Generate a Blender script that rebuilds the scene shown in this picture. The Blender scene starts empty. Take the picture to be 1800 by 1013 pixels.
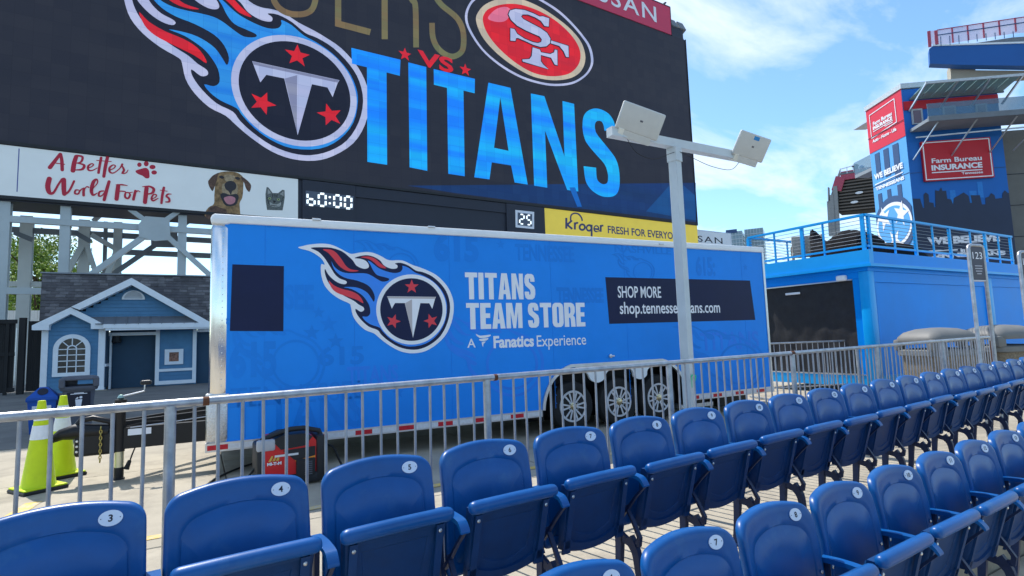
import bpy, bmesh, math, random
from mathutils import Vector, Matrix
from math import sin, cos, tan, pi, radians, hypot, atan2
random.seed(7)
C = bpy.context.scene.collection
S = bpy.context.scene

# ------------------------------------------------------------------ camera
FPX, PITCH, ROLL, AZ, CAMH = 960.0, radians(5.19), radians(-1.94), radians(60.0), 1.4
_fwh = Vector((cos(AZ), sin(AZ), 0)); _rt = Vector((sin(AZ), -cos(AZ), 0))
FW = _fwh * cos(PITCH) + Vector((0, 0, sin(PITCH)))
_up = _rt.cross(FW)
RT = _rt * cos(ROLL) + _up * sin(ROLL)
UP = -_rt * sin(ROLL) + _up * cos(ROLL)
CAM = Vector((0, 0, CAMH))
cam = bpy.data.objects.new('camera', bpy.data.cameras.new('camera')); C.objects.link(cam)
m = Matrix((RT, UP, -FW)).transposed().to_4x4(); m.translation = CAM
cam.matrix_world = m
cam.data.sensor_width = 36; cam.data.lens = 36 * FPX / 1800
cam.data.clip_start = 0.05; cam.data.clip_end = 6000
S.camera = cam

# ------------------------------------------------------------------ light
SUN_AZ = radians(103.0)          # direction in plan (from +X towards +Y) in which the sun stands
SUN_EL = radians(56)
sun = bpy.data.objects.new('sun', bpy.data.lights.new('sun', 'SUN')); C.objects.link(sun)
sun.data.energy = 3.9; sun.data.angle = radians(0.5); sun.data.color = (1.0, 0.96, 0.9)
sd = Vector((cos(SUN_AZ) * cos(SUN_EL), sin(SUN_AZ) * cos(SUN_EL), sin(SUN_EL)))
sun.rotation_euler = sd.to_track_quat('Z', 'Y').to_euler()
S.view_settings.view_transform = 'Standard'; S.view_settings.look = 'None'
S.view_settings.exposure = 0.66; S.view_settings.gamma = 1

W = bpy.data.worlds.new('World'); S.world = W; W.use_nodes = True
nt = W.node_tree; nt.nodes.clear()
def N(t, **k):
    n = nt.nodes.new(t)
    for a, b in k.items(): setattr(n, a, b)
    return n
out = N('ShaderNodeOutputWorld'); bg = N('ShaderNodeBackground'); sky = N('ShaderNodeTexSky')
sky.sky_type = 'NISHITA'; sky.sun_disc = False; sky.sun_elevation = SUN_EL
sky.sun_rotation = pi / 2 - SUN_AZ; sky.air_density = 1.0; sky.dust_density = 0.6; sky.ozone_density = 1.6
bg.inputs['Strength'].default_value = 0.15
cl = N('ShaderNodeBackground'); cl.inputs['Color'].default_value = (0.80, 0.89, 1.0, 1); cl.inputs['Strength'].default_value = 0.86
tc = N('ShaderNodeTexCoord'); sep = N('ShaderNodeSeparateXYZ'); nt.links.new(tc.outputs['Generated'], sep.inputs[0])
zz = N('ShaderNodeMath', operation='ADD'); zz.inputs[1].default_value = 0.22; nt.links.new(sep.outputs['Z'], zz.inputs[0])
dx = N('ShaderNodeMath', operation='DIVIDE'); dy = N('ShaderNodeMath', operation='DIVIDE')
nt.links.new(sep.outputs['X'], dx.inputs[0]); nt.links.new(zz.outputs[0], dx.inputs[1])
nt.links.new(sep.outputs['Y'], dy.inputs[0]); nt.links.new(zz.outputs[0], dy.inputs[1])
cmb = N('ShaderNodeCombineXYZ'); nt.links.new(dx.outputs[0], cmb.inputs[0]); nt.links.new(dy.outputs[0], cmb.inputs[1])
mp = N('ShaderNodeMapping'); mp.inputs['Rotation'].default_value = (0, 0, radians(-25)); mp.inputs['Scale'].default_value = (1.0, 1.9, 1)
mp.inputs['Location'].default_value = (0.35, 0.2, 0)
nt.links.new(cmb.outputs[0], mp.inputs[0])
n1 = N('ShaderNodeTexNoise'); n1.inputs['Scale'].default_value = 1.3; n1.inputs['Detail'].default_value = 9; n1.inputs['Roughness'].default_value = 0.58
n1.inputs['Distortion'].default_value = 0.5
nt.links.new(mp.outputs[0], n1.inputs['Vector'])
cr = N('ShaderNodeValToRGB'); cr.color_ramp.elements[0].position = 0.45; cr.color_ramp.elements[0].color = (0.0, 0.0, 0.0, 1)
cr.color_ramp.elements[1].position = 0.67; cr.color_ramp.elements[1].color = (0.9, 0.9, 0.9, 1)
nt.links.new(n1.outputs['Fac'], cr.inputs[0])
mx = N('ShaderNodeMixShader'); nt.links.new(cr.outputs[0], mx.inputs[0])
tint = N('ShaderNodeMixRGB'); tint.blend_type = 'MULTIPLY'; tint.inputs[0].default_value = 1; tint.inputs[2].default_value = (0.80, 1.02, 1.10, 1)
nt.links.new(sky.outputs[0], tint.inputs[1]); nt.links.new(tint.outputs[0], bg.inputs['Color']); nt.links.new(bg.outputs[0], mx.inputs[1]); nt.links.new(cl.outputs[0], mx.inputs[2])
nt.links.new(mx.outputs[0], out.inputs['Surface'])

# ------------------------------------------------------------------ helpers
def ray(x, y): return RT * ((x - 900) / FPX) - UP * ((y - 506.5) / FPX) + FW
def onz(x, y, z=0.0):
    d = ray(x, y); return CAM + d * ((z - CAMH) / d.z)
class Plane:
    """vertical plane: origin P at z=0, direction th; normal (sin th, -cos th)"""
    def __init__(s, P, thdeg):
        s.P = Vector((P[0], P[1], 0)); s.th = radians(thdeg)
        s.u = Vector((cos(s.th), sin(s.th), 0)); s.n = Vector((sin(s.th), -cos(s.th), 0))
    def uv(s, x, y):
        d = ray(x, y); t = (s.P - CAM).dot(s.n) / d.dot(s.n); p = CAM + d * t
        return ((p - s.P).dot(s.u), p.z)
    def at(s, u, v, d=0.0): return s.P + s.u * u + Vector((0, 0, v)) + s.n * d
    def px(s, x, y, d=0.0):
        u, v = s.uv(x, y); return s.at(u, v, d)

def srgb(r, g, b):
    f = lambda c: (c / 255 / 12.92) if c / 255 <= 0.04045 else ((c / 255 + 0.055) / 1.055) ** 2.4
    return (f(r), f(g), f(b), 1)
MATS = {}
def mat(name, col, rough=0.5, metal=0.0, var=0.12, scale=6.0, bump=0.0, bscale=40.0, emit=0.0, ecol=None, coat=0.0, spec=0.32, dirt=None, stretch=None, alpha=None, trans=0.0):
    if name in MATS: return MATS[name]
    M = bpy.data.materials.new(name); M.use_nodes = True; t = M.node_tree; b = t.nodes['Principled BSDF']
    b.inputs['Roughness'].default_value = rough; b.inputs['Metallic'].default_value = metal
    b.inputs['Specular IOR Level'].default_value = spec; b.inputs['Coat Weight'].default_value = coat
    b.inputs['Transmission Weight'].default_value = trans
    co = t.nodes.new('ShaderNodeTexCoord'); mpn = t.nodes.new('ShaderNodeMapping')
    oi = t.nodes.new('ShaderNodeObjectInfo'); ml = t.nodes.new('ShaderNodeMath'); ml.operation = 'MULTIPLY'; ml.inputs[1].default_value = 37.0; t.links.new(oi.outputs['Random'], ml.inputs[0])
    va = t.nodes.new('ShaderNodeVectorMath'); va.operation = 'ADD'; t.links.new(co.outputs['Object'], va.inputs[0]); t.links.new(ml.outputs[0], va.inputs[1]); t.links.new(va.outputs[0], mpn.inputs[0])
    if stretch: mpn.inputs['Scale'].default_value = stretch
    nz = t.nodes.new('ShaderNodeTexNoise'); nz.inputs['Scale'].default_value = scale; nz.inputs['Detail'].default_value = 6; nz.inputs['Roughness'].default_value = 0.65
    t.links.new(mpn.outputs[0], nz.inputs['Vector'])
    r = t.nodes.new('ShaderNodeValToRGB'); e = r.color_ramp.elements
    e[0].position = 0.3; e[1].position = 0.7
    e[0].color = tuple(c * (1 - var) for c in col[:3]) + (1,); e[1].color = tuple(min(1, c * (1 + var)) for c in col[:3]) + (1,)
    t.links.new(nz.outputs['Fac'], r.inputs[0]); last = r.outputs[0]
    if dirt:
        nd = t.nodes.new('ShaderNodeTexNoise'); nd.inputs['Scale'].default_value = dirt[1]; nd.inputs['Detail'].default_value = 8; nd.inputs['Roughness'].default_value = 0.7
        t.links.new(mpn.outputs[0], nd.inputs['Vector'])
        rd = t.nodes.new('ShaderNodeValToRGB'); rd.color_ramp.elements[0].position = dirt[2]; rd.color_ramp.elements[1].position = dirt[2] + 0.15
        rd.color_ramp.elements[1].color = (dirt[3],) * 3 + (1,)
        t.links.new(nd.outputs['Fac'], rd.inputs[0])
        mxn = t.nodes.new('ShaderNodeMixRGB'); mxn.inputs[2].default_value = dirt[0]
        t.links.new(rd.outputs[0], mxn.inputs[0]); t.links.new(last, mxn.inputs[1]); last = mxn.outputs[0]
    t.links.new(last, b.inputs['Base Color'])
    rr = t.nodes.new('ShaderNodeMapRange'); rr.inputs['To Min'].default_value = max(0.02, rough - 0.08); rr.inputs['To Max'].default_value = min(1, rough + 0.1)
    t.links.new(nz.outputs['Fac'], rr.inputs['Value']); t.links.new(rr.outputs[0], b.inputs['Roughness'])
    if bump:
        nb = t.nodes.new('ShaderNodeTexNoise'); nb.inputs['Scale'].default_value = bscale; nb.inputs['Detail'].default_value = 5
        t.links.new(mpn.outputs[0], nb.inputs['Vector'])
        bp = t.nodes.new('ShaderNodeBump'); bp.inputs['Strength'].default_value = bump; bp.inputs['Distance'].default_value = 0.01
        t.links.new(nb.outputs['Fac'], bp.inputs['Height']); t.links.new(bp.outputs[0], b.inputs['Normal'])
    if emit:
        b.inputs['Emission Strength'].default_value = emit
        if ecol is None: t.links.new(last, b.inputs['Emission Color'])
        else: b.inputs['Emission Color'].default_value = ecol
    if alpha is not None: b.inputs['Alpha'].default_value = alpha
    MATS[name] = M; return M

class MB:
    def __init__(s): s.v = []; s.f = []
    def add(s, v, f):
        o = len(s.v); s.v += [Vector(a) for a in v]; s.f += [tuple(i + o for i in q) for q in f]; return s
    def box(s, a, b):
        x0, y0, z0 = a; x1, y1, z1 = b
        v = [(x, y, z) for z in (z0, z1) for y in (y0, y1) for x in (x0, x1)]
        return s.add(v, [(0, 2, 3, 1), (4, 5, 7, 6), (0, 1, 5, 4), (2, 6, 7, 3), (0, 4, 6, 2), (1, 3, 7, 5)])
    def beam(s, p, q, w, h, up=(0, 0, 1)):
        p = Vector(p); q = Vector(q); d = (q - p).normalized(); u = Vector(up)
        if abs(d.dot(u)) > 0.98: u = Vector((0, 1, 0))
        sx = d.cross(u).normalized(); uy = sx.cross(d).normalized()
        v = [e + sx * (w / 2 * i) + uy * (h / 2 * j) for e in (p, q) for i, j in ((-1, -1), (1, -1), (1, 1), (-1, 1))]
        return s.add(v, [(3, 2, 1, 0), (4, 5, 6, 7), (0, 1, 5, 4), (1, 2, 6, 5), (2, 3, 7, 6), (3, 0, 4, 7)])
    def tube(s, pts, r, n=8, cap=True, squash=1.0):
        pts = [Vector(p) for p in pts]; rs = r if isinstance(r, (list, tuple)) else [r] * len(pts)
        rings = []; prev = None
        for i, p in enumerate(pts):
            d = (pts[min(i + 1, len(pts) - 1)] - pts[max(i - 1, 0)]).normalized()
            if prev is None:
                a = Vector((0, 0, 1)) if abs(d.z) < 0.9 else Vector((1, 0, 0))
                x = d.cross(a).normalized()
            else:
                x = (prev - d * prev.dot(d)).normalized()
            prev = x; y = d.cross(x)
            rings.append([p + x * (rs[i] * cos(2 * pi * k / n)) + y * (rs[i] * squash * sin(2 * pi * k / n)) for k in range(n)])
        v = [a for r_ in rings for a in r_]; f = []
        for i in range(len(pts) - 1):
            for k in range(n): f.append((i * n + k, i * n + (k + 1) % n, (i + 1) * n + (k + 1) % n, (i + 1) * n + k))
        if cap: f.append(tuple(range(n))[::-1]); f.append(tuple((len(pts) - 1) * n + k for k in range(n)))
        return s.add(v, f)
    def rings(s, rg, cap0=True, cap1=True, closed=True):
        n = len(rg[0]); v = [a for r_ in rg for a in r_]; f = []
        for i in range(len(rg) - 1):
            for k in range(n if closed else n - 1): f.append((i * n + k, i * n + (k + 1) % n, (i + 1) * n + (k + 1) % n, (i + 1) * n + k))
        if cap0: f.append(tuple(range(n))[::-1])
        if cap1: f.append(tuple((len(rg) - 1) * n + k for k in range(n)))
        return s.add(v, f)
    def lathe(s, prof, c=(0, 0, 0), n=20, axis='Z', squ=(1, 1)):
        rg = []
        for r, z in prof:
            ring = []
            for k in range(n):
                a = 2 * pi * k / n
                if axis == 'Z': ring.append((c[0] + r * cos(a) * squ[0], c[1] + r * sin(a) * squ[1], c[2] + z))
                elif axis == 'Y': ring.append((c[0] + r * cos(a), c[1] + z, c[2] + r * sin(a)))
                else: ring.append((c[0] + z, c[1] + r * cos(a), c[2] + r * sin(a)))
            rg.append(ring)
        return s.rings(rg)
    def prism(s, poly, a, b, axis='Y'):
        """poly in the (x,z) plane pushed along y from a to b (axis Y); (y,z) along x (axis X); (x,y) along z (axis Z)"""
        n = len(poly)
        def P(q, t): return (q[0], t, q[1]) if axis == 'Y' else ((t, q[0], q[1]) if axis == 'X' else (q[0], q[1], t))
        return s.add([P(q, a) for q in poly] + [P(q, b) for q in poly],
                     [tuple(range(n)), tuple(range(2 * n - 1, n - 1, -1))] + [(k, k + n, (k + 1) % n + n, (k + 1) % n) for k in range(n)])
    def xf(s, M):
        s.v = [M @ a for a in s.v]; return s

def bevbox(a, b, r, seg=2):
    bm = bmesh.new(); bmesh.ops.create_cube(bm, size=1)
    for v in bm.verts: v.co = Vector(((a[0] + b[0]) / 2 + v.co.x * (b[0] - a[0]), (a[1] + b[1]) / 2 + v.co.y * (b[1] - a[1]), (a[2] + b[2]) / 2 + v.co.z * (b[2] - a[2])))
    bmesh.ops.bevel(bm, geom=bm.edges[:], offset=r, segments=seg, affect='EDGES', profile=0.5)
    mb = MB(); bm.verts.index_update(); mb.add([v.co.copy() for v in bm.verts], [tuple(v.index for v in f.verts) for f in bm.faces]); bm.free(); return mb

WM = {}
def thing(name, label, cat, loc=(0, 0, 0), rz=0.0, group=None, kind=None):
    o = bpy.data.objects.new(name, None); C.objects.link(o); o.empty_display_size = 0.1
    o.location = loc; o.rotation_euler = (0, 0, rz); tag(o, label, cat, group, kind)
    WM[o.name] = Matrix.Translation(Vector(loc)) @ Matrix.Rotation(rz, 4, 'Z')
    return o
def tag(o, label=None, cat=None, group=None, kind=None):
    if label: o['label'] = label
    if cat: o['category'] = cat
    if group: o['group'] = group
    if kind: o['kind'] = kind
    return o
def mesh_of(name, mb, mt, smooth=None, fix=True):
    me = bpy.data.meshes.new(name); me.from_pydata([tuple(a) for a in mb.v], [], mb.f)
    if fix:
        bm = bmesh.new(); bm.from_mesh(me); bmesh.ops.recalc_face_normals(bm, faces=bm.faces[:]); bm.to_mesh(me); bm.free()
    if mt: me.materials.append(mt)
    if smooth:
        me.polygons.foreach_set('use_smooth', [True] * len(me.polygons))
        me.set_sharp_from_angle(angle=radians(smooth if smooth is not True else 40))
    me.update(); return me
def mk(name, mb, mt, parent=None, smooth=None, world=False, kind=None, label=None, fix=True):
    """one mesh object; vertices in the thing's own frame, or in world coordinates if world=True"""
    if world and parent is not None:
        inv = root_m(parent).inverted(); mb.v = [inv @ a for a in mb.v]
    o = bpy.data.objects.new(name, mesh_of(name, mb, mt, smooth, fix)); C.objects.link(o)
    if parent is not None: o.parent = parent
    if kind: o['kind'] = kind
    if label: o['label'] = label
    return o
def root_m(o):
    while o.parent is not None: o = o.parent
    return WM.get(o.name, Matrix.Identity(4))
def copy_tree(o, parent=None):
    c = o.copy(); C.objects.link(c)
    if parent is not None: c.parent = parent
    for ch in o.children: copy_tree(ch, c)
    return c

def cat(pts, closed=True, sub=5):
    n = len(pts); o = []
    rng = range(n) if closed else range(n - 1)
    for i in rng:
        g = (lambda k: pts[k % n]) if closed else (lambda k: pts[max(0, min(n - 1, k))])
        p0, p1, p2, p3 = g(i - 1), g(i), g(i + 1), g(i + 2)
        for j in range(sub):
            t = j / sub
            o.append(tuple(0.5 * (2 * b + (c - a) * t + (2 * a - 5 * b + 4 * c - d) * t * t + (3 * b - a - 3 * c + d) * t ** 3) for a, b, c, d in zip(p0, p1, p2, p3)))
    if not closed: o.append(tuple(pts[-1]))
    return o
def ribbon(pts, w):
    ws = w if isinstance(w, (list, tuple)) else [w] * len(pts)
    L = []; R = []
    for i, p in enumerate(pts):
        a = pts[max(0, i - 1)]; b = pts[min(len(pts) - 1, i + 1)]
        if 0 < i < len(pts) - 1:
            d1 = Vector((p[0] - a[0], p[1] - a[1])).normalized(); d2 = Vector((b[0] - p[0], b[1] - p[1])).normalized()
            d = (d1 + d2).normalized(); k = 1 / max(0.5, d.dot(d1))
        else:
            d = Vector((b[0] - a[0], b[1] - a[1])).normalized(); k = 1
        nx, ny = -d.y * k, d.x * k
        L.append((p[0] + nx * ws[i] / 2, p[1] + ny * ws[i] / 2)); R.append((p[0] - nx * ws[i] / 2, p[1] - ny * ws[i] / 2))
    return L + R[::-1]
def ell(cx, cy, rx, ry, n=40, rot=0.0):
    return [(cx + rx * cos(a) * cos(rot) - ry * sin(a) * sin(rot), cy + rx * cos(a) * sin(rot) + ry * sin(a) * cos(rot)) for a in (2 * pi * k / n for k in range(n))]
def star(cx, cy, r, rot=pi / 2, k=0.42):
    return [(cx + (r if i % 2 == 0 else r * k) * cos(rot + i * pi / 5), cy + (r if i % 2 == 0 else r * k) * sin(rot + i * pi / 5)) for i in range(10)]
def fill(loops):
    cu = bpy.data.curves.new('t', 'CURVE'); cu.dimensions = '2D'; cu.fill_mode = 'BOTH'
    for lp in loops:
        sp = cu.splines.new('POLY'); sp.points.add(len(lp) - 1)
        for i, p in enumerate(lp): sp.points[i].co = (p[0], p[1], 0, 1)
        sp.use_cyclic_u = True
    o = bpy.data.objects.new('t', cu); me = bpy.data.meshes.new_from_object(o)
    v = [a.co.copy() for a in me.vertices]; f = [tuple(p.vertices) for p in me.polygons]
    bpy.data.objects.remove(o); bpy.data.curves.remove(cu); bpy.data.meshes.remove(me)
    return v, f
def plate(v, f, plane, off, thick):
    """flat shape (u,v) pushed out of the plane; open at the back, with side walls"""
    mb = MB(); n = len(v)
    mb.add([plane.at(a[0], a[1], off) for a in v], f)
    if thick:
        cnt = {}
        for q in f:
            for i in range(len(q)):
                e = (q[i], q[(i + 1) % len(q)]); cnt[tuple(sorted(e))] = cnt.get(tuple(sorted(e)), []) + [e]
        o = len(mb.v); mb.v += [plane.at(a[0], a[1], off - thick) for a in v]
        for k, es in cnt.items():
            if len(es) == 1: a, b = es[0]; mb.f.append((b, a, a + o, b + o))
    return mb
def decal(name, plane, loops, mt, parent, off, thick=0.003, px=False, label=None):
    if px: loops = [[plane.uv(*p) for p in lp] for lp in loops]
    v, f = fill(loops); mb = plate(v, f, plane, off, thick)
    return mk(name, mb, mt, parent, world=True, label=label, fix=False)
def decal_multi(name, plane, groups, mt, parent, off, thick=0.003, px=False, step=0.0):
    mb = MB()
    for i, loops in enumerate(groups):
        if px: loops = [[plane.uv(*p) for p in lp] for lp in loops]
        v, f = fill(loops); q = plate(v, f, plane, off + step * i, thick); mb.add(q.v, q.f)
    return mk(name, mb, mt, parent, world=True, fix=False)
def text_shape(s, bold=0.0, spacing=1.0, shear=0.0):
    cu = bpy.data.curves.new('t', 'FONT'); cu.body = s; cu.offset = bold; cu.resolution_u = 4; cu.space_character = spacing; cu.shear = shear
    o = bpy.data.objects.new('t', cu); me = bpy.data.meshes.new_from_object(o)
    v = [a.co.copy() for a in me.vertices]; f = [tuple(p.vertices) for p in me.polygons]
    bpy.data.objects.remove(o); bpy.data.curves.remove(cu); bpy.data.meshes.remove(me)
    return v, f
def lettering(s, plane, box, mt, parent, off, thick=0.003, bold=0.0, spacing=1.0, shear=0.0, px=True, name='lettering', label=None):
    """writing fitted to the box (top-left, bottom-right) of a plane"""
    v, f = text_shape(s, bold, spacing, shear)
    x0 = min(a.x for a in v); x1 = max(a.x for a in v); y0 = min(a.y for a in v); y1 = max(a.y for a in v)
    if px:
        a = plane.uv(*box[0]); b = plane.uv(*box[1])
    else: a, b = box
    for q in v:
        q.x = a[0] + (q.x - x0) / (x1 - x0) * (b[0] - a[0]); q.y = b[1] + (q.y - y0) / (y1 - y0) * (a[1] - b[1])
    return mk(name, plate(v, f, plane, off, thick), mt, parent, world=True, label=label, fix=False)

# ------------------------------------------------------------------ materials
concrete = mat('concrete', (0.37, 0.325, 0.25), 0.9, var=0.14, scale=1.6, bump=0.35, bscale=60, dirt=((0.20, 0.175, 0.14, 1), 1.4, 0.50, 0.55))
terrace_m = mat('terrace_concrete', (0.42, 0.37, 0.285), 0.9, var=0.10, scale=5, bump=0.3, bscale=90, dirt=((0.3, 0.25, 0.2, 1), 2.2, 0.58, 0.4))
asphalt = mat('asphalt', (0.165, 0.155, 0.14), 0.92, var=0.22, scale=1.2, bump=0.5, bscale=120, dirt=((0.21, 0.20, 0.18, 1), 0.35, 0.5, 0.6))
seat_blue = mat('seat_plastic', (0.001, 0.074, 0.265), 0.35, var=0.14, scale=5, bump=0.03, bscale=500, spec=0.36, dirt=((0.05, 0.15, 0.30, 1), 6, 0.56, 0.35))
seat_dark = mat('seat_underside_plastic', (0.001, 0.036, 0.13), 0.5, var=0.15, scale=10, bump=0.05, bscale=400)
seat_iron = mat('seat_cast_iron', (0.006, 0.018, 0.065), 0.45, var=0.2, scale=20, bump=0.1, bscale=200)
bolt_m = mat('bolt_steel', (0.55, 0.55, 0.56), 0.3, 1.0)
plate_m = mat('number_plate', (0.62, 0.68, 0.80), 0.4, var=0.06)
ink = mat('black_ink', (0.012, 0.014, 0.03), 0.5)
galv = mat('galvanised_steel', (0.40, 0.42, 0.45), 0.42, 0.75, var=0.25, scale=14, bump=0.08, bscale=150, dirt=((0.16, 0.085, 0.04, 1), 5, 0.66, 0.7))
galv2 = mat('galvanised_bar', (0.36, 0.37, 0.40), 0.5, 0.55, var=0.2, scale=9, dirt=((0.22, 0.15, 0.09, 1), 2.5, 0.62, 0.5))
rust = mat('rust', (0.13, 0.05, 0.025), 0.9, var=0.4, scale=40, bump=0.4, bscale=200)
white_paint = mat('white_paint', (0.72, 0.74, 0.76), 0.45, var=0.06, scale=4, dirt=((0.5, 0.5, 0.48, 1), 3, 0.6, 0.3))
white_trim = mat('white_trim', (0.78, 0.80, 0.82), 0.5, var=0.05, scale=5)
post_paint = mat('grey_post_paint', (0.53, 0.58, 0.60), 0.45, var=0.07, scale=3, dirt=((0.35, 0.36, 0.35, 1), 4, 0.62, 0.4))
trailer_blue = mat('trailer_wrap', (0.014, 0.245, 0.80), 0.35, var=0.09, scale=0.7, bump=0.12, bscale=2.2, spec=0.16, dirt=((0.03, 0.22, 0.66, 1), 1.5, 0.62, 0.35))
ghost_blue = mat('trailer_wrap_pattern', (0.012, 0.212, 0.72), 0.35, var=0.07, scale=0.8, spec=0.16)
ghost_violet = mat('trailer_wrap_violet', (0.03, 0.22, 0.79), 0.35, var=0.1, scale=0.8, spec=0.16)
navy = mat('navy_print', (0.008, 0.013, 0.055), 0.4, var=0.12, spec=0.2, scale=2)
logo_white = mat('white_print', (0.80, 0.80, 0.84), 0.4, var=0.03)
logo_grey = mat('grey_print', (0.50, 0.44, 0.44), 0.4, var=0.04)
logo_red = mat('red_print', (0.72, 0.045, 0.065), 0.4, var=0.04)
logo_blue = mat('pale_blue_print', (0.035, 0.24, 0.82), 0.35, var=0.05)
chrome = mat('polished_aluminium', (0.80, 0.80, 0.80), 0.16, 1.0, var=0.08, scale=3, bump=0.1, bscale=5)
alu = mat('aluminium', (0.62, 0.63, 0.65), 0.35, 0.9, var=0.1, scale=6)
tread = mat('diamond_plate', (0.60, 0.60, 0.60), 0.3, 1.0, var=0.2, scale=60, bump=0.9, bscale=70)
black_paint = mat('black_paint', (0.012, 0.012, 0.014), 0.4, var=0.2, scale=8)
black_plastic = mat('black_plastic', (0.02, 0.021, 0.024), 0.5, var=0.2, scale=8, bump=0.05)
rubber = mat('rubber', (0.018, 0.018, 0.019), 0.8, var=0.25, scale=10, bump=0.15, bscale=80)
refl_red = mat('reflective_red', (0.55, 0.015, 0.03), 0.3, var=0.15, scale=40)
refl_white = mat('reflective_white', (0.66, 0.67, 0.69), 0.3, var=0.1, scale=30)
lime = mat('lime_rubber', (0.56, 0.68, 0.008), 0.5, var=0.08, scale=6, dirt=((0.25, 0.35, 0.03, 1), 9, 0.6, 0.4))
cone_white = mat('cone_reflective_collar', (0.72, 0.74, 0.76), 0.35, var=0.08, scale=20)
gen_red = mat('generator_red', (0.60, 0.012, 0.018), 0.35, var=0.08, scale=5, coat=0.2)
orange = mat('orange_print', (0.8, 0.27, 0.03), 0.4)
gold = mat('gold_print', (0.65, 0.42, 0.08), 0.4)
bin_blue = mat('bin_blue_plastic', (0.005, 0.075, 0.36), 0.5, var=0.12, scale=6, bump=0.05)
bin_grey = mat('bin_grey_plastic', (0.10, 0.105, 0.125), 0.6, var=0.15, scale=8, bump=0.08)
cont_blue = mat('container_blue', (0.0, 0.26, 0.82), 0.4, var=0.09, scale=0.6, bump=0.05, bscale=2.5, spec=0.14, dirt=((0.02, 0.22, 0.6, 1), 1.2, .6, .4))
cont_cyan = mat('container_trim_sunlit_blue', (0.001, 0.34, 0.80), 0.35, var=0.06, scale=1.5)  # trim blue; on the left deck fascia its brighter cyan paints in sunlight
tarp2 = mat('black_canvas', (0.009, 0.009, 0.011), 0.9, spec=0.12, var=0.3, scale=5, bump=0.8, bscale=7)
tarp = mat('black_tarp', (0.026, 0.026, 0.029), 0.6, spec=0.3, var=0.25, scale=5, bump=0.5, bscale=5)
siding_m = mat('blue_siding', (0.085, 0.215, 0.36), 0.65, var=0.10, scale=3, bump=0.1, bscale=30)
siding_dark = mat('blue_siding_dark', (0.026, 0.065, 0.11), 0.6, var=0.1, scale=3)  # darker blue for the doorway panel, bay side wall and door
shingle_m = mat('asphalt_shingle', (0.095, 0.088, 0.09), 0.9, var=0.35, scale=2.6, bump=0.5, bscale=90)
shingle_l = mat('asphalt_shingle_pale', (0.15, 0.14, 0.14), 0.9, var=0.3, scale=3.5, bump=0.5, bscale=90)
metal_roof = mat('grey_metal_roof', (0.22, 0.235, 0.26), 0.45, 0.4, var=0.08, scale=2)
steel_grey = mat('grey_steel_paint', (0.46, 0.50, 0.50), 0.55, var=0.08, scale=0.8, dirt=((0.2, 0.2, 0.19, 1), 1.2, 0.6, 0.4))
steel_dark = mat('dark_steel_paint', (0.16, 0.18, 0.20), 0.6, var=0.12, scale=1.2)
fence_black = mat('black_stained_wood', (0.022, 0.021, 0.021), 0.75, var=0.3, scale=5, bump=0.3, bscale=30, stretch=(1, 1, 0.15))
cabinet = mat('scoreboard_cabinet', (0.030, 0.034, 0.050), 0.55, var=0.12, scale=0.5)
win_glass = mat('dark_window_glass', (0.02, 0.04, 0.035), 0.08, var=0.2, scale=1, spec=0.7)
pet_white = mat('banner_screen_white', (0.50, 0.56, 0.58), 0.5, var=0.03, scale=1, emit=0.22)
pet_red = mat('banner_red_print', (0.53, 0.02, 0.05), 0.5, var=0.05)
banner_blue = mat('banner_blue_print', (0.10, 0.13, 0.35), 0.5)
yellow_b = mat('banner_glow_yellow', (0.74, 0.55, 0.07), 0.5, var=0.04, scale=1, emit=0.22)  # grocery banner yellow; a faint glow is added to brighten it
kro = mat('navy_vinyl_print', (0.06, 0.065, 0.16), 0.5)
red_sign = mat('red_sign', (0.60, 0.05, 0.11), 0.5, var=0.05, scale=0.7)
antenna_m = mat('antenna_plastic', (0.56, 0.57, 0.55), 0.5, var=0.04, scale=8)
cable_m = mat('cable_rubber', (0.015, 0.015, 0.016), 0.6)
tape_blue = mat('blue_tape', (0.03, 0.25, 0.6), 0.6)
ribbon_green = mat('green_ribbon', (0.05, 0.6, 0.30), 0.6)
road_yellow = mat('worn_yellow_paint', (0.62, 0.42, 0.10), 0.85, var=0.15, scale=10, dirt=((0.47, 0.41, 0.32, 1), 7, 0.47, 1.0))
bark = mat('bark', (0.10, 0.07, 0.05), 0.9, var=0.3, bump=0.5)
leafA = mat('leaf_light', (0.26, 0.38, 0.05), 0.6, var=0.3, scale=3)
leafB = mat('leaf_dark', (0.13, 0.22, 0.04), 0.6, var=0.3, scale=3)
digit_on = mat('digit_lamp', (0.8, 0.85, 0.85), 0.4, emit=0.75, ecol=(0.85, 0.95, 0.95, 1))
digit_back = mat('digit_board', (0.10, 0.12, 0.16), 0.5)
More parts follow.
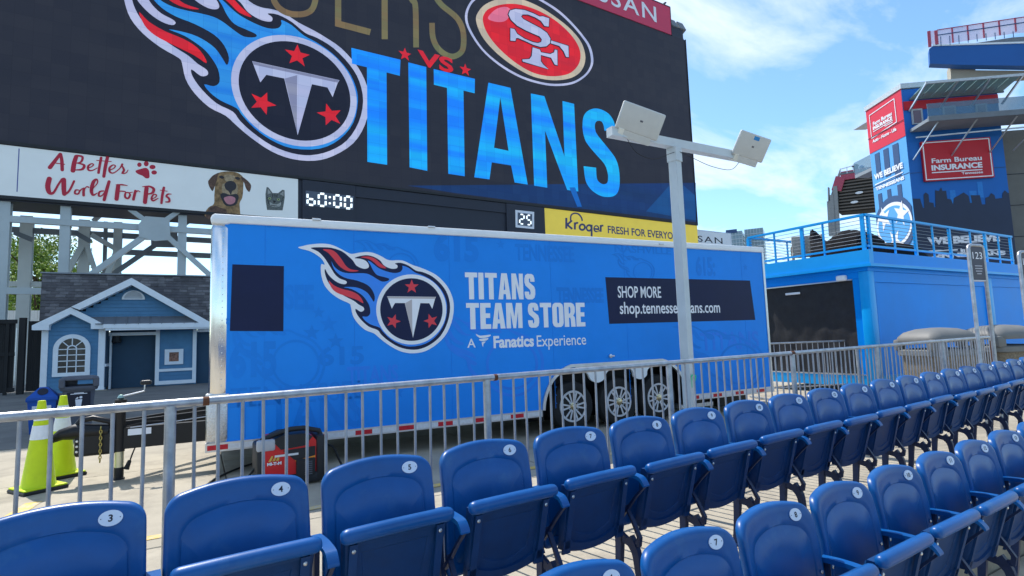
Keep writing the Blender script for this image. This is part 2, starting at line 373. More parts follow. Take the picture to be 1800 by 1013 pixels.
def led(name, col, e=0.55, band=None):
    """a lit screen: dark face that gives off the picture's own colour, with the faint rows and tiles of the lamps"""
    M = bpy.data.materials.new(name); M.use_nodes = True; t = M.node_tree; b = t.nodes['Principled BSDF']
    b.inputs['Base Color'].default_value = (0.016, 0.016, 0.019, 1); b.inputs['Specular IOR Level'].default_value = 0.25; b.inputs['Roughness'].default_value = 0.6
    co = t.nodes.new('ShaderNodeTexCoord'); nz = t.nodes.new('ShaderNodeTexNoise')
    mpn = t.nodes.new('ShaderNodeMapping'); mpn.inputs['Scale'].default_value = (0.06, 1, 1.0)
    t.links.new(co.outputs['Object'], mpn.inputs[0]); t.links.new(mpn.outputs[0], nz.inputs['Vector'])
    nz.inputs['Scale'].default_value = 0.9; nz.inputs['Detail'].default_value = 3
    r = t.nodes.new('ShaderNodeValToRGB'); el = r.color_ramp.elements
    el[0].position = 0.35; el[0].color = col; el[1].position = 0.65; el[1].color = band or tuple(min(1, c * 1.15) for c in col[:3]) + (1,)
    t.links.new(nz.outputs['Fac'], r.inputs[0])
    br = t.nodes.new('ShaderNodeTexBrick'); br.offset = 0; br.inputs['Color1'].default_value = (1, 1, 1, 1); br.inputs['Color2'].default_value = (0.80, 0.83, 0.90, 1)
    br.inputs['Mortar'].default_value = (0.62, 0.64, 0.7, 1); br.inputs['Scale'].default_value = 1.0; br.inputs['Mortar Size'].default_value = 0.006
    br.inputs['Brick Width'].default_value = 0.64; br.inputs['Row Height'].default_value = 0.64
    mp2 = t.nodes.new('ShaderNodeMapping'); mp2.inputs['Rotation'].default_value = (radians(90), 0, 0)
    t.links.new(co.outputs['Object'], mp2.inputs[0]); t.links.new(mp2.outputs[0], br.inputs['Vector'])
    mu = t.nodes.new('ShaderNodeMixRGB'); mu.blend_type = 'MULTIPLY'; mu.inputs[0].default_value = 1
    t.links.new(r.outputs[0], mu.inputs[1]); t.links.new(br.outputs[0], mu.inputs[2])
    t.links.new(mu.outputs[0], b.inputs['Emission Color']); b.inputs['Emission Strength'].default_value = e
    bc = t.nodes.new('ShaderNodeMixRGB'); bc.blend_type = 'MULTIPLY'; bc.inputs[0].default_value = 1; bc.inputs[1].default_value = (0.020, 0.020, 0.024, 1); t.links.new(br.outputs[0], bc.inputs[2]); t.links.new(bc.outputs[0], b.inputs['Base Color'])
    return M
led_black = led('led_dark', (0.012, 0.014, 0.026, 1), 0.55, (0.016, 0.018, 0.03, 1))
led_blue = led('led_blue', (0.0, 0.22, 0.98, 1), 0.66, (0.003, 0.46, 0.90, 1))
led_sky = led('led_flame_blue', (0.005, 0.20, 0.80, 1), 0.6, (0.03, 0.35, 0.85, 1))
led_white = led('led_silver', (0.42, 0.50, 0.76, 1), 0.62, (0.52, 0.55, 0.80, 1))
led_grey = led('led_grey', (0.22, 0.25, 0.42, 1), 0.6, (0.30, 0.33, 0.45, 1))
led_red = led('led_red', (0.80, 0.006, 0.015, 1), 0.58, (0.62, 0.01, 0.03, 1))
led_gold = led('led_gold', (0.20, 0.13, 0.06, 1), 0.6, (0.16, 0.18, 0.08, 1))
led_cream = led('led_cream', (0.52, 0.46, 0.36, 1), 0.62)
led_floor = led('led_deep_blue', (0.0, 0.03, 0.13, 1), 0.55, (0.0, 0.035, 0.18, 1))
led_pink = led('led_pink', (0.72, 0.16, 0.28, 1), 0.6)
led_ink = led('led_ink', (0.004, 0.005, 0.02, 1), 0.5)

#PARTS
# ================================================================== SETTING
def quad(name, pts, m, kind='structure'):
    mb = MB(); mb.add(pts, [tuple(range(len(pts)))]); return mk(name, mb, m, kind=kind)
quad('ground', [(-1500, -600, -0.6), (2500, -600, -0.6), (2500, 2500, -0.6), (-1500, 2500, -0.6)], asphalt)
# plaza: dark asphalt from the house to the edge of the pale pad
mb = MB(); mb.box((-60, 10.95, -0.55), (120, 140, 0.0)); mk('asphalt_plaza', mb, asphalt, kind='structure')
# concrete pad laid in slabs, joints between them
pad = bpy.data.objects.new('concrete_pad', None); C.objects.link(pad); pad['kind'] = 'structure'
for i in range(-3, 12):
    for j in range(3):
        x0 = i * 3.0 + 0.3; y0 = 1.72 + j * 3.07
        mb = bevbox((x0, y0, -0.5), (x0 + 2.988, y0 + 3.058, 0.0 + random.uniform(-.0015, .0015)), 0.006, 1)
        mk('slab', mb, concrete, pad)
mb = MB(); mb.box((-9, 1.73, -0.52), (36.5, 10.93, -0.02)); mk('joint_filler', mb, mat('joint', (0.12, 0.11, 0.10), 0.95), pad)
# lower terrace of the second row
mb = bevbox((-8, 0.35, -0.56), (36, 1.715, -0.25), 0.01, 1); mk('seating_terrace', mb, terrace_m, kind='structure')
mb = bevbox((-8, -1.2, -0.58), (36, 0.345, -0.50), 0.01, 1); mk('seating_terrace', mb, terrace_m, kind='structure')
# worn yellow line behind the fence
mb = MB()
for a, b in (((-3.2, 4.97), (9.5, 5.28)),):
    d = 0.05; mb.add([(a[0], a[1] - d, .004), (b[0], b[1] - d, .004), (b[0], b[1] + d, .004), (a[0], a[1] + d, .004)], [(0, 1, 2, 3)])
mb.add([(-1.45, 6.3, .004), (-1.32, 6.3, .004), (-1.25, 6.9, .004), (-1.38, 6.9, .004)], [(0, 1, 2, 3)])
mk('painted_line', mb, road_yellow, kind='structure')

# ================================================================== SCOREBOARD
BP = Plane((0, 30.0), 1.8)
bu = lambda x, y: BP.uv(x, y)
uR = bu(1224, 392)[0]; uL = -24.0
zb = 10.27; zt = 26.35                    # screen bottom and top
board = thing('scoreboard', 'huge stadium video scoreboard with comet emblem and large blue TITANS letters, standing on grey steel', 'scoreboard', (0, 30, 0), radians(1.8))
def bbox(name, u0, u1, z0, z1, d0, d1, m, parent=board):
    mb = MB(); mb.box((u0, -d1, z0), (u1, -d0, z1)); return mk(name, mb, m, parent)
bbox('cabinet', uL, uR - .05, 7.8, zt + .15, -2.2, -0.02, cabinet)
# the screen is made of square modules
nm = 0
scr = mk('screen', MB().box((uL, -0.05, zb + .06), (uR, 0.0, zt)), led_black, board)
bbox('screen_edge', uL, uR, zb - .09, zb + .05, 0.0, 0.12, black_plastic)
bbox('screen_edge', uR, uR + .08, zb - .09, zt + .05, -0.6, 0.10, black_plastic)
us, zs0 = bu(1178.5, 63); zs1 = bu(1178.5, 16)[1]
bbox('upper_parapet', us + .02, uR - .1, zt + .02, zt + 1.0, -1.5, -0.03, cabinet)
bbox('name_sign', uL, us, zs0 + .02, zs1, -0.4, 0.12, red_sign)
bbox('sign_edge', uL, us + .05, zs1, zs1 + .08, -0.4, 0.14, black_plastic)
bbox('sign_edge', us, us + .06, zs0, zs1, -0.4, 0.14, black_plastic)
r0 = bu(1153, 54); r1 = bu(1153, 14); ul = bu(1072, 5)[0]
SP = Plane((0, 30), 1.8)
lettering('NISSAN', SP, ((r0[0] - (r0[0] - ul) * 1.86, zs0 + (zs1 - zs0) * .80), (r0[0], zs0 + (zs1 - zs0) * .24)), logo_white, board, 0.14, bold=0.01, spacing=1.18, px=False)
# corner floodlights and a bird on the sign
for k, (x, y) in enumerate(((1186, 42), (1200, 47))):
    u, z = bu(x, y); f = thing('floodlight', ['small grey floodlight beside the red name sign, inner of two', 'small grey floodlight at the scoreboard top corner, outer of two'][k], 'floodlight', BP.at(u, z - .6, -.3), radians(1.8), 'floodlights on the scoreboard corner')
    mk('housing', bevbox((-.38, -.5, .15), (.38, .1, 1.05), .06).xf(Matrix.Rotation(radians(-25), 4, 'X')), steel_dark, f)
    mk('bracket', MB().box((-.05, -.1, -.2), (.05, 0, .5)), steel_dark, f)
u, z = bu(1169, 10)
bird = thing('perched_bird', 'small dark bird perched on top edge of the red name sign', 'bird', BP.at(u, zs1 + .08, 0.0), 0.3)
mb = MB(); mb.tube([(-.30, 0, .10), (-.12, 0, .18), (0, 0, .24), (.12, 0, .33), (.20, 0, .38), (.28, 0, .37)], [.02, .05, .09, .07, .055, .01], 8)
mk('body', mb, ink, bird, smooth=60); mk('leg', MB().tube([(0, .02, -.01), (0, .02, .2)], .012, 5), ink, bird); mk('leg', MB().tube([(.03, -.02, -.01), (.02, -.02, .2)], .012, 5), ink, bird)

# --- the comet emblem, drawn once in photograph co-ordinates of the trailer's side
EM = dict(
 white=[(524.1,436),(533,432.6),(543.7,430.3),(563.8,428.5),(581.6,430.3),(598.2,437.3),(610,443.8),(618.3,446.6),(630.2,444.6),(645.6,443.2),(657.4,445.3),(670,450.6),(680,456.5),(689,458.2),(698,457.6),(710,459),(724,465.7),(739.3,470.8),(751,475.6),(767.9,484.6),(784.7,501.6),(794.7,521.6),(797.6,542.3),(793.4,567.4),(781.7,591.3),(761.5,609.9),(742.7,619),(720.9,621.2),(700.5,616.5),(680.3,604.8),(667.1,594.6),(657,586.2),(642,580.3),(628.3,568),(620,554.4),(616.5,538.9),(613.4,533.5),(597,526),(581.6,515.2),(570.6,502),(565.2,486.4),(563.8,474.5),(564.8,464.4),(570.6,465.8),(566.4,456.7),(556.7,448.6),(543.7,441.5)],
 navy=[(546,436),(567.4,435.0),(584,436.4),(600.6,442),(613.6,452),(620.7,459),(626.6,467.4),(638.5,472.7),(646.8,471.4),(648.2,466.2),(643.2,459),(633.7,455.2),(623,454),(633.7,450.2),(645.6,449),(657.4,452),(668,458.4),(673.5,465.6),(680,470),(689,472.8),(697.4,471.8),(698.4,466.7),(694,463.6),(704,462.3),(717.5,467),(731,476),(742.7,478.6),(759.5,486.2),(776.6,501.6),(786.8,518.6),(791,540.6),(786.8,566),(775,589.6),(758,604.8),(739.3,613.4),(720.9,614.8),(700.7,610),(682.1,599),(670.3,588.8),(663.6,580.4),(648.5,574.6),(635,562.8),(626.4,550.9),(625,543.1),(633.6,548.3),(639.6,545.6),(638.8,540.4),(630.2,535.5),(621.9,529),(610,523),(593.5,513.6),(581.6,503),(574.3,491),(570.8,479.2),(571.4,473.3),(576.9,482.8),(586.4,492.3),(597,498.4),(606.5,499.8),(609.7,496.4),(606.5,493.3),(597,489.7),(588.7,482.6),(582.8,473.3),(576.9,463.8),(569.8,453.2),(559,442.5)],
 blue=[(582.4,459.6),(587.5,469),(598.2,477.2),(612.4,480.6),(638.5,480.6),(650.3,483.4),(662.2,490.6),(672,495.4),(682.3,493.6),(683.4,489.9),(673.9,487),(663,483.8),(656,476),(651,466),(646.2,458.6),(652,461),(658.8,466.7),(667.1,472.6),(680.6,477.8),(694,480.3),(704,477.8),(707.6,471.8),(707.4,467.6),(717.5,470.9),(729.3,479.3),(742.7,484.3),(759.5,493.6),(774.6,508.7),(783,525.5),(785.5,542.3),(781.3,567.4),(767.9,589.3),(747.7,604.4),(720.9,609.4),(700.7,604.4),(683.9,594.3),(672.2,582.5),(667,576),(652,570.8),(642,564),(636.9,556.8),(645.3,556.8),(650.6,550.7),(648.9,537.2),(642,525.5),(633.6,517),(618,508.5),(604,505.2),(620.7,504.9),(633.7,507.9),(645.6,515),(652.5,524.3),(657,530.8),(658.6,521.9),(653.9,509.8),(644.4,500.4),(626.6,493.3),(610,489.7),(597,483.6),(587,473)],
 r1=[(567.4,438.8),(581.6,439.3),(591,444.9),(600.6,456.7),(607.7,467.4),(617.2,473.9),(630.2,475.9),(620.7,478),(607.7,475.7),(595.8,467.4),(586.4,455.5),(576.9,444.9)],
 r2=[(633.7,452.2),(648,451.2),(659.8,455.5),(668.5,463.2),(678.9,471.8),(667,469.8),(657.4,461.7),(648,455.6)],
 r3=[(577.6,493.4),(586.4,501.6),(600.6,508),(617.2,512.2),(629,518.1),(636,526.4),(638,533.2),(626.6,527.2),(607.7,520.7),(592.3,514.8),(582.8,506.5)])
BQ = lambda x, y: (600 + x / 5.957, 460 + y / 5.957)
CEN = (722.7, 544.3)
def emblem(mapf, plane, parent, M, off, st):
    """layers of the round comet emblem; mapf takes a photograph point of the trailer's emblem to (u, v)"""
    def D(nm, lps, m, k): decal(nm, plane, [[mapf(*p) for p in lp] for lp in lps], m, parent, off + st * k, st * .9)
    D('emblem_outline', [cat(EM['white'], sub=3)], M['white'], 0)
    D('emblem_flame', [cat(EM['navy'], sub=3)], M['navy'], 1)
    D('emblem_flame', [cat(EM['blue'], sub=3)], M['blue'], 2)
    for k in ('r1', 'r2', 'r3'): D('emblem_flame', [cat(EM[k], sub=3)], M['red'], 2)
    D('emblem_ring', [ell(CEN[0], CEN[1], 61.6, 61.6, 64)], M['white'], 3)
    D('emblem_disc', [ell(CEN[0] + .2, CEN[1] + .2, 54.8, 55.0, 64)], M['navy'], 4)
    D('emblem_letter', [[BQ(478, 364), BQ(989, 371), BQ(978, 394), BQ(950, 495), BQ(918, 437), BQ(825, 436), BQ(748, 797), BQ(663, 435), BQ(560, 435), BQ(527, 493)]], M['white'], 5)
    D('emblem_letter_shade', [[BQ(480, 366), BQ(986, 373), BQ(978, 391), BQ(487, 386)]], M['grey'], 6)
    D('emblem_letter_shade', [[BQ(666, 436), BQ(737, 396), BQ(741, 720), BQ(746, 790)]], M['grey'], 6)
    for (x, y, r, a) in ((735, 264, 76, -90), (543, 626, 78, 0), (936, 622, 78, 180)):
        cx, cy = BQ(x, y); D('emblem_star', [star(cx, cy, r / 5.957, radians(a))], M['red'], 5)
TP = Plane((0, 6.9), -3.7)
def aff(src, dst):
    (x0, y0), (x1, y1), (x2, y2) = src; (u0, v0), (u1, v1), (u2, v2) = dst
    det = (x1 - x0) * (y2 - y0) - (x2 - x0) * (y1 - y0)
    def f(x, y):
        a = ((x - x0) * (y2 - y0) - (x2 - x0) * (y - y0)) / det; b = ((x1 - x0) * (y - y0) - (x - x0) * (y1 - y0)) / det
        return (u0 + a * (u1 - u0) + b * (u2 - u0), v0 + a * (v1 - v0) + b * (v2 - v0))
    return f
A3 = aff([TP.uv(680.2, 521.3), TP.uv(765.9, 522.4), TP.uv(725.6, 593.5)], [bu(442.7, 109.6), bu(595.6, 142.8), bu(522.7, 238.4)])
emblem(lambda x, y: A3(*TP.uv(x, y)), BP, board, dict(white=led_white, navy=led_ink, blue=led_sky, red=led_red, grey=led_grey), 0.052, 0.012)

# --- lettering on the screen
K2 = lambda x, y: (600 + x / 2.738, y / 2.738)
glyphs = [
 [[K2(*p) for p in ((47,233),(283,290),(280,367),(216,351),(219,795),(124,781),(122,326),(50,309))]],
 [[K2(*p) for p in ((321,303),(407,325),(412,824),(327,807))]],
 [[K2(*p) for p in ((443,335),(641,382),(640,451),(586,438),(592,850),(513,838),(507,425),(444,410))]],
 [[K2(*p) for p in ((706,400),(812,425),(895,890),(832,880),(815,798),(722,783),(711,865),(638,855))], [K2(*p) for p in ((763,470),(803,728),(733,713))]],
 [[K2(*p) for p in ((910,452),(975,465),(1072,755),(1062,488),(1118,502),(1138,923),(1085,916),(978,630),(989,905),(926,895))]]]
K5 = lambda x, y: (1000 + x / 3.895, 140 + y / 3.895)
sgl = [(90,330),(95,262),(120,222),(165,201),(215,206),(270,237),(305,290),(318,352)]
sg2 = [(240,352),(235,318),(224,293),(205,284),(185,290),(175,310),(177,345),(195,385),(280,490),(320,550),(340,620),(345,700),(338,755),(318,790),(280,805),(220,800),(160,765),(120,715),(105,660),(98,595)]
sg3 = [(183,605),(187,670),(200,700),(230,718),(258,710),(265,680),(262,640),(240,580),(170,500),(115,430),(95,370)]
glyphs.append([[K5(*p) for p in cat(sgl, False, 3)[:] + cat(sg2, False, 3) + cat(sg3, False, 3)]])
for g in glyphs: decal('screen_letter', BP, g, led_blue, board, 0.055, .01, px=True)
K7 = lambda x, y: (470 + x / 4.865, y / 4.865)
for pts, w in (([(40,-60),(60,20),(100,75),(160,112),(230,128),(320,122),(380,85),(408,10),(410,-60)], 10.5), ([(603,-40),(603,208),(878,280)], 11), ([(1000,-40),(1001,340)], 10.8), ([(1200,-40),(1240,10),(1264,70),(1269,410)], 10), ([(1430,-30),(1490,50),(1600,140),(1650,210),(1673,290),(1673,400),(1650,455),(1590,487),(1520,470),(1450,410),(1412,320),(1405,200)], 9.8)):
    q = [K7(*p) for p in pts]; q = cat(q, False, 4) if len(q) > 3 else q
    decal('screen_letter', BP, [ribbon(q, w)], led_gold, board, 0.055, .01, px=True)
lettering('VS', BP, ((733, 88), (796, 130.5)), led_red, board, 0.085, .01, bold=0.03, name='screen_letter')
for x, y, r in ((711, 97, 1), (817, 124, 1)):
    u, v = bu(x, y); decal('screen_star', BP, [star(u, v, .42)], led_red, board, 0.085, .01)
KS = lambda x, y: (800 + x / 6.33, y / 6.33)
oval = lambda pts: [KS(*p) for p in cat(pts, sub=4)]
O1 = [(105,190),(150,350),(290,560),(480,730),(700,860),(900,930),(1100,962),(1300,940),(1440,860),(1515,760),(1533,660),(1500,520),(1420,400),(1300,260),(1150,120),(980,10),(850,-60),(650,-120),(450,-120),(250,-50),(150,50)]
O2 = [(132,195),(172,340),(305,545),(490,708),(705,836),(905,907),(1100,938),(1290,918),(1422,846),(1492,754),(1506,660),(1476,530),(1400,412),(1285,278),(1135,140),(970,32),(840,-35),(650,-92),(460,-92),(272,-28),(172,62)]
O3 = [(228,230),(290,400),(420,560),(600,710),(800,830),(950,880),(1120,898),(1290,870),(1400,790),(1445,650),(1400,480),(1280,330),(1120,200),(950,90),(780,12),(650,-20),(480,-5),(340,50),(260,130)]
O4 = [(303,230),(350,370),(470,530),(650,690),(830,800),(980,845),(1120,853),(1260,825),(1350,750),(1388,650),(1370,530),(1280,390),(1130,250),(970,150),(800,80),(650,50),(500,60),(380,100),(325,150)]
decal('oval_ring', BP, [oval(O1), oval(O2)], led_white, board, .055, .01, px=True)
decal('oval_gold', BP, [oval(O3)], led_cream, board, .055, .01, px=True)
decal('oval_field', BP, [oval(O4)], led_red, board, .067, .01, px=True)
decal('oval_shine', BP, [oval([(360,215),(400,150),(470,100),(560,85),(610,120),(590,200),(540,245),(450,250)])], led_pink, board, .079, .01, px=True)
SL = [(1036,215),(1030,306),(985,299),(945,243),(880,203),(800,172),(740,172),(724,195),(750,225),(820,262),(940,325),(1010,375),(1050,440),(1045,490),(1005,525),(940,532),(860,508),(760,462),(690,432),(668,436),(660,466),(606,462),(606,325),(650,335),(680,388),(760,440),(850,478),(910,490),(948,478),(955,447),(930,415),(860,385),(780,350),(680,295),(612,230),(585,170),(602,128),(660,112),(760,122),(860,160),(930,195),(965,192)]
FL = [(855,535),(935,560),(945,590),(1050,610),(1095,590),(1100,560),(1128,565),(1130,735),(1100,725),(1060,650),(945,620),(945,690),(975,730),(1030,778),(745,692),(740,670),(820,665),(845,630)]
AL = [(1060,460),(1250,520),(1255,645),(1225,640),(1200,580),(1150,520),(1055,490)]
def grow(lp, d):
    cx = sum(p[0] for p in lp) / len(lp); n = len(lp); o = []
    ar = sum(lp[i][0] * lp[(i + 1) % n][1] - lp[(i + 1) % n][0] * lp[i][1] for i in range(n)); sg = 1 if ar > 0 else -1
    for i in range(n):
        a = Vector(lp[i - 1]); b = Vector(lp[i]); c = Vector(lp[(i + 1) % n]); e1 = (b - a).normalized(); e2 = (c - b).normalized()
        m_ = Vector((e1.y + e2.y, -(e1.x + e2.x))); m_ = m_.normalized() if m_.length > 1e-6 else Vector((e1.y, -e1.x)); o.append((b.x + m_.x * d * sg, b.y + m_.y * d * sg))
    return o
for i, L in enumerate((FL, AL, SL)):
    decal('oval_letter_edge', BP, [[KS(*p) for p in grow(L, 11)]], led_ink, board, .080 + i * .012, .01, px=True)
    decal('oval_letter', BP, [[KS(*p) for p in L]], led_white, board, .086 + i * .012 + .01, .008, px=True)
decal('screen_floor', BP, [[(716, 327), (1222, 322), (1223, 391), (900, 353), (800, 340)]], led_floor, board, .054, .002, px=True)
decal('screen_floor', BP, [[(1135, 372), (1180, 322), (1195, 322), (1222, 345), (1222, 388)]], led('led_mid_blue', (0.0, 0.07, 0.26, 1), .55), board, .0575, .002, px=True)
decal('screen_floor', BP, [[(1000, 330), (1010, 330), (1022, 364), (1014, 364)]], led('led_mid_blue2', (0.0, 0.12, 0.50, 1), .6), board, .0575, .002, px=True)

# --- the strip under the screen
zlo = 8.0
u1 = bu(523.5, 312)[0]
bbox('pet_banner', uL, u1, zlo, zb - .12, 0.0, .06, pet_white)
bbox('banner_edge', uL, u1 + .3, zlo - .14, zlo, -.1, .09, black_plastic)
decal('banner_line', BP, [[(33.2, 262), (35.2, 262.3), (31.5, 338), (29.5, 338)]], banner_blue, board, .063, .003, px=True)
KP = lambda x, y: (60 + x / 6.923, 250 + y / 6.923)
def script(strokes, m):
    mb = MB()
    for i, (pts, ws) in enumerate(strokes):
        q = [(KP(*p)) for p in pts]; w = ws if isinstance(ws, (list, tuple)) else [ws] * len(pts)
        tri = cat([(a[0], a[1], b) for a, b in zip(q, w)], False, 4) if len(q) > 2 else [(a[0], a[1], b) for a, b in zip(q, w)]
        pl = [BP.uv(a[0], a[1]) for a in tri]; sc = abs(BP.uv(q[0][0], q[0][1])[1] - BP.uv(q[0][0], q[0][1] + 1)[1]) / 6.923
        rb = ribbon(pl, [a[2] * sc for a in tri]); n = len(pl)
        o = .064 + i * .0015
        for k in range(n - 1):
            L = [rb[k], rb[k + 1], rb[2 * n - 2 - k], rb[2 * n - 1 - k]]
            mb.add([BP.at(a[0], a[1], o) for a in L], [(0, 1, 2, 3)])
        for e in (0, n - 1):
            r = tri[e][2] * sc / 2; mb.add([BP.at(pl[e][0] + r * cos(t * pi / 5), pl[e][1] + r * sin(t * pi / 5), o + .0006) for t in range(10)], [tuple(range(10))])
    return mk('banner_lettering', mb, m, board, world=True)
script([([(195,315),(260,230),(320,150)], [42,36,30]), ([(325,150),(340,230),(345,345)], [30,34,34]), ([(270,262),(320,268),(372,276)], 12),
 ([(475,355),(490,260),(515,180)], [46,44,40]), ([(520,170),(590,185),(575,245),(520,262)], [22,24,20,12]), ([(530,262),(610,285),(590,335),(510,345)], [12,26,26,14]),
 ([(650,325),(700,305),(725,280),(700,268),(660,300),(665,345),(710,350),(770,320)], [12,12,14,14,22,22,14,10]), ([(818,195),(800,290),(785,380)], 26), ([(895,190),(870,300),(850,425)], [32,34,30]), ([(765,228),(850,236),(940,242)], 10),
 ([(915,350),(970,325),(990,295),(960,285),(920,320),(925,370),(970,380),(1040,330),(1075,275)], [12,12,14,14,22,22,14,12,22]), ([(1070,290),(1095,345),(1075,385),(1120,380),(1145,345)], [14,24,18,12,8]),
 ([(190,450),(170,540),(190,620),(240,620),(300,520),(345,455)], [48,50,42,26,22,22]), ([(365,460),(365,560),(370,640)], [44,46,40]), ([(370,645),(430,600),(490,480)], [26,22,22]),
 ([(550,590),(510,590),(500,630),(540,635),(560,600),(590,570)], [12,18,20,18,16,10]), ([(610,570),(605,610),(605,655)], 26), ([(605,600),(640,550),(665,555)], [12,12,18]),
 ([(690,600),(770,510),(765,460),(725,490),(700,590),(720,650),(770,625)], [10,12,20,34,36,24,10]), ([(850,600),(800,610),(790,660),(830,655),(870,600)], [14,20,20,14,12]), ([(915,485),(885,590),(855,710)], [30,34,32]),
 ([(1025,535),(1015,620),(1005,700)], [40,44,42]), ([(1000,525),(1070,525),(1135,535)], [8,18,8]), ([(1030,605),(1070,603),(1110,608)], 14),
 ([(1150,620),(1115,625),(1110,675),(1145,690),(1170,650),(1160,625),(1200,615)], [14,18,22,22,20,14,8]), ([(1235,600),(1220,660),(1210,705)], 28), ([(1225,635),(1260,600),(1290,610)], [10,14,10]),
 ([(1370,560),(1360,650),(1350,740)], [42,44,42]), ([(1320,550),(1400,545),(1455,575),(1440,625),(1375,640)], [8,20,30,26,12]),
 ([(1425,700),(1475,680),(1490,650),(1455,645),(1430,690),(1450,720),(1510,690)], [10,12,14,16,22,20,10]), ([(1580,560),(1560,660),(1550,750)], [26,28,24]), ([(1535,592),(1575,597),(1620,605)], 9),
 ([(1670,640),(1630,640),(1610,665),(1640,690),(1645,730),(1600,735)], [8,18,22,24,22,12])], pet_red)
paw = [[KP(*p) for p in cat([(1235,355),(1300,330),(1360,318),(1395,345),(1405,400),(1400,440),(1360,445),(1320,415),(1260,390)], sub=4)]]
decal('paw_print', BP, paw, pet_red, board, .064, .003, px=True)
for x, y, a, b in ((1282, 280, 27, 27), (1365, 268, 30, 32), (1441, 308, 37, 27), (1461, 374, 34, 26)):
    decal('paw_print', BP, [[KP(*p) for p in ell(x, y, a, b, 18)]], pet_red, board, .064, .003, px=True)
# pictures of a dog and a cat on the banner
KD = lambda x, y: (350 + x / 6.207, 290 + y / 6.207)
dog1 = mat('dog_print_tan', (0.30, 0.18, 0.08), .6, var=.6, scale=5.0); dog2 = mat('dog_print_brown', (0.12, 0.065, 0.045), .6, var=.6, scale=6); dog3 = mat('dog_print_dark', (0.035, 0.03, 0.035), .5)
dog4 = mat('dog_print_light', (0.40, 0.29, 0.17), .6, var=.5, scale=6); tong = mat('tongue_print', (0.55, 0.22, 0.25), .5)
def PD(nm, pts, m, k, smooth=True): decal(nm, BP, [[KD(*p) for p in (cat(pts, sub=3) if smooth else pts)]], m, board, .064 + k * .0035, .003, px=True)
PD('dog_picture', [(60,560),(100,470),(160,430),(165,330),(175,200),(180,120),(230,85),(320,75),(400,85),(450,110),(480,150),(480,260),(470,360),(440,430),(430,600),(200,610)], dog1, 0)
PD('dog_picture', [(215,90),(150,120),(110,165),(97,190),(110,240),(145,290),(165,250),(190,180),(200,130)], dog2, 1)
PD('dog_picture', [(460,130),(520,170),(560,215),(565,250),(545,300),(510,260),(490,200),(465,170)], dog2, 1)
PD('dog_picture', [(70,560),(110,480),(165,450),(230,470),(300,500),(280,600),(120,600)], dog2, 1)
PD('dog_picture', [(270,120),(330,110),(390,130),(370,180),(330,190),(290,180)], dog4, 1)
PD('dog_picture', [(250,230),(290,200),(390,200),(420,250),(410,320),(330,345),(260,320)], dog4, 1)
PD('dog_picture', [(230,330),(270,310),(330,330),(400,320),(430,345),(420,400),(395,440),(330,455),(280,440),(250,390)], dog3, 2)
PD('dog_picture', [(275,225),(300,190),(340,178),(380,190),(405,225),(395,270),(360,290),(345,330),(320,290),(290,270)], dog3, 3)
PD('dog_picture', [(268,370),(300,350),(345,345),(385,360),(395,380),(385,415),(345,435),(300,425)], tong, 3)
for ex in ((245, 140), (418, 152)): PD('dog_picture', [(ex[0]-30, ex[1]-6), (ex[0], ex[1]-18), (ex[0]+30, ex[1]+4), (ex[0], ex[1]+16)], dog3, 3)
catm = mat('cat_print_grey', (0.13, 0.14, 0.13), .6, var=.7, scale=9, stretch=(1, 1, 3)); cat2 = mat('cat_print_dark', (0.025, 0.025, 0.028), .6); cat3 = mat('cat_print_eye', (0.35, 0.42, 0.18), .4); cat4 = mat('cat_print_pale', (0.36, 0.36, 0.33), .6, var=.4, scale=8)
PD('cat_picture', [(740,495),(725,400),(722,320),(735,245),(755,250),(800,310),(860,312),(905,275),(930,280),(932,360),(920,440),(908,500)], catm, 0, False)
PD('cat_picture', [(748,262),(785,312),(745,325)], cat4, 1, False); PD('cat_picture', [(918,290),(922,345),(880,322)], cat4, 1, False)
PD('cat_picture', [(800,390),(840,400),(815,420)], cat2, 2, False); PD('cat_picture', [(770,410),(810,432),(860,430),(895,410),(880,455),(820,462),(780,450)], cat4, 1)
for q in ((800, 318, 800, 355), (825, 318, 825, 360), (850, 320, 845, 355), (745, 380, 760, 430), (905, 380, 895, 430), (780, 445, 850, 452), (735, 350, 755, 372), (925, 350, 905, 372)):
    decal('cat_picture', BP, [ribbon([KD(q[0], q[1]), KD(q[2], q[3])], 1.0)], cat2, board, .064 + .007, .003, px=True)
for ex in ((768, 370), (864, 382)): PD('cat_picture', [(ex[0]-18, ex[1]), (ex[0], ex[1]-14), (ex[0]+18, ex[1]), (ex[0], ex[1]+14)], cat3, 2); PD('cat_picture', [(ex[0]-6, ex[1]), (ex[0], ex[1]-9), (ex[0]+6, ex[1]), (ex[0], ex[1]+9)], cat2, 3)
# clocks
def segdigit(cx0, cy0, cx1, cy1, cx2, cy2, segs, k=.19):
    """corners in photograph px: top-left, top-right, bottom-left; returns ribbons of lit segments"""
    P = lambda a, b: (cx0 + (cx1 - cx0) * a + (cx2 - cx0) * b, cy0 + (cy1 - cy0) * a + (cy2 - cy0) * b)
    g = dict(a=((.2, 0), (.8, 0)), b=((1, .08), (1, .42)), c=((1, .58), (1, .92)), d=((.2, 1), (.8, 1)), e=((0, .58), (0, .92)), f=((0, .08), (0, .42)), g=((.2, .5), (.8, .5)))
    return [[P(*g[s][0]), P(*g[s][1])] for s in segs]
ua = bu(531, 320)[0]; ub = bu(624, 330)[0]
bbox('clock_box', ua, ub, zlo, zb - .12, 0.0, .10, cabinet)
decal('clock_face', BP, [[(536.5, 336), (621, 346), (620, 369.8), (536, 362)]], digit_back, board, .115, .01, px=True)
Kc = lambda x, y: (350 + x / 6.207, 290 + y / 6.207)
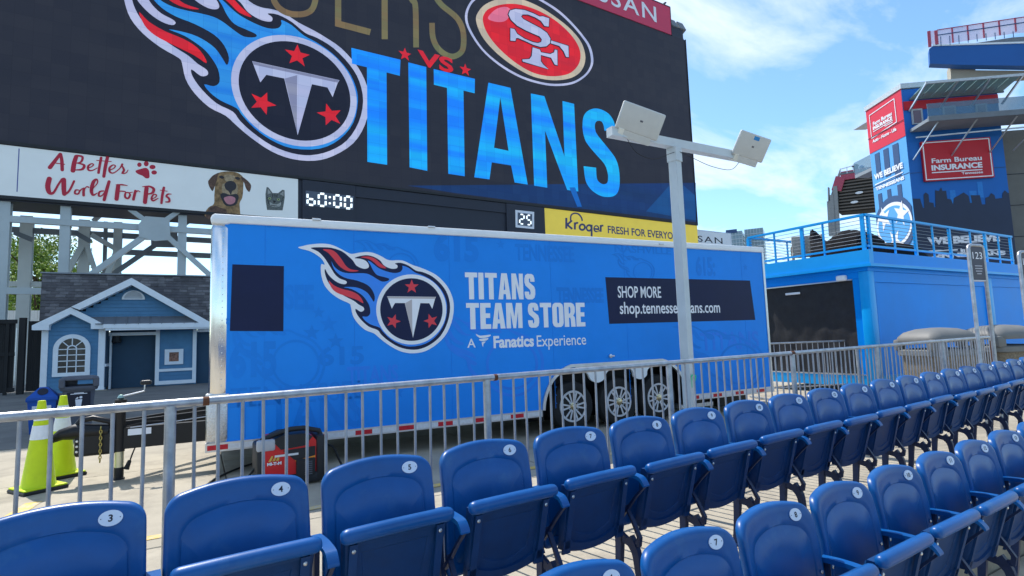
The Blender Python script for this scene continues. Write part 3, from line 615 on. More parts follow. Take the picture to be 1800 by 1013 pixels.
for (tl, tr, bl, sg) in (((1178, 312), (1255, 322), (1178, 437), 'fgcde'), ((1300, 318), (1375, 325), (1300, 450), 'abcdef'), ((1468, 335), (1540, 342), (1468, 462), 'abcdef'), ((1585, 350), (1655, 356), (1585, 477), 'abcdef')):
    a, b, c = Kc(*tl), Kc(*tr), Kc(*bl)
    decal_multi('clock_digit', BP, [[ribbon(q, 3.6)] for q in segdigit(*a, *b, *c, sg)], digit_on, board, .122, .004, px=True, step=.0004)
for y in (358, 425): decal('clock_colon', BP, [[Kc(*p) for p in ell(1420, y, 13, 12, 10)]], digit_on, board, .122, .004, px=True)
bbox('recess_frame', ub + .02, bu(888, 350)[0], zlo, zb - .12, -.6, -.45, cabinet)
bbox('recess_lintel', ub + .02, bu(888, 350)[0], zb - .75, zb - .12, -.45, .06, cabinet)
bbox('recess_sill', ub + .02, bu(888, 350)[0], 7.7, 8.0, -.45, .05, cabinet)
wu0 = bu(686, 380)[0]; wu1 = bu(828, 385)[0]
bbox('recess_window', wu0, wu1, 7.9, 9.0, -.44, -.40, win_glass)
for k in range(5): bbox('window_mullion', wu0 + (wu1 - wu0) * k / 4 - .04, wu0 + (wu1 - wu0) * k / 4 + .04, 7.9, 9.0, -.40, -.34, black_plastic)
bbox('window_head', wu0 - .04, wu1 + .04, 9.0, 9.1, -.40, -.34, black_plastic)
for k in range(3): bbox('window_blind', wu0 + (wu1 - wu0) * (k + .55) / 4, wu0 + (wu1 - wu0) * (k + .98) / 4, 8.6, 8.98, -.399, -.38, ink)
uc = bu(888, 350)[0]; ud = bu(955, 362)[0]
bbox('play_clock_box', uc, ud, zlo, zb - .12, 0.0, .12, cabinet)
decal('play_clock_frame', BP, [[(904, 370), (937, 373.5), (937, 403.5), (904.5, 400.5)]], logo_white, board, .135, .01, px=True)
decal('clock_face', BP, [[(908, 374.5), (933.5, 377.5), (933.5, 399.5), (908, 396.5)]], digit_back, board, .142, .005, px=True)
for a, b, c, sg in (((911.5, 377.5), (919, 378.5), (911.5, 394), 'abged'), ((924, 379), (931, 380), (924, 395.5), 'afgcd')):
    decal_multi('clock_digit', BP, [[ribbon(q, 2.3)] for q in segdigit(*a, *b, *c, sg)], digit_on, board, .149, .003, px=True, step=.0004)
bbox('grocery_banner', bu(956, 364)[0], uR, 7.8, zb - .12, 0.0, .06, yellow_b)
a0 = BP.uv(1067, 397); a1 = BP.uv(1067, 410.5); e0 = BP.uv(1183, 410)
lettering('FRESH FOR EVERYONE', BP, ((a0[0], a0[1]), (a0[0] + (e0[0] - a0[0]) * 1.13, a1[1])), kro, board, .063, .003, bold=.02, px=False)
k0 = BP.uv(992, 383.5); k1 = BP.uv(1058, 411)
def KZ(pts, w): decal('banner_lettering', BP, [ribbon(pts, w)], kro, board, .063 + random.uniform(0, .004), .003, px=True)
KZ([(994.5, 383.5), (994.5, 402.5)], 3.6); KZ([(1004.5, 388), (996, 395.5), (1005, 403)], 3.4)
KZ(cat([(1002, 388), (1003, 379), (1009, 375.5), (1016, 377), (1021, 383), (1022.5, 389)], False, 4), 2.6)
KZ([(1009.5, 404), (1009.5, 391.5)], 3.4); KZ(cat([(1009.5, 395.5), (1012, 392.5), (1015.5, 392.5)], False, 3), 3.2)
decal('banner_lettering', BP, [ell(1022.5, 399.8, 6.3, 6.6, 24), ell(1022.5, 399.8, 3.0, 3.2, 20)], kro, board, .063, .003, px=True)
decal('banner_lettering', BP, [ell(1034.6, 401.2, 5.9, 6.6, 24), ell(1034.3, 401.2, 2.8, 3.2, 20)], kro, board, .064, .003, px=True)
KZ([(1039, 395.5), (1039, 416)], 3.2)
decal('banner_lettering', BP, [ell(1047.3, 402.6, 5.3, 6.3, 24), [(1044.6, 401.3), (1050.2, 401.8), (1050, 400), (1047.2, 398.3), (1044.8, 399.6)], [(1044.8, 404.2), (1053.2, 405), (1053, 407.5), (1050, 407), (1046.5, 406.2)]], kro, board, .063, .003, px=True)
KZ([(1055, 408), (1055, 396)], 3.2); KZ(cat([(1055, 399.5), (1056.8, 397.2), (1059.6, 397.4)], False, 3), 3.0)

# lower white sign showing past the scoreboard
NP = Plane((0, 31.2), 1.8)
sg = thing('name_board', 'low white board with black lettering showing between scoreboard and city tower', 'sign', (0, 31.2, 0), radians(1.8))
a = NP.uv(1150, 402); b = NP.uv(1286, 440); zt2 = NP.uv(1286, 412)[1]
mk('panel', MB().box((a[0], -.02, 5.6), (b[0], .25, zt2)), white_trim, sg)
mk('frame', MB().box((a[0], -.03, zt2), (b[0] + .05, .27, zt2 + .08)).box((b[0], -.03, 5.5), (b[0] + .08, .27, zt2)), alu, sg)
c0 = NP.uv(1227, 412); c1 = NP.uv(1270, 431)
lettering('NISSAN', NP, ((c1[0] - (c1[0] - c0[0]) * 1.95, c0[1] - .12), (c1[0], c1[1] + .1)), ink, sg, .03, .01, spacing=1.2, px=False)
mk('post', MB().box((a[0] + .5, .05, 0), (a[0] + .7, .2, 5.6)), steel_grey, sg); mk('post', MB().box((b[0] - .7, .05, 0), (b[0] - .5, .2, 5.6)), steel_grey, sg)

# ================================================================== STEEL FRAME UNDER THE SCOREBOARD
st = thing('steel_support_frame', 'pale grey steel columns and crossed braces holding up the scoreboard, behind the blue house', 'steel frame', (0, 30, 0))
F1 = Plane((0, 30.35), 1.8); F2 = Plane((0, 33.5), 1.8)
zroof = 7.86
def column(pl, x, y, w, m=steel_grey, z1=zroof, flange=True):
    u, _ = pl.uv(x, y); mb = MB()
    if flange:   # wide-flange section
        for s_ in (-1, 1): mb.add([pl.at(u + a, z, d + s_ * w * .42) for z in (0, z1) for a, d in ((-w / 2, -.02), (w / 2, -.02), (w / 2, .02), (-w / 2, .02))], [(0, 1, 2, 3), (7, 6, 5, 4), (0, 1, 5, 4), (1, 2, 6, 5), (2, 3, 7, 6), (3, 0, 4, 7)])
        mb.add([pl.at(u + a, z, d) for z in (0, z1) for a, d in ((-.03, -w * .4), (.03, -w * .4), (.03, w * .4), (-.03, w * .4))], [(0, 1, 2, 3), (7, 6, 5, 4), (0, 1, 5, 4), (1, 2, 6, 5), (2, 3, 7, 6), (3, 0, 4, 7)])
    else: mb.beam(pl.at(u, 0), pl.at(u, z1), w, w, (0, 1, 0))
    return mk('column', mb, m, st, world=True)
for x, y, w in ((4, 440, .46), (114, 430, .36)): column(F1, x, y, w)
for x, y, w in ((46, 440, .46), (148, 430, .44), (207, 430, .36)): column(F2, x, y, w, steel_grey)
column(F2, 185, 430, .16, steel_dark, flange=False)
for x in (-60, 320, 470, 640, 800): column(F1, x, 430, .36)
def brace(name, pl, p, q, w, m, d=0.0, h=None):
    a = pl.uv(*p); b = pl.uv(*q); return mk(name, MB().beam(pl.at(a[0], a[1], d), pl.at(b[0], b[1], d), h or w, w, pl.n), m, st, world=True)
def hbeam(pl, x0, x1, p, w, m, d=0):
    z = pl.uv(*p)[1]; a = pl.uv(x0, p[1])[0]; b = pl.uv(x1, p[1])[0]
    return mk('beam', MB().beam(pl.at(a, z, d), pl.at(b, z, d), .22, w, (0, 0, 1)), m, st, world=True)
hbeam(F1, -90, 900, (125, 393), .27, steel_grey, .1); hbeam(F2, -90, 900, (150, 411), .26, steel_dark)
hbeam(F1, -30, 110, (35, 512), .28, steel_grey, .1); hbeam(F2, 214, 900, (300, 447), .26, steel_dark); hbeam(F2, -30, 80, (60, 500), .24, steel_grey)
brace('brace', F1, (212, 358), (275, 403), .2, steel_grey, .2); brace('brace', F1, (338, 358), (275, 400), .2, steel_grey, .24)
brace('brace', F1, (275, 402), (150, 492), .24, steel_grey, .2); brace('brace', F1, (278, 403), (372, 488), .22, steel_grey, .24)
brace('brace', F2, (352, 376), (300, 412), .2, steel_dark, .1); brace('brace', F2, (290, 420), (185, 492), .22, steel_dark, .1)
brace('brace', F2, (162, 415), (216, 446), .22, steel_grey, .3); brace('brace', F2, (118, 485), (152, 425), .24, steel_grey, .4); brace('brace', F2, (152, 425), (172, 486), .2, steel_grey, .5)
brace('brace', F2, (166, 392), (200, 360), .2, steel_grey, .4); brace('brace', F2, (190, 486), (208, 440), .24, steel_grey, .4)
brace('brace', F1, (122, 398), (152, 415), .2, steel_dark, -1.5); brace('brace', F1, (10, 398), (45, 412), .2, steel_dark, -1.5)
decal('gusset_plate', F1, [[(256, 383), (298, 386), (300, 424), (272, 426), (245, 419), (244, 397)]], steel_grey, st, .36, .05, px=True)
decal('gusset_plate', F2, [[(265, 402), (312, 405), (312, 437), (266, 436)]], steel_dark, st, .3, .05, px=True)

# ================================================================== TREE AND WHITE FENCE BEHIND
def tree(px0, py0, Y, h, rad, label, seed):
    rnd = random.Random(seed); d = ray(px0, py0); t = Y / d.y; x = d.x * t
    T = thing('broadleaf_tree', label, 'tree', (x, Y, 0), 0, 'trees beyond the steel frame')
    mb = MB(); mb.tube([(0, 0, 0), (.1, .05, h * .25), (.05, -.1, h * .5), (.2, 0, h * .8)], [.28, .22, .15, .05], 8)
    for k in range(9):
        a = k * 2.4; z = h * (.28 + .05 * k); mb.tube([(0.08, 0, z), (cos(a) * rad * .45, sin(a) * rad * .45, z + h * .12), (cos(a) * rad * .8, sin(a) * rad * .8, z + h * .2)], [.09, .06, .02], 5)
    mk('trunk', mb, bark, T, smooth=60)
    cl = [(rnd.gauss(0, rad * .42), rnd.gauss(0, rad * .42), h * rnd.uniform(.30, .95), rnd.uniform(.5, 1.15)) for _ in range(46)]
    for m_, n_ in ((leafA, 5200), (leafB, 3800)):
        mb = MB()
        for _ in range(n_):
            cx, cy, cz, cr_ = rnd.choice(cl); v = Vector((rnd.gauss(0, 1), rnd.gauss(0, 1), rnd.gauss(0, 1))).normalized() * cr_ * rnd.uniform(.55, 1.05)
            c = Vector((cx, cy, cz)) + v; s_ = rnd.uniform(.06, .12); a = Vector((rnd.gauss(0, 1), rnd.gauss(0, 1), rnd.gauss(0, 1))).normalized(); b = a.orthogonal().normalized()
            mb.v += [c - a * s_, c + b * s_ * .5, c + a * s_, c - b * s_ * .5]; o = len(mb.v) - 4; mb.f.append((o, o + 1, o + 2, o + 3))
        mk('crown', mb, m_, T, fix=False)
tree(70, 480, 40, 8.3, 2.7, 'light green leafy tree seen through the steel columns', 3)
tree(18, 480, 44, 8.8, 3.0, 'light green leafy tree at the left edge behind the first steel column', 5)
wf = Plane((0, 37), 1.8); a = wf.uv(-60, 555)[0]; b = wf.uv(90, 555)[0]; zt3 = wf.uv(40, 546)[1]
w_ = thing('white_fence', 'low white board fence beyond the black gate under the trees', 'fence', (0, 37, 0), radians(1.8))
n_ = 24
for k in range(n_): mk('board', MB().box((a + (b - a) * k / n_, -.02, 0), (a + (b - a) * (k + .93) / n_, .02, zt3)), white_paint, w_)
mk('rail', MB().box((a, .02, zt3 - .3), (b, .08, zt3 - .15)), white_paint, w_)
# ================================================================== SMALL BLUE HOUSE
HY = 24.7; HP = Plane((0, HY), -1.4); HM = Plane((0, HY + .55), -1.4); HG = Plane((0, HY + .02), -1.4)     # bay front, main wall
hu = lambda x, y: HP.uv(x, y); mu_ = lambda x, y: HM.uv(x, y)
house = thing('small_blue_house', 'small blue clapboard house with white gables and grey shingle roof behind the trailer tongue', 'house', (0, HY, 0), radians(-1.4))
def hbox(name, u0, u1, z0, z1, d0, d1, m, kind=None, parent=None, pl=HP):
    """d measured outwards from the plane (towards the camera)"""
    mb = MB(); mb.add([pl.at(u, z, d) for z in (z0, z1) for d in (d1, d0) for u in (u0, u1)], [(0, 2, 3, 1), (4, 5, 7, 6), (0, 1, 5, 4), (2, 6, 7, 3), (0, 4, 6, 2), (1, 3, 7, 5)])
    return mk(name, mb, m, parent or house, world=True, kind=kind)
def siding(u0, u1, z0, z1, pl, inside, holes=(), pitch=.135):
    """overlapping boards, each a thin wedge, cut to a shape"""
    mb = MB(); z = z0
    while z < z1 - .01:
        zz_ = min(z + pitch, z1); zm = (z + zz_) / 2
        spans = [(u0, u1)]
        if inside: spans = inside(zm)
        for a, b in spans:
            segs = [(a, b)]
            for hu0, hu1, hz0, hz1 in holes:
                if hz0 < zm < hz1:
                    ns = []
                    for s0, s1 in segs:
                        if hu0 > s0: ns.append((s0, min(s1, hu0)))
                        if hu1 < s1: ns.append((max(s0, hu1), s1))
                    segs = ns
            for s0, s1 in segs:
                if s1 - s0 < .02: continue
                mb.add([pl.at(s0, z, .028), pl.at(s1, z, .028), pl.at(s1, zz_, .006), pl.at(s0, zz_, .006), pl.at(s0, z, 0), pl.at(s1, z, 0), pl.at(s1, zz_, -.02), pl.at(s0, zz_, -.02)],
                       [(0, 1, 2, 3), (4, 7, 6, 5), (0, 4, 5, 1), (3, 2, 6, 7), (0, 3, 7, 4), (1, 5, 6, 2)])
        z = zz_
    return mk('siding', mb, siding_m, house, world=True, kind='stuff')
# bay with the arched window
b0 = hu(73, 640)[0]; b1 = hu(184, 640)[0]; ez = hu(170, 577)[1]; pk = hu(128, 546); 
hbox('wall', b0 + .02, b1 - .02, 0, ez + .02, -.55, -.02, siding_m)
def bayspan(z):
    if z < ez: return [(b0, b1)]
    t = (z - ez) / (pk[1] - ez); return [(b0 + (pk[0] - b0) * t, b1 + (pk[0] - b1) * t)]
mb = MB(); mb.add([HP.at(b0, ez, -.02), HP.at(b1, ez, -.02), HP.at(pk[0], pk[1], -.02)], [(0, 1, 2)]); mk('wall', mb, siding_m, house, world=True)
siding(b0, b1, 0, pk[1] - .05, HP, bayspan)
hbox('corner_board', b0 - .02, b0 + .16, 0, ez, 0, .05, white_trim); hbox('corner_board', b1 - .2, b1 + .0, 0, ez, 0, .05, white_trim)
hbox('skirting_board', b1 - .55, b1 + .02, 0, .12, 0.05, .075, white_trim); hbox('side_board', b1 - .02, b1 + .0, .12, ez, -.55, -.0, white_trim)
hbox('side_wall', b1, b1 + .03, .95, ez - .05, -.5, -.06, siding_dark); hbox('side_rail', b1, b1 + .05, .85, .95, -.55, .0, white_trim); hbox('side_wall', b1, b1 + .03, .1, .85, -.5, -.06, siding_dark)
def strip(name, pl, p, q, w, d0, d1, m, px=True):
    a = pl.uv(*p) if px else p; b = pl.uv(*q) if px else q
    v = Vector((b[0] - a[0], b[1] - a[1])).normalized(); nx, nz_ = -v.y * w / 2, v.x * w / 2
    c = [(a[0] + nx, a[1] + nz_), (b[0] + nx, b[1] + nz_), (b[0] - nx, b[1] - nz_), (a[0] - nx, a[1] - nz_)]
    mb = MB(); mb.add([pl.at(x, z, d0) for x, z in c] + [pl.at(x, z, d1) for x, z in c], [(0, 1, 2, 3), (7, 6, 5, 4), (0, 4, 5, 1), (1, 5, 6, 2), (2, 6, 7, 3), (3, 7, 4, 0)])
    return mk(name, mb, m, house, world=True)
def polyboard(name, pl, pts, d0, d1, m, parent=None):
    c = [pl.uv(*p) for p in pts]; n = len(c)
    v, f = fill([c]); mb = plate(v, f, pl, d1, d1 - d0); return mk(name, mb, m, parent or house, world=True, fix=False)
polyboard('gable_trim', HP, [(61, 581), (61, 573), (128, 541.5), (186, 571), (186, 579), (163, 579), (163, 570), (128, 553), (91, 572), (90, 581)], .05, .35, white_trim)
# main gable
hg = lambda x, y: HG.uv(x, y)
polyboard('gable_trim', HG, [(130, 541), (234, 491), (369, 567), (369, 576), (185, 578), (185, 571), (350, 568), (234, 503), (144, 546)], .05, .45, white_trim)
ga = hg(148, 546); gb = hg(352, 566); gp = hg(234, 503); gz = hg(200, 557)[1]
def gspan(z):
    tl = (z - ga[1]) / (gp[1] - ga[1]); tr = (z - gb[1]) / (gp[1] - gb[1])
    return [(ga[0] + (gp[0] - ga[0]) * max(0, tl) - (.5 if tl < 0 else 0), gb[0] + (gp[0] - gb[0]) * max(0, tr))]
siding(0, 0, gz - .2, gp[1] - .04, HG, gspan)
mb = MB(); mb.add([HG.at(ga[0] - .6, gb[1], -.02), HG.at(gb[0], gb[1], -.02), HG.at(gp[0], gp[1], -.02)], [(0, 1, 2)]); mk('wall', mb, siding_m, house, world=True)
# half-round vent
vc = hg(235, 527); vr = .36
decal('vent', HG, [[(vc[0] + vr * cos(t * pi / 14), vc[1] + vr * .95 * sin(t * pi / 14)) for t in range(15)]], white_trim, house, .07, .04)
vt = mk('vent_opening', plate(*fill([[(vc[0] + .28 * cos(t * pi / 14), vc[1] + .045 + .26 * sin(t * pi / 14)) for t in range(15)]]), HG, .075, .003), mat('vent_shade', (.32, .33, .34), .7), house, world=True)
for k in range(5):
    zz_ = vc[1] + .07 + k * .045; hw = math.sqrt(max(.001, .27 ** 2 - (k * .05) ** 2)); hbox('slat', vc[0] - hw, vc[0] + hw, zz_, zz_ + .018, .076, .095, white_trim, pl=HG)
# metal awning under the gable
z0a = hg(200, 571)[1]; z1a = hg(200, 557)[1]; ua0 = hg(172, 560)[0]; ua1 = hg(352, 566)[0]
mb = MB(); mb.add([HG.at(ua0, z0a, .42), HG.at(ua1 + .2, z0a, .42), HG.at(ua1 - .3, z1a, .06), HG.at(ua0 - .2, z1a, .06)], [(0, 1, 2, 3)])
aw = mk('awning', mb, metal_roof, house, world=True)
for k in range(9):
    u = ua0 + .2 + (ua1 - ua0) * k / 9; o = mk('seam', MB().beam(HG.at(u, z0a, .51), HG.at(u - .02, z1a, .07), .02, .03, (0, 0, 1)), metal_roof, house, world=True)
hbox('fascia', b1 + .05, hg(369, 572)[0], z0a - .22, z0a, .0, .42, white_trim, pl=HG)
for p_, q_ in (((130, 541), (234, 491)), ((234, 491), (369, 567))):
    a = hg(*p_); b = hg(*q_); mb = MB(); mb.add([HG.at(a[0], a[1] - .03, .3), HG.at(b[0], b[1] - .03, .3), HG.at(b[0], b[1] - .03, -2.4), HG.at(a[0], a[1] - .03, -.9)], [(0, 1, 2, 3)]); mk('gable_roof', mb, shingle_m, house, world=True)
for p_, q_ in (((61, 573), (128, 541.5)), ((128, 541.5), (186, 571))):
    a = hu(*p_); b = hu(*q_); mb = MB(); mb.add([HP.at(a[0], a[1] - .03, .3), HP.at(b[0], b[1] - .03, .3), HP.at(b[0], b[1] - .03, -1.4), HP.at(a[0], a[1] - .03, -.4)], [(0, 1, 2, 3)]); mk('gable_roof', mb, shingle_m, house, world=True)
# main wall, door opening, right-hand panel
z0a = mu_(200, 571)[1]; mz = z0a - .2; d0 = mu_(192, 640)[0]; d1 = mu_(274.5, 640)[0]; e1 = mu_(345, 630)[0]; f1 = mu_(420, 630)[0]
hbox('wall', b0 + .05, f1, 0, mz, -2.9, -2.6, siding_m, pl=HM)
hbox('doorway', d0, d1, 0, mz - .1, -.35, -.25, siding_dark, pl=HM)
hbox('door_lintel', d0 - .05, d1 + .02, mz - .22, mz - .1, -.02, .08, white_trim, pl=HM); hbox('door_lintel', d0, d1, mz - .09, mz, -.1, .0, siding_dark, pl=HM)
hbox('door_post', d0, d0 + .06, 0, mz - .22, -.1, .04, white_trim, pl=HM)
hbox('wall', d1, e1, 0, mz, -.3, -.02, siding_m, pl=HM)
siding(d1 + .02, e1 - .02, .12, mz, HM, None)
hbox('frame_board', d1 - .03, d1 + .1, .05, mz, 0, .07, white_trim, pl=HM); hbox('frame_board', e1 - .13, e1, .05, mz, 0, .07, white_trim, pl=HM)
hbox('frame_board', d1 + .1, e1 - .13, .05, .19, 0, .065, white_trim, pl=HM); zr = mu_(310, 650)[1]; hbox('frame_board', d1 + .1, e1 - .13, zr - .05, zr + .05, 0, .065, white_trim, pl=HM)
hbox('door', e1 + .02, f1, .0, mz - .15, -.3, -.2, siding_dark, pl=HM); hbox('door_lintel', e1 + .02, f1, mz - .14, mz - .02, -.1, .03, white_trim, pl=HM)
hbox('plinth', b1 - .6, b1 + .1, -.02, .03, 0, .12, concrete)
pa = mu_(290, 614.5); pb = mu_(322, 640)
hbox('picture_frame', pa[0], pb[0], pb[1], pa[1], .03, .08, white_trim, pl=HM)
hbox('picture', pa[0] + .15, pb[0] - .15, pb[1] + .12, pa[1] - .12, .08, .085, mat('picture_print', (.25, .12, .08), .5, var=.9, scale=14), pl=HM)
lampu = mu_(205, 596)
mk('ceiling_lamp', MB().lathe([(.0, .12), (.12, .1), (.16, -.1), (.12, -.16), (0, -.16)], HM.at(lampu[0], lampu[1], .0), 12), black_plastic, house, world=True)
# arched window
wa = hu(92, 663); wb = hu(158, 661); wt = hu(126, 588)[1]; cx = (wa[0] + wb[0]) / 2; hw = (wb[0] - wa[0]) / 2; cz = wt - hw
def arch(hw_, zb_, zt_, n=18):
    c = zt_ - hw_; return [(cx - hw_, zb_), (cx + hw_, zb_)] + [(cx + hw_ * cos(pi * k / n), c + hw_ * sin(pi * k / n)) for k in range(n + 1)]
wz = wa[1]
W_ = decal('window', HP, [arch(hw, wz, wt), arch(hw - .145, wz + .13, wt - .145)], white_trim, house, .075, .05)
gl = decal('pane', HP, [arch(hw - .145, wz + .13, wt - .145)], mat('house_window_glass', (.03, .03, .034), .15, var=.9, scale=1.6, spec=.4, dirt=((.13, .11, .09, 1), 1.8, .55, .6)), W_, .034, .005)
gw = hw - .145; zc = wt - .145 - gw
def munt(a, b, w=.03): 
    o = strip('muntin', HP, a, b, w, .04, .06, white_trim, px=False); o.parent = W_; return o
z0w = wz + .13
for k in (-1, 1): munt((cx + k * gw / 3, z0w), (cx + k * gw / 3, zc))
hh = (zc - z0w) / 4
for k in range(1, 5): munt((cx - gw, z0w + hh * k), (cx + gw, z0w + hh * k))
munt((cx, zc + gw / 3), (cx, zc + gw))
for a in (45, 135): munt((cx + gw / 3 * cos(radians(a)), zc + gw / 3 * sin(radians(a))), (cx + gw * cos(radians(a)), zc + gw * sin(radians(a))))
decal('muntin', HP, [[(cx + (gw / 3 + .02) * cos(pi * k / 14), zc + (gw / 3 + .02) * sin(pi * k / 14)) for k in range(15)] + [(cx + (gw / 3 - .02) * cos(pi * k / 14), zc + (gw / 3 - .02) * sin(pi * k / 14)) for k in range(14, -1, -1)]], white_trim, W_, .06, .02)
# roof: sloping slab and rows of shingles
rz1 = None
eZ = hu(62, 574)[1]; eY = .25; RP = Plane((0, HY + 2.0), -1.4); rr1 = RP.uv(74, 481); rr2 = RP.uv(370, 486.8); rZ = (rr1[1] + rr2[1]) / 2
le = hu(64, 573)[0]; lr = rr1[0]; re_ = f1 + .3
def RF(a, t, lift=0.0):
    """point on the roof: a = distance along, t = 0 at the eaves .. 1 at the ridge"""
    P0 = HP.at(a, eZ, -.30); P1 = RP.at(a, rZ, 0); return P0.lerp(P1, t) + Vector((0, -.6, .8)) * lift
mb = MB(); q = [RF(le, 0), RF(re_, 0), RF(re_, 1), RF(lr, 1)]; mb.add(q + [p - Vector((0, 0, .1)) for p in q], [(0, 1, 2, 3), (7, 6, 5, 4), (0, 4, 5, 1), (3, 2, 6, 7), (0, 3, 7, 4), (1, 5, 6, 2)]); mk('roof', mb, shingle_m, house, world=True)
rb_ = [RF(lr, 1), RF(re_, 1)]; back = [RP.at(lr - .1, eZ, -2), RP.at(re_, eZ, -2)]
mb = MB(); mb.add(rb_ + back[::-1], [(0, 1, 2, 3)]); mk('roof', mb, shingle_m, house, world=True)
hbox('wall', b0 + .1, b0 + .2, 0, ez, -3.4, -.6, siding_m)
rows = 17
for tone, mm in enumerate((shingle_m, shingle_l)):
    mb = MB()
    for r in range(rows):
        t0 = r / rows; t1 = min(1, (r + 1.25) / rows); a0_ = le + (lr - le) * t0; x = a0_ + (r % 2) * .14; rr = random.Random(r * 3)
        k = 0
        while x < re_ - .05:
            w__ = .28 + rr.uniform(-.02, .02); pick = rr.random() < .38
            if pick == bool(tone):
                x1 = min(x + w__ - .012, re_); q = [RF(x, t0, .022), RF(x1, t0, .022), RF(x1, t1, .004), RF(x, t1, .004)]
                q2 = [RF(x, t0, .004), RF(x1, t0, .004)]
                mb.add(q + q2, [(0, 1, 2, 3), (4, 5, 1, 0), (0, 3, 4), (1, 5, 2)])
            x += w__
    mk('shingles', mb, mm, house, world=True, kind='stuff')
mk('ridge_cap', MB().beam(RF(lr - .03, 1, .03), RF(re_, 1, .03), .16, .05), metal_roof, house, world=True)

# ================================================================== BLACK WOODEN GATE, left edge
GP = Plane((0, 25.4), -1.4)
gt = thing('black_wooden_gate', 'black stained wooden gate and fence left of the small blue house', 'gate', (0, 25.4, 0), radians(-1.4))
ga0 = GP.uv(-70, 630)[0]; ga1 = GP.uv(41, 630)[0]; gz1 = GP.uv(30, 562)[1]; gb1 = GP.uv(71, 630)[0]
def gbox(name, u0, u1, z0, z1, d0, d1, m): 
    mb = MB(); mb.add([GP.at(u, z, d) for z in (z0, z1) for d in (d1, d0) for u in (u0, u1)], [(0, 2, 3, 1), (4, 5, 7, 6), (0, 1, 5, 4), (2, 6, 7, 3), (0, 4, 6, 2), (1, 3, 7, 5)]); return mk(name, mb, m, gt, world=True)
n_ = 26
for k in range(n_):
    u = ga0 + (ga1 - ga0 - .25) * k / n_; gbox('board', u, u + (ga1 - ga0 - .25) / n_ * .93, .08, gz1 - .1 + random.uniform(-.01, .01), -.03, 0, fence_black)
for k in range(7):
    u = ga1 + .1 + (gb1 - ga1 - .1) * k / 7; gbox('board', u, u + (gb1 - ga1 - .1) / 7 * .93, .08, gz1 - .06, -.03, 0, fence_black)
gbox('post', ga1 - .14, ga1 + .04, 0, gz1 + .06, -.1, .1, fence_black); gbox('post', ga1 - .5, ga1 - .4, 0, gz1, 0, .06, fence_black)
gbox('rail', ga0, ga1 - .2, gz1 - .14, gz1, 0, .08, fence_black); gbox('rail', ga0, ga1 - .2, 1.35, 1.48, 0, .05, fence_black); gbox('rail', ga0, ga1 - .2, .1, .24, 0, .05, fence_black)
gbox('latch_strip', ga1 - .2, ga1 - .17, .5, gz1 - .3, .1, .13, alu)
# ================================================================== TRAILER
th = radians(-3.7); TW = 2.45; TZ0, TZ1 = 0.36, 2.90
tu0 = TP.uv(368, 560)[0]; tu1 = TP.uv(1357, 660)[0]
tr = thing('enclosed_trailer', 'long blue enclosed cargo trailer with TITANS TEAM STORE lettering and three wheels', 'trailer', (0, 6.9, 0), th)
def tb(name, u0, u1, z0, z1, d0, d1, m, parent=tr, kind=None, bev=0):
    """box on the trailer; d = distance out from the lettered side, negative = into the body"""
    if bev: mb = bevbox((u0, -d1, z0), (u1, -d0, z1), bev)
    else: mb = MB(); mb.box((u0, -d1, z0), (u1, -d0, z1))
    return mk(name, mb, m, parent, kind=kind, smooth=40 if bev else None)
# the body: side with the wheel opening cut out, ends, roof
wh = [TP.uv(1011, 714), TP.uv(1092, 704), TP.uv(1162, 695)]; wx = [a[0] for a in wh]; WR = .365; WZ = .40
AR = .50
outline = [(tu0 + .14, TZ0), (wx[0] - AR, TZ0)] + [(wx[0] + AR * cos(a), WZ + .02 + AR * sin(a)) for a in (pi - pi * k / 12 for k in range(0, 9))]
def cusp(xa, xb): 
    xm = (xa + xb) / 2; return [(xm - .12, WZ + .36), (xm - .06, WZ + .30), (xm, WZ + .28), (xm + .06, WZ + .30), (xm + .12, WZ + .36)]
outline = [(tu0 + .14, TZ0), (wx[0] - AR, TZ0), (wx[0] - AR, WZ), (wx[0] - AR * .94, WZ + .2), (wx[0] - AR * .75, WZ + .36), (wx[0] - AR * .4, WZ + .49), (wx[0] - .08, WZ + .53), (wx[2] + .08, WZ + .53),
           (wx[2] + AR * .4, WZ + .49), (wx[2] + AR * .75, WZ + .36), (wx[2] + AR * .94, WZ + .2), (wx[2] + AR, WZ), (wx[2] + AR, TZ0), (tu1, TZ0), (tu1, TZ1 - .08), (tu0 + .14, TZ1 - .08)]
v, f = fill([outline]); side = plate(v, f, TP, 0, .03)
mk('side_panel', side, trailer_blue, tr, world=True, fix=False)
mb = MB(); mb.box((tu0 + .14, TW - .03, TZ0), (tu1, TW, TZ1 - .08)); mk('side_panel', mb, trailer_blue, tr)
tb('end_door', tu1 - .03, tu1, TZ0, TZ1 - .08, -TW + .04, -.04, trailer_blue)
tb('roof', tu0 + .1, tu1, TZ1 - .1, TZ1 - .02, -TW + .04, -.04, white_paint)
tb('floor', tu0 + .14, wx[0] - AR - .02, TZ0, TZ0 + .08, -TW + .04, -.04, black_paint); tb('floor', wx[2] + AR + .02, tu1 - .04, TZ0, TZ0 + .08, -TW + .04, -.04, black_paint)
tb('wheel_well', wx[0] - AR - .02, wx[2] + AR + .02, WZ + .54, WZ + .58, -TW + .04, -.04, black_paint); tb('wheel_well', wx[0] - AR - .02, wx[2] + AR + .02, .12, WZ + .54, -.62, -.57, black_paint); tb('wheel_well', wx[2] + AR + .01, wx[2] + AR + .03, .2, WZ + .54, -.62, -.04, black_paint); tb('wheel_well', wx[0] - AR - .03, wx[0] - AR - .01, .2, WZ + .54, -.62, -.04, black_paint)
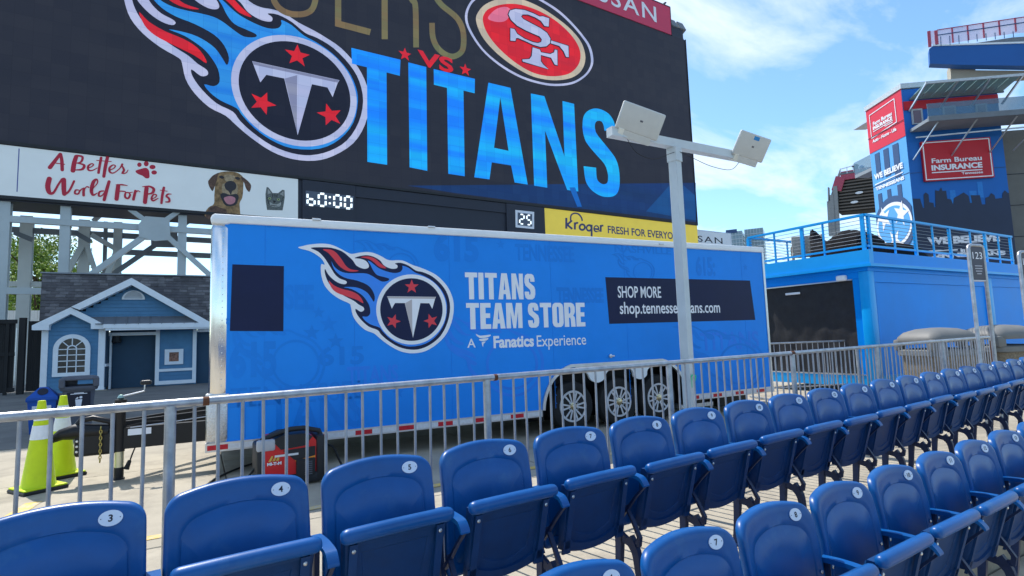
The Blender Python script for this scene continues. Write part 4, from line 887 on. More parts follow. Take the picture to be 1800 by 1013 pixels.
# wheel arch lining: pale fender with a scalloped edge
sc = [(wx[0] - .10, WZ + .5)]
cu_ = []
for xa, xb in ((wx[0], wx[1]), (wx[1], wx[2])):
    xm = (xa + xb) / 2
    cu_.append([(xa + .03, WZ + .535)] + cat([(xa + .10, WZ + .50), (xa + .24, WZ + .43), (xm - .12, WZ + .33), (xm, WZ + .285), (xm + .12, WZ + .33), (xb - .24, WZ + .43), (xb - .10, WZ + .50)], False, 3) + [(xb - .03, WZ + .535)])
for lp in cu_: decal('fender', TP, [lp], white_paint, tr, .004, .04)
fl = cat([(wx[0] - AR - .035, TZ0), (wx[0] - AR - .02, WZ + .08), (wx[0] - AR * .92, WZ + .24), (wx[0] - AR * .72, WZ + .39), (wx[0] - AR * .38, WZ + .51), (wx[0] - .05, WZ + .56)], False, 3)
fr = [(wx[2] + (wx[0] - x), z) for x, z in fl][::-1]
decal('arch_trim', TP, [ribbon(fl + fr, .045)], alu, tr, .03, .05)
# rails, corner, gravel guard
tb('top_rail', tu0 + .02, tu1 + .01, TZ1 - .10, TZ1, -.06, .03, white_trim, bev=.02)
tb('corner_post', tu0, tu0 + .20, TZ0 + .40, TZ1 - .10, -.20, .012, chrome, bev=.06)
tb('corner_cap', tu0 - .005, tu0 + .21, TZ1 - .12, TZ1 + .004, -.22, .034, white_trim, bev=.05)
tb('gravel_guard', tu0 - .02, tu0 + .20, TZ0, TZ0 + .50, -.25, .018, tread, bev=.04)
tb('guard_trim', tu0 - .025, tu0 + .205, TZ0 + .50, TZ0 + .53, -.25, .025, alu); tb('guard_trim', tu0 + .075, tu0 + .095, TZ0 + .0, TZ0 + .50, .016, .028, alu)
tb('front_panel', tu0 + .01, tu0 + .05, TZ0, TZ1 - .12, -TW + .05, -.2, chrome)
mb = MB()
for k in range(26): mb.lathe([(.007, 0), (.006, -.003), (0, -.004)], (tu0 + .125, -.012, TZ0 + .62 + k * .072), 8, 'Y')
mk('rivets', mb, alu, tr, kind='stuff')
tb('end_trim', tu1 - .04, tu1 + .01, TZ0, TZ1 - .1, -.05, .012, alu)
# bottom rail with red and silver reflective strips
segs = [(tu0 - .02, wx[0] - AR - .06), (wx[2] + AR + .06, tu1 + .01)]
for a, b in segs:
    tb('bottom_rail', a, b, TZ0 - .085, TZ0 + .01, -.06, .022, alu)
    x = a + .02; k = 0
    while x < b - .1:
        x1 = min(x + .28, b - .01); tb('reflector', x, min(x + .20, b - .01), TZ0 - .065, TZ0 - .012, .0225, .026, refl_red); 
        if x + .22 < b - .05: tb('reflector', x + .20, min(x + .52, b - .01), TZ0 - .065, TZ0 - .012, .0225, .025, refl_white)
        x += .52
tb('underframe', tu0 + .1, tu1, TZ0 - .12, TZ0, -.35, -.27, black_paint); tb('underframe', tu0 + .1, tu1, TZ0 - .12, TZ0, -TW + .3, -TW + .38, black_paint)
for k in range(12): tb('cross_member', tu0 + .3 + k * .72, tu0 + .35 + k * .72, TZ0 - .1, TZ0, -TW + .4, -.36, black_paint)
tb('step', tu1 - 1.25, tu1 - .55, .10, .30, -.5, -.1, black_paint); tb('step', tu1 - 2.2, tu1 - 1.5, .16, .22, -.55, .02, alu)
# wheels
alloy = mat('silver_alloy', (.60, .62, .66), .35, .35, var=.08)
def wheel(x, sidey, face):
    """sidey = centre depth, face = -1 when its outside looks to the lettered side"""
    Wp = mk('wheel', MB().lathe([(.0, -.11), (.20, -.11), (.225, -.105), (.25, -.112), (.30, -.118), (.345, -.10), (.362, -.06), (.365, 0), (.362, .06), (.345, .10), (.30, .118), (.25, .11), (.0, .11)], (x, sidey, WR + .003), 40, 'Y'), rubber, tr, smooth=30)
    y = sidey + face * .105
    rim = MB(); rg = [(.232, 0), (.226, face * .012), (.202, face * .010), (.190, -face * .02), (.192, -face * .05)]
    rim.rings([[(x + r * cos(2 * pi * k / 40), y + d, WR + r * sin(2 * pi * k / 40)) for k in range(40)] for r, d in rg], False, False)
    mk('rim', rim, alloy, Wp, smooth=40)
    mk('brake_drum', MB().lathe([(.19, -face * .06), (.19, -face * .05), (0, -face * .05)], (x, y, WR), 24, 'Y'), black_paint, Wp)
    sp = MB()
    for k in range(6):
        for s_ in (-1, 1):
            a = 2 * pi * k / 6 + s_ * .17; a2 = 2 * pi * k / 6 + s_ * .21
            sp.beam((x + .055 * cos(a), y - face * .008, WR + .055 * sin(a)), (x + .198 * cos(a2), y - face * .002, WR + .198 * sin(a2)), .024, .030, (0, 1, 0))
    mk('spokes', sp, alloy, Wp)
    mk('hub_cap', MB().lathe([(.056, -face * .01), (.054, face * .006), (.036, face * .010), (.032, face * .024), (.024, face * .028), (0, face * .029)], (x, y, WR), 20, 'Y'), mat('hub_gold', (.66, .55, .34), .25, 1.0), Wp, smooth=35)
    for k in range(6):
        a = 2 * pi * k / 6 + .5; mk('nut', MB().lathe([(.011, 0), (.010, face * .02), (0, face * .022)], (x + .082 * cos(a), y, WR + .082 * sin(a)), 6, 'Y'), chrome, Wp)
for x in wx: wheel(x, .16, -1); wheel(x, TW - .16, 1)
for x in wx: mk('axle', MB().beam((x, .2, WR), (x, TW - .2, WR), .08, .08), black_paint, tr)
# --- print on the side
T_ = lambda s, tl, br, m=logo_white, off=.004, **k: lettering(s, TP, (tl, br), m, tr, off, .002, **k)
decal('navy_patch', TP, [[(408.5, 465), (499, 468), (498, 582.5), (404, 582)]], navy, tr, .0035, .003, px=True)
decal('navy_patch', TP, [[(1064, 487.5), (1318, 493.5), (1327.5, 562.5), (1071, 569.5)]], navy, tr, .0035, .003, px=True)
emblem(lambda x, y: TP.uv(x, y), TP, tr, dict(white=logo_white, navy=navy, blue=logo_blue, red=logo_red, grey=logo_grey), .004, .0012)
def condensed(s, plane, tl, br, m, w=.62, name='lettering', off=.004):
    """heavy narrow capitals drawn as blocks; box in photograph px"""
    G = dict(T=(1, [[(0, 1), (1, 1), (1, .82), (.70, .82), (.70, 0), (.30, 0), (.30, .82), (0, .82)]]),
             I=(.46, [[(0, 0), (0, 1), (.42, 1), (.42, 0)]]),
             A=(1.08, [[(0, 0), (.30, 1), (.78, 1), (1.08, 0), (.68, 0), (.64, .2), (.44, .2), (.40, 0)], [(.47, .36), (.61, .36), (.54, .76)]]),
             N=(1.02, [[(0, 0), (0, 1), (.40, 1), (.66, .42), (.66, 1), (1.02, 1), (1.02, 0), (.64, 0), (.36, .62), (.36, 0)]]),
             E=(.84, [[(0, 0), (0, 1), (.84, 1), (.84, .82), (.42, .82), (.42, .60), (.78, .60), (.78, .42), (.42, .42), (.42, .18), (.84, .18), (.84, 0)]]),
             M=(1.34, [[(0, 0), (0, 1), (.50, 1), (.67, .45), (.84, 1), (1.34, 1), (1.34, 0), (.98, 0), (.98, .66), (.78, 0), (.56, 0), (.36, .66), (.36, 0)]]),
             S=(1, [[(.03, .30), (.03, .20), (.10, .06), (.28, 0), (.70, 0), (.90, .07), (.98, .20), (.98, .38), (.90, .50), (.46, .67), (.43, .78), (.50, .84), (.56, .78), (.57, .69), (.95, .69), (.94, .84), (.86, .95), (.68, 1), (.32, 1), (.12, .94), (.04, .80), (.04, .66), (.12, .54), (.52, .37), (.57, .26), (.50, .16), (.43, .20), (.42, .30)]]),
             O=(1, [[(.0, .18), (.08, .06), (.26, 0), (.74, 0), (.92, .06), (1, .18), (1, .82), (.92, .94), (.74, 1), (.26, 1), (.08, .94), (0, .82)], [(.41, .2), (.46, .16), (.54, .16), (.59, .2), (.59, .8), (.54, .84), (.46, .84), (.41, .8)]]),
             R=(1, [[(0, 0), (0, 1), (.66, 1), (.88, .94), (.98, .82), (.98, .62), (.88, .50), (.80, .47), (.94, .40), (.98, .28), (1, 0), (.60, 0), (.57, .30), (.52, .38), (.41, .38), (.41, 0)], [(.41, .55), (.41, .83), (.52, .83), (.58, .76), (.58, .62), (.52, .55)]]))
    G[' '] = (.28, [])
    W0 = sum(G[c][0] + .09 for c in s) - .09; a = plane.uv(*tl); b = plane.uv(*br); sx = (b[0] - a[0]) / W0; sy = a[1] - b[1]; x = 0; grp = []
    for c in s:
        if G[c][1]: grp.append([[(a[0] + (x + p[0]) * sx, b[1] + p[1] * sy) for p in lp] for lp in G[c][1]])
        x += G[c][0] + .09
    return decal_multi(name, plane, grp, m, tr, off, .002)
condensed('TITANS', TP, (817, 479), (941.5, 526.5), logo_white)
condensed('TEAM STORE', TP, (819, 533), (1029, 574), logo_white)
T_('A', (821, 596), (836, 611), bold=.01); T_('Fanatics', (867, 591), (938.5, 609.5), bold=.035); T_('Experience', (943, 590), (1030.5, 612), bold=.004)
for q in (((836, 587), (844, 590.5), (862, 588.5), (859, 592.5), (843, 594.5)), ((842, 596.5), (858, 594.5), (855, 598.5), (846, 600)), ((846.5, 602), (853.5, 600.8), (849.5, 605), (849, 610.5))):
    decal('wing_mark', TP, [cat(list(q), sub=2)], logo_white, tr, .0045, .002, px=True)
T_('SHOP MORE', (1085, 503), (1162, 524), off=.0065, bold=.012); T_('shop.tennesseetitans.com', (1088.5, 531), (1266, 556), off=.0065, bold=.012)
# faint tone-on-tone pattern in the wrap
def G_(s, tl, br, m=ghost_blue, **k): lettering(s, TP, (tl, br), m, tr, .0022, .001, name='wrap_pattern', **k)
G_('615', (762, 408), (842, 462), bold=.05); G_('SEE', (500, 500), (552, 545), bold=.04); G_('TENNESSEE', (978, 505), (1062, 533), bold=.05); G_('TENNESSEE', (405, 683), (640, 700), bold=.0)
G_('615', (404, 600), (486, 662), bold=.04); G_('TITANS', (404, 705), (640, 750), bold=.02); G_('TENNESSEE', (905, 428), (1010, 462), bold=.03); G_('615:', (1222, 450), (1258, 486), bold=.04)
G_('NASHVILLE', (470, 395), (700, 412), bold=.02); G_('TITANS', (610, 645), (700, 672), m=ghost_violet, bold=.03); G_('NASHVILLE', (1080, 430), (1180, 448), bold=.02); G_('TITANS', (1230, 585), (1335, 612), m=ghost_violet, bold=.02); G_('615', (560, 610), (640, 640), bold=.03)
for x, y, r in ((578, 570, .11), (548, 585, .10), (590, 600, .10), (560, 550, .08), (880, 430, .07), (1000, 600, .09), (1250, 520, .09), (700, 690, .08), (1310, 470, .06)):
    u, v_ = TP.uv(x, y); decal('wrap_pattern', TP, [star(u, v_, r)], ghost_blue, tr, .0022, .001)
def ghost_emblem(cx, cy, k, m):
    mf = lambda x, y: TP.uv(cx + (x - CEN[0]) * k, cy + (y - CEN[1]) * k)
    for nm, o in (('r1', 0), ('r3', 0), ('r2', 0)): decal('wrap_pattern', TP, [[mf(*p) for p in cat(EM[nm], sub=2)]], m, tr, .0016, .001)
    decal('wrap_pattern', TP, [[mf(*p) for p in cat(EM['white'], sub=2)], [mf(*p) for p in cat(EM['navy'], sub=2)]], m, tr, .0024, .001)
    decal('wrap_pattern', TP, [[mf(*p) for p in ell(CEN[0], CEN[1], 61, 61, 40)], [mf(*p) for p in ell(CEN[0], CEN[1], 55, 55, 40)]], m, tr, .0026, .001)
ghost_emblem(900, 640, .75, ghost_violet); ghost_emblem(705, 470, .42, ghost_blue); ghost_emblem(1300, 640, .6, ghost_blue); ghost_emblem(1130, 478, .28, ghost_blue); ghost_emblem(520, 640, .7, ghost_blue)
mb = MB()
for x in (465, 622, 790, 968, 1098, 1202, 1305):
    for k in range(21): mb.lathe([(.006, 0), (.004, -.002), (0, -.0025)], (TP.uv(x, 500)[0] + .02, -.001, TZ0 + .08 + k * .115), 6, 'Y')
mk('seam_rivets', mb, trailer_blue, tr, kind='stuff')
for x in (465, 622, 790, 968, 1098, 1202, 1305):
    u = TP.uv(x, 500)[0]; tb('panel_seam', u, u + .006, TZ0 + .01, TZ1 - .1, .0, .0018, ghost_blue)
for x, y in ((1073, 626), (757, 400), (556, 387), (1160, 430)): 
    u, v_ = TP.uv(x, y); mk('marker_lamp', bevbox((u - .05, -.05, v_ - .012), (u + .05, -.01, v_ + .012), .008), alu, tr)
mk('side_latch', MB().lathe([(.03, 0), (.028, -.015), (0, -.018)], (TP.uv(1073, 626)[0], 0, TP.uv(1073, 626)[1]), 12, 'Y'), alu, tr)
# --- tongue, hitch, jack
TY = 1.22                                      # centre line of the trailer
jk = onz(205, 847); jp = TP.uv(205, 700)
LP = Plane((0, 7.45), -3.7)
ju = LP.uv(205, 720)[0]; hz = LP.uv(300, 752)
ly = .58
zt_, zb_ = LP.uv(280, 747)[1], LP.uv(280, 783)[1]
mk('tongue', MB().beam((ju + .02, ly, (zt_ + zb_) / 2), (tu0 + .3, ly + .02, (zt_ + zb_) / 2 + .0), .10, zt_ - zb_), black_paint, tr)
mk('tongue_rail', MB().beam((ju - .05, ly + .05, zt_ + .0), (tu0 + .3, ly + .9, zt_ + .0), .06, .12), black_paint, tr)
mk('tongue_rail', MB().beam((ju - .05, ly + .15, zt_ + .02), (tu0 + .3, ly + 1.6, zt_ + .02), .05, .1), black_paint, tr)
mk('plug_cable', MB().tube([(ju + .15, ly - .03, zb_ + .02), (ju + .12, ly - .04, zb_ - .07), (ju + .1, ly - .04, zb_ - .14)], .008, 6).tube([(ju + .1, ly - .04, zb_ - .13), (ju + .07, ly - .04, zb_ - .22)], [.018, .028], 8), cable_m, tr)
mk('coupler_plate', bevbox((ju - .40, ly - .06, zb_ - .04), (ju - .02, ly + .06, zt_ - .02), .03), black_paint, tr)
mk('coupler', MB().tube([(ju - .60, ly, zt_ - .07), (ju - .52, ly, zt_ - .02), (ju - .40, ly, zt_ + .0), (ju - .1, ly, zt_ - .02)], [.035, .06, .085, .07], 10).tube([(ju - .42, ly, zt_ + .02), (ju - .36, ly, zt_ + .11), (ju - .25, ly, zt_ + .13), (ju - .1, ly, zt_ + .08), (ju - .02, ly, zt_ - .02)], .03, 8), black_paint, tr, smooth=50)
for k in range(3): mk('bolt', MB().lathe([(.014, 0), (.012, -.012), (0, -.013)], (ju - .37, ly - .06, zb_ + .02 + k * .055), 8, 'Y'), alu, tr)
jkz = LP.uv(205, 708)[1]
jack = mk('jack', MB().lathe([(.050, .30), (.050, jkz - .02), (.058, jkz), (.058, jkz + .03), (0, jkz + .03)], (ju, ly - .02, 0), 16), black_paint, tr, smooth=40)
mk('jack_leg', MB().lathe([(.043, .09), (.043, .32), (0, .32)], (ju, ly - .02, 0), 16), mat('jack_zinc', (.62, .60, .42), .3, .7), jack, smooth=40)
mk('jack_foot', MB().lathe([(.058, 0), (.058, .012), (.046, .02), (.046, .13), (0, .13)], (ju, ly - .02, 0), 16), black_paint, jack, smooth=40)
mk('jack_crank', MB().tube([(ju, ly - .02, jkz + .03), (ju, ly - .02, jkz + .06), (ju + .04, ly - .03, jkz + .07), (ju + .22, ly - .06, jkz + .11), (ju + .225, ly - .06, jkz + .19)], .009, 8), alu, jack)
mk('crank_handle', bevbox((ju + .18, ly - .09, jkz + .18), (ju + .29, ly - .03, jkz + .23), .02), black_plastic, jack)
mk('crank_nut', MB().lathe([(.02, 0), (.035, .02), (.02, .05), (0, .055)], (ju, ly - .02, jkz + .03), 8), mat('green_zinc', (.3, .42, .38), .35, .8), jack)
chm = mat('chain_brass', (.45, .36, .12), .35, .8); ch = MB()
for k in range(11):
    z = zt_ + .02 - k * .034; R_ = .018; 
    pts = [(ju - .16 + (R_ * .62 * cos(a) if k % 2 else 0), ly - .09 + (0 if k % 2 else R_ * .62 * cos(a)), z + R_ * 1.2 * sin(a)) for a in (2 * pi * i / 8 for i in range(9))]
    ch.tube(pts, .0055, 5, cap=False)
mk('safety_chain', ch, chm, tr, smooth=60)
mk('label', MB().box((LP.uv(219, 750)[0], ly - .056, LP.uv(240, 764)[1]), (LP.uv(260, 750)[0], ly - .051, LP.uv(240, 753)[1])), logo_white, tr)
mk('wire', MB().tube([(ju + .05, ly - .06, zt_ + .01), (ju + .25, ly - .05, zt_ + .05), (ju + .6, ly - .05, zt_ + .03), (tu0 + .1, ly, zt_ + .10)], .008, 6), cable_m, tr)
mk('wire', MB().tube([(ju + .1, ly - .06, zt_ + .0), (ju + .5, ly - .06, zt_ + .025), (tu0 + .1, ly - .02, zt_ + .06)], .006, 6), alu, tr)

# ================================================================== GENERATOR
GY = 5.95; gx0 = Plane((0, GY), 0).uv(451, 800)[0]; gx1 = Plane((0, GY), 0).uv(572, 800)[0]; gw_ = gx1 - gx0
gen = thing('portable_generator', 'red and black portable inverter generator standing by the front end of the trailer', 'generator', ((gx0 + gx1) / 2, GY + .25, 0))
hw_ = gw_ / 2; gh = .50
prof = [(-hw_ + .06, .07), (hw_ - .09, .07), (hw_ - .07, gh - .10), (hw_ - .13, gh - .02), (-hw_ + .12, gh - .03), (-hw_ + .07, gh - .10)]
mk('housing', MB().prism(prof, -.24, .24), gen_red, gen)
mk('end_frame', bevbox((-hw_, -.25, .02), (-hw_ + .08, .25, gh - .08), .03), black_plastic, gen, smooth=40)
mk('end_frame', bevbox((hw_ - .09, -.27, .02), (hw_, .27, gh - .02), .035), black_plastic, gen, smooth=40)
mk('base', bevbox((-hw_ + .03, -.26, .015), (hw_ - .03, .26, .12), .025), black_plastic, gen, smooth=40)
mk('handle', MB().tube([(-hw_ + .02, -.17, gh - .12), (-hw_ + .06, -.17, gh - .02), (-hw_ + .25, -.16, gh + .035), (0, -.16, gh + .05), (hw_ - .2, -.16, gh + .05), (hw_ - .05, -.17, gh + .01), (hw_ - .01, -.17, gh - .10)], .026, 10), black_plastic, gen, smooth=60)
mk('top_cover', MB().prism([(-hw_ + .14, gh - .035), (-hw_ + .22, gh - .13), (hw_ - .20, gh - .115), (hw_ - .12, gh - .03), (hw_ - .2, gh + .005), (-hw_ + .24, gh + .005)], -.246, .246), black_plastic, gen)
mk('corner_guard', bevbox((-hw_ + .0, -.255, gh - .13), (-hw_ + .17, -.18, gh - .02), .02), mat('silver_plastic', (.42, .43, .46), .35), gen, smooth=40)
mk('side_panel', MB().prism([(-hw_ + .24, gh - .14), (-hw_ + .34, gh - .24), (-hw_ + .38, gh - .25), (hw_ - .10, gh - .22), (hw_ - .10, gh - .13)], -.252, -.242), black_plastic, gen)
mk('stripe', MB().prism([(-hw_ + .37, gh - .275), (hw_ - .10, gh - .245), (hw_ - .10, gh - .222), (-hw_ + .35, gh - .25)], -.254, -.246), orange, gen)
mk('sticker', MB().prism([(-hw_ + .44, gh - .40), (hw_ - .11, gh - .37), (hw_ - .11, gh - .30), (-hw_ + .44, gh - .325)], -.252, -.243), refl_white, gen)
for k, (a, b) in enumerate(((-.16, -.06), (-.04, .06))): mk('sticker', MB().box((a, -.256, gh - .195), (b, -.2525, gh - .175)), refl_white, gen)
mk('intake_grille', bevbox((-hw_ + .36, -.262, .08), (hw_ - .10, -.25, .26), .01), black_plastic, gen)
for k in range(7): mk('louvre', MB().box((-hw_ + .44, -.268, .10 + k * .02), (hw_ - .13, -.262, .11 + k * .02)), bin_grey, gen)
GPl = Plane((gen.location.x, GY + .25 - .244), 0)
for q in (((-hw_ + .105, gh - .23), (-hw_ + .135, gh - .18), (-hw_ + .15, gh - .18), (-hw_ + .13, gh - .23)), ((-hw_ + .14, gh - .23), (-hw_ + .17, gh - .18), (-hw_ + .185, gh - .18), (-hw_ + .165, gh - .23)), ((-hw_ + .175, gh - .23), (-hw_ + .195, gh - .18), (-hw_ + .21, gh - .18), (-hw_ + .20, gh - .23))):
    decal('maker_mark', GPl, [list(q)], gold, gen, .003, .002)
lettering('MI-T-M', GPl, ((-hw_ + .095, gh - .24), (-hw_ + .225, gh - .27)), logo_white, gen, .003, .001, bold=.05, px=False)
cb = mk('power_cable', MB().tube(cat([(gx0 + .1, GY + .25, .30), (gx0 - .15, GY + .22, .03), (gx0 - .45, GY + .3, .012), (gx0 - .35, GY + .75, .012), (gx0 - .1, GY + 1.2, .012), (gx0 + .3, GY + 1.6, .012)], False, 6), .011, 8), cable_m, smooth=60)
tag(cb, 'black power cable lying on the concrete between generator and trailer tongue', 'cable')
cb = mk('power_cable', MB().tube(cat([(gx1 - .02, GY + .3, .33), (gx1 + .12, GY + .25, .3), (gx1 + .2, GY + .2, .12), (gx1 + .28, GY + .1, .012), (gx1 + .7, GY + .1, .012), (gx1 + 1.1, GY + .6, .012)], False, 6), .012, 8), cable_m, smooth=60)
tag(cb, 'black cable running from the right end of the generator under the trailer', 'cable')

# ================================================================== CONES
def cone(x, y, rz, label):
    t = thing('traffic_cone', label, 'traffic cone', (x, y, 0), rz, 'traffic cones')
    mk('base', bevbox((-.19, -.19, .0), (.19, .19, .035), .012), black_plastic, t); mk('base_cover', bevbox((-.182, -.182, .034), (.182, .182, .052), .01), lime, t)
    R = lambda z: .145 - (.145 - .032) * (z - .05) / .86
    mk('cone_body', MB().lathe([(R(.05) + .012, .05), (R(.07), .07), (R(.5), .5), (R(.91), .91), (R(.91) - .012, .912), (0, .905)], n=24), lime, t, smooth=30)
    for a, b in ((.52, .66), (.71, .80)): mk('reflective_collar', MB().lathe([(R(a), a), (R(a) + .0035, a), (R(b) + .0035, b), (R(b), b)], n=24), cone_white, t, smooth=30)
    return t
cp = onz(67, 862); cone(cp.x, cp.y, radians(32), 'lime green traffic cone with white collars, the nearer and left one of two'); cp = onz(106, 838); cone(cp.x, cp.y, radians(28), 'lime green traffic cone with white collars, the farther one beside the trailer hitch')

# ================================================================== BINS near the house
def bins():
    Y = 12.6; P = Plane((0, Y), 0); u0, u1 = P.uv(43, 720)[0], P.uv(98, 720)[0]; ztop = P.uv(72, 682)[1]; zr = P.uv(72, 700)[1]
    c = (u0 + u1) / 2; w = (u1 - u0) / 2
    t = thing('recycling_bin', 'blue plastic recycling bin with peaked lid, left of the grey bin', 'bin', (c, Y + w, 0), radians(4))
    mb = MB(); mb.rings([[(sx * a, sy * a, z) for sx, sy in ((-1, -1), (1, -1), (1, 1), (-1, 1))] for a, z in ((w * .74, .0), (w * .93, zr - .03), (w * .93, zr))]); mk('body', mb, bin_blue, t)
    mb = MB(); mb.rings([[(sx * a, sy * a, z) for sx, sy in ((-1, -1), (1, -1), (1, 1), (-1, 1))] for a, z in ((w, zr - .06), (w * 1.03, zr - .03), (w * 1.0, zr + .01), (w * .28, ztop), )]); mk('lid', mb, bin_blue, t)
    n = Vector((0, -(ztop - zr), 0)); mk('opening', MB().lathe([(.075, .0), (.075, .01), (0, .01)], (0, 0, 0), 16).xf(Matrix.Translation((0, -w * .60, zr + (ztop - zr) * .58)) @ Matrix.Rotation(atan2(ztop - zr, w * .72), 4, 'X')), ink, t)
    zc_ = zr * .60; mk('notice', MB().box((-.13, -w * .88 - .012, zr * .55), (.13, -w * .88 + .0, zr * .78)), refl_white, t)
    mk('notice_stripe', MB().box((-.02, -w * .88 - .016, zr * .56), (.12, -w * .88 - .012, zr * .63)), lime, t)
    PB = Plane((c, Y + w - w * .88 - .013 * 1), 4)
    u0, u1 = P.uv(98, 700)[0], P.uv(168, 700)[0]; P2 = Plane((0, Y), 0); zt4 = P2.uv(135, 662)[1]; zr4 = P2.uv(135, 684)[1]; c = (u0 + u1) / 2; w = (u1 - u0) / 2
    t = thing('litter_bin', 'dark grey plastic litter bin with hooded open lid, before the blue house', 'bin', (c, Y + w, 0), radians(8))
    def rr(a, z, r=.3, n=5): 
        o = []
        for qx, qy, s in ((1, 1, 0), (-1, 1, 1), (-1, -1, 2), (1, -1, 3)):
            for k in range(n): an = (s + k / (n - 1)) * pi / 2; o.append((qx * a * (1 - r) + a * r * cos(an), qy * a * (1 - r) + a * r * sin(an), z))
        return o
    mk('body', MB().rings([rr(w * .68, 0), rr(w * .84, zr4)]), bin_grey, t, smooth=40)
    mk('rim', MB().rings([rr(w * .92, zr4 - .03), rr(w * .98, zr4), rr(w * .98, zr4 + .03), rr(w * .92, zr4 + .045)]), bin_grey, t, smooth=40)
    hz = zt4 - zr4
    mk('inner_shade', MB().rings([rr(w * .70, zr4 + .04), rr(w * .70, zr4 + .06)]), ink, t)
    mk('hood', MB().rings([rr(w * .94, zt4 - .07), rr(w * .96, zt4 - .05), rr(w * .86, zt4 - .01), rr(w * .6, zt4)]), bin_grey, t, smooth=40)
    for sx in (-1, 1):
        for sy in (-1, 1): mk('hood_post', bevbox((sx * w * .86 - .045, sy * w * .80 - .07, zr4 + .02), (sx * w * .86 + .045, sy * w * .80 + .07, zt4 - .03), .02), bin_grey, t)
    mk('hood_back', bevbox((-w * .8, w * .78, zr4 + .02), (-w * .1, w * .88, zt4 - .03), .02), bin_grey, t)
    yy = -w * .80; mk('notice', MB().box((-.17, yy - .02, zr4 - .36), (.17, yy - .002, zr4 - .06)), ink, t)
    for k, (a, z) in enumerate(((.07, .075), (.12, .09))): mk('notice_text', MB().box((-a, yy - .024, zr4 - z - .006), (a, yy - .02, zr4 - z + .006)), logo_white, t)
    M_ = WM[t.name]; q = M_ @ Vector((0, yy - .024, 0)); PN = Plane((q.x, q.y), 8)
    decal('notice_symbol', PN, [[(-.035, zr4 - .33), (.035, zr4 - .33), (.05, zr4 - .19), (-.05, zr4 - .19)], ], logo_white, t, .002, .001)
    decal('notice_symbol', PN, [ell(.03, zr4 - .155, .022, .022, 12), ], logo_white, t, .002, .001); decal('notice_symbol', PN, [[(-.05, zr4 - .18), (-.02, zr4 - .145), (.0, zr4 - .16), (-.02, zr4 - .18)]], logo_white, t, .002, .001)
bins()
# ================================================================== CONTAINER BAR
CX, CY = 11.5, 5.6
co = onz(1545, 683, .15); CX = co.x; CY = co.y
CR = Plane((CX, CY), 0.3); CL = Plane((CX, CY), -90)      # right side faces the camera's row; left end faces -X
zL = CR.uv(1545, 467)[1]                                  # ledge under the deck
zD = zL + .0; LEN = 14.0; WID = -(CL.uv(1318, 430)[0]) 
WID = min(max(WID, 2.5), 9)
ct = thing('container_bar', 'bright blue shipping container bar with black roller cover and railed roof deck', 'container', (CX, CY, 0))
def cbx(name, x0, x1, y0, y1, z0, z1, m, parent=ct, bev=0):
    mb = bevbox((x0, y0, z0), (x1, y1, z1), bev) if bev else MB().box((x0, y0, z0), (x1, y1, z1)); return mk(name, mb, m, parent, smooth=35 if bev else None)
zB = .22
for x0, x1 in ((.0, .22), (5.6, 5.82), (11.2, 11.42)): cbx('corner_post', x0, x1, .0, .2, zB, zL - .12, cont_cyan, bev=.015)
cbx('corner_post', .0, .2, WID - .2, WID, zB, zL - .12, cont_cyan, bev=.015)
cbx('sill', .22, 11.2, .02, .16, zB, zB + .16, cont_cyan); cbx('header', .22, 14, .03, .17, zL - .34, zL - .12, cont_blue)
cbx('side_wall', .22, 5.6, .06, .10, zB + .16, zL - .34, cont_blue); cbx('side_wall', 5.82, 11.2, .06, .10, zB + .16, zL - .34, cont_blue); cbx('side_wall', 11.42, 16, .06, .10, zB + .16, zL - .34, cont_blue)
cbx('panel_trim', .26, .32, .02, .06, zB + .16, zL - .36, cont_blue); cbx('panel_trim', 5.5, 5.56, .02, .06, zB + .16, zL - .36, cont_blue)
cbx('end_sill', .0, .14, .2, WID - .2, zB - .05, zB + .17, cont_cyan); cbx('sill_edge', -.01, .15, .2, WID - .2, zB + .17, zB + .19, alu)
# header over the cover, jamb beside it
sy0 = CL.uv(1503, 560)[0]; zs_ = CL.uv(1500, 490)[1]
cbx('end_header', .02, .14, .2, WID - .2, zs_, zL - .12, cont_blue)
cbx('end_jamb', .03, .15, .2, -sy0, zB + .19, zs_, cont_blue)
# black sheet: rippled
mb = MB(); ny, nz_ = 26, 14; y0 = -sy0; y1 = WID - .25
for j in range(nz_ + 1):
    for i in range(ny + 1):
        y = y0 + (y1 - y0) * i / ny; z = zB + .2 + (zs_ - .02 - zB - .2) * j / nz_
        mb.v.append(Vector((.06 + .009 * sin(i * 1.3 + j * .9) + .008 * sin(j * 2.2 - i * .35) + .005 * sin(i * .5 + j * 1.21), y, z)))
for j in range(nz_):
    for i in range(ny): a = j * (ny + 1) + i; mb.f.append((a, a + 1, a + ny + 2, a + ny + 1))
mk('roller_cover', mb, tarp, ct, smooth=80)
cbx('cover_bar', .0, .04, y0, y1, zs_ - .03, zs_ - .005, alu); cbx('cover_handle', .0, .03, y0 + 1.15, y0 + 1.5, zs_ - .22, zs_ - .17, white_trim, bev=.01)
mk('wall_lamp', bevbox((-.08, .42, zL - .28), (.02, .62, zL - .16), .03), white_trim, ct, smooth=40)
mk('drain_pipe', MB().tube([(-.06, .32, .1), (-.06, .32, .95)], .035, 8), galv, ct)
cbx('container_roof', .0, 15, .0, WID, zL - .12, zL - .04, cont_blue)
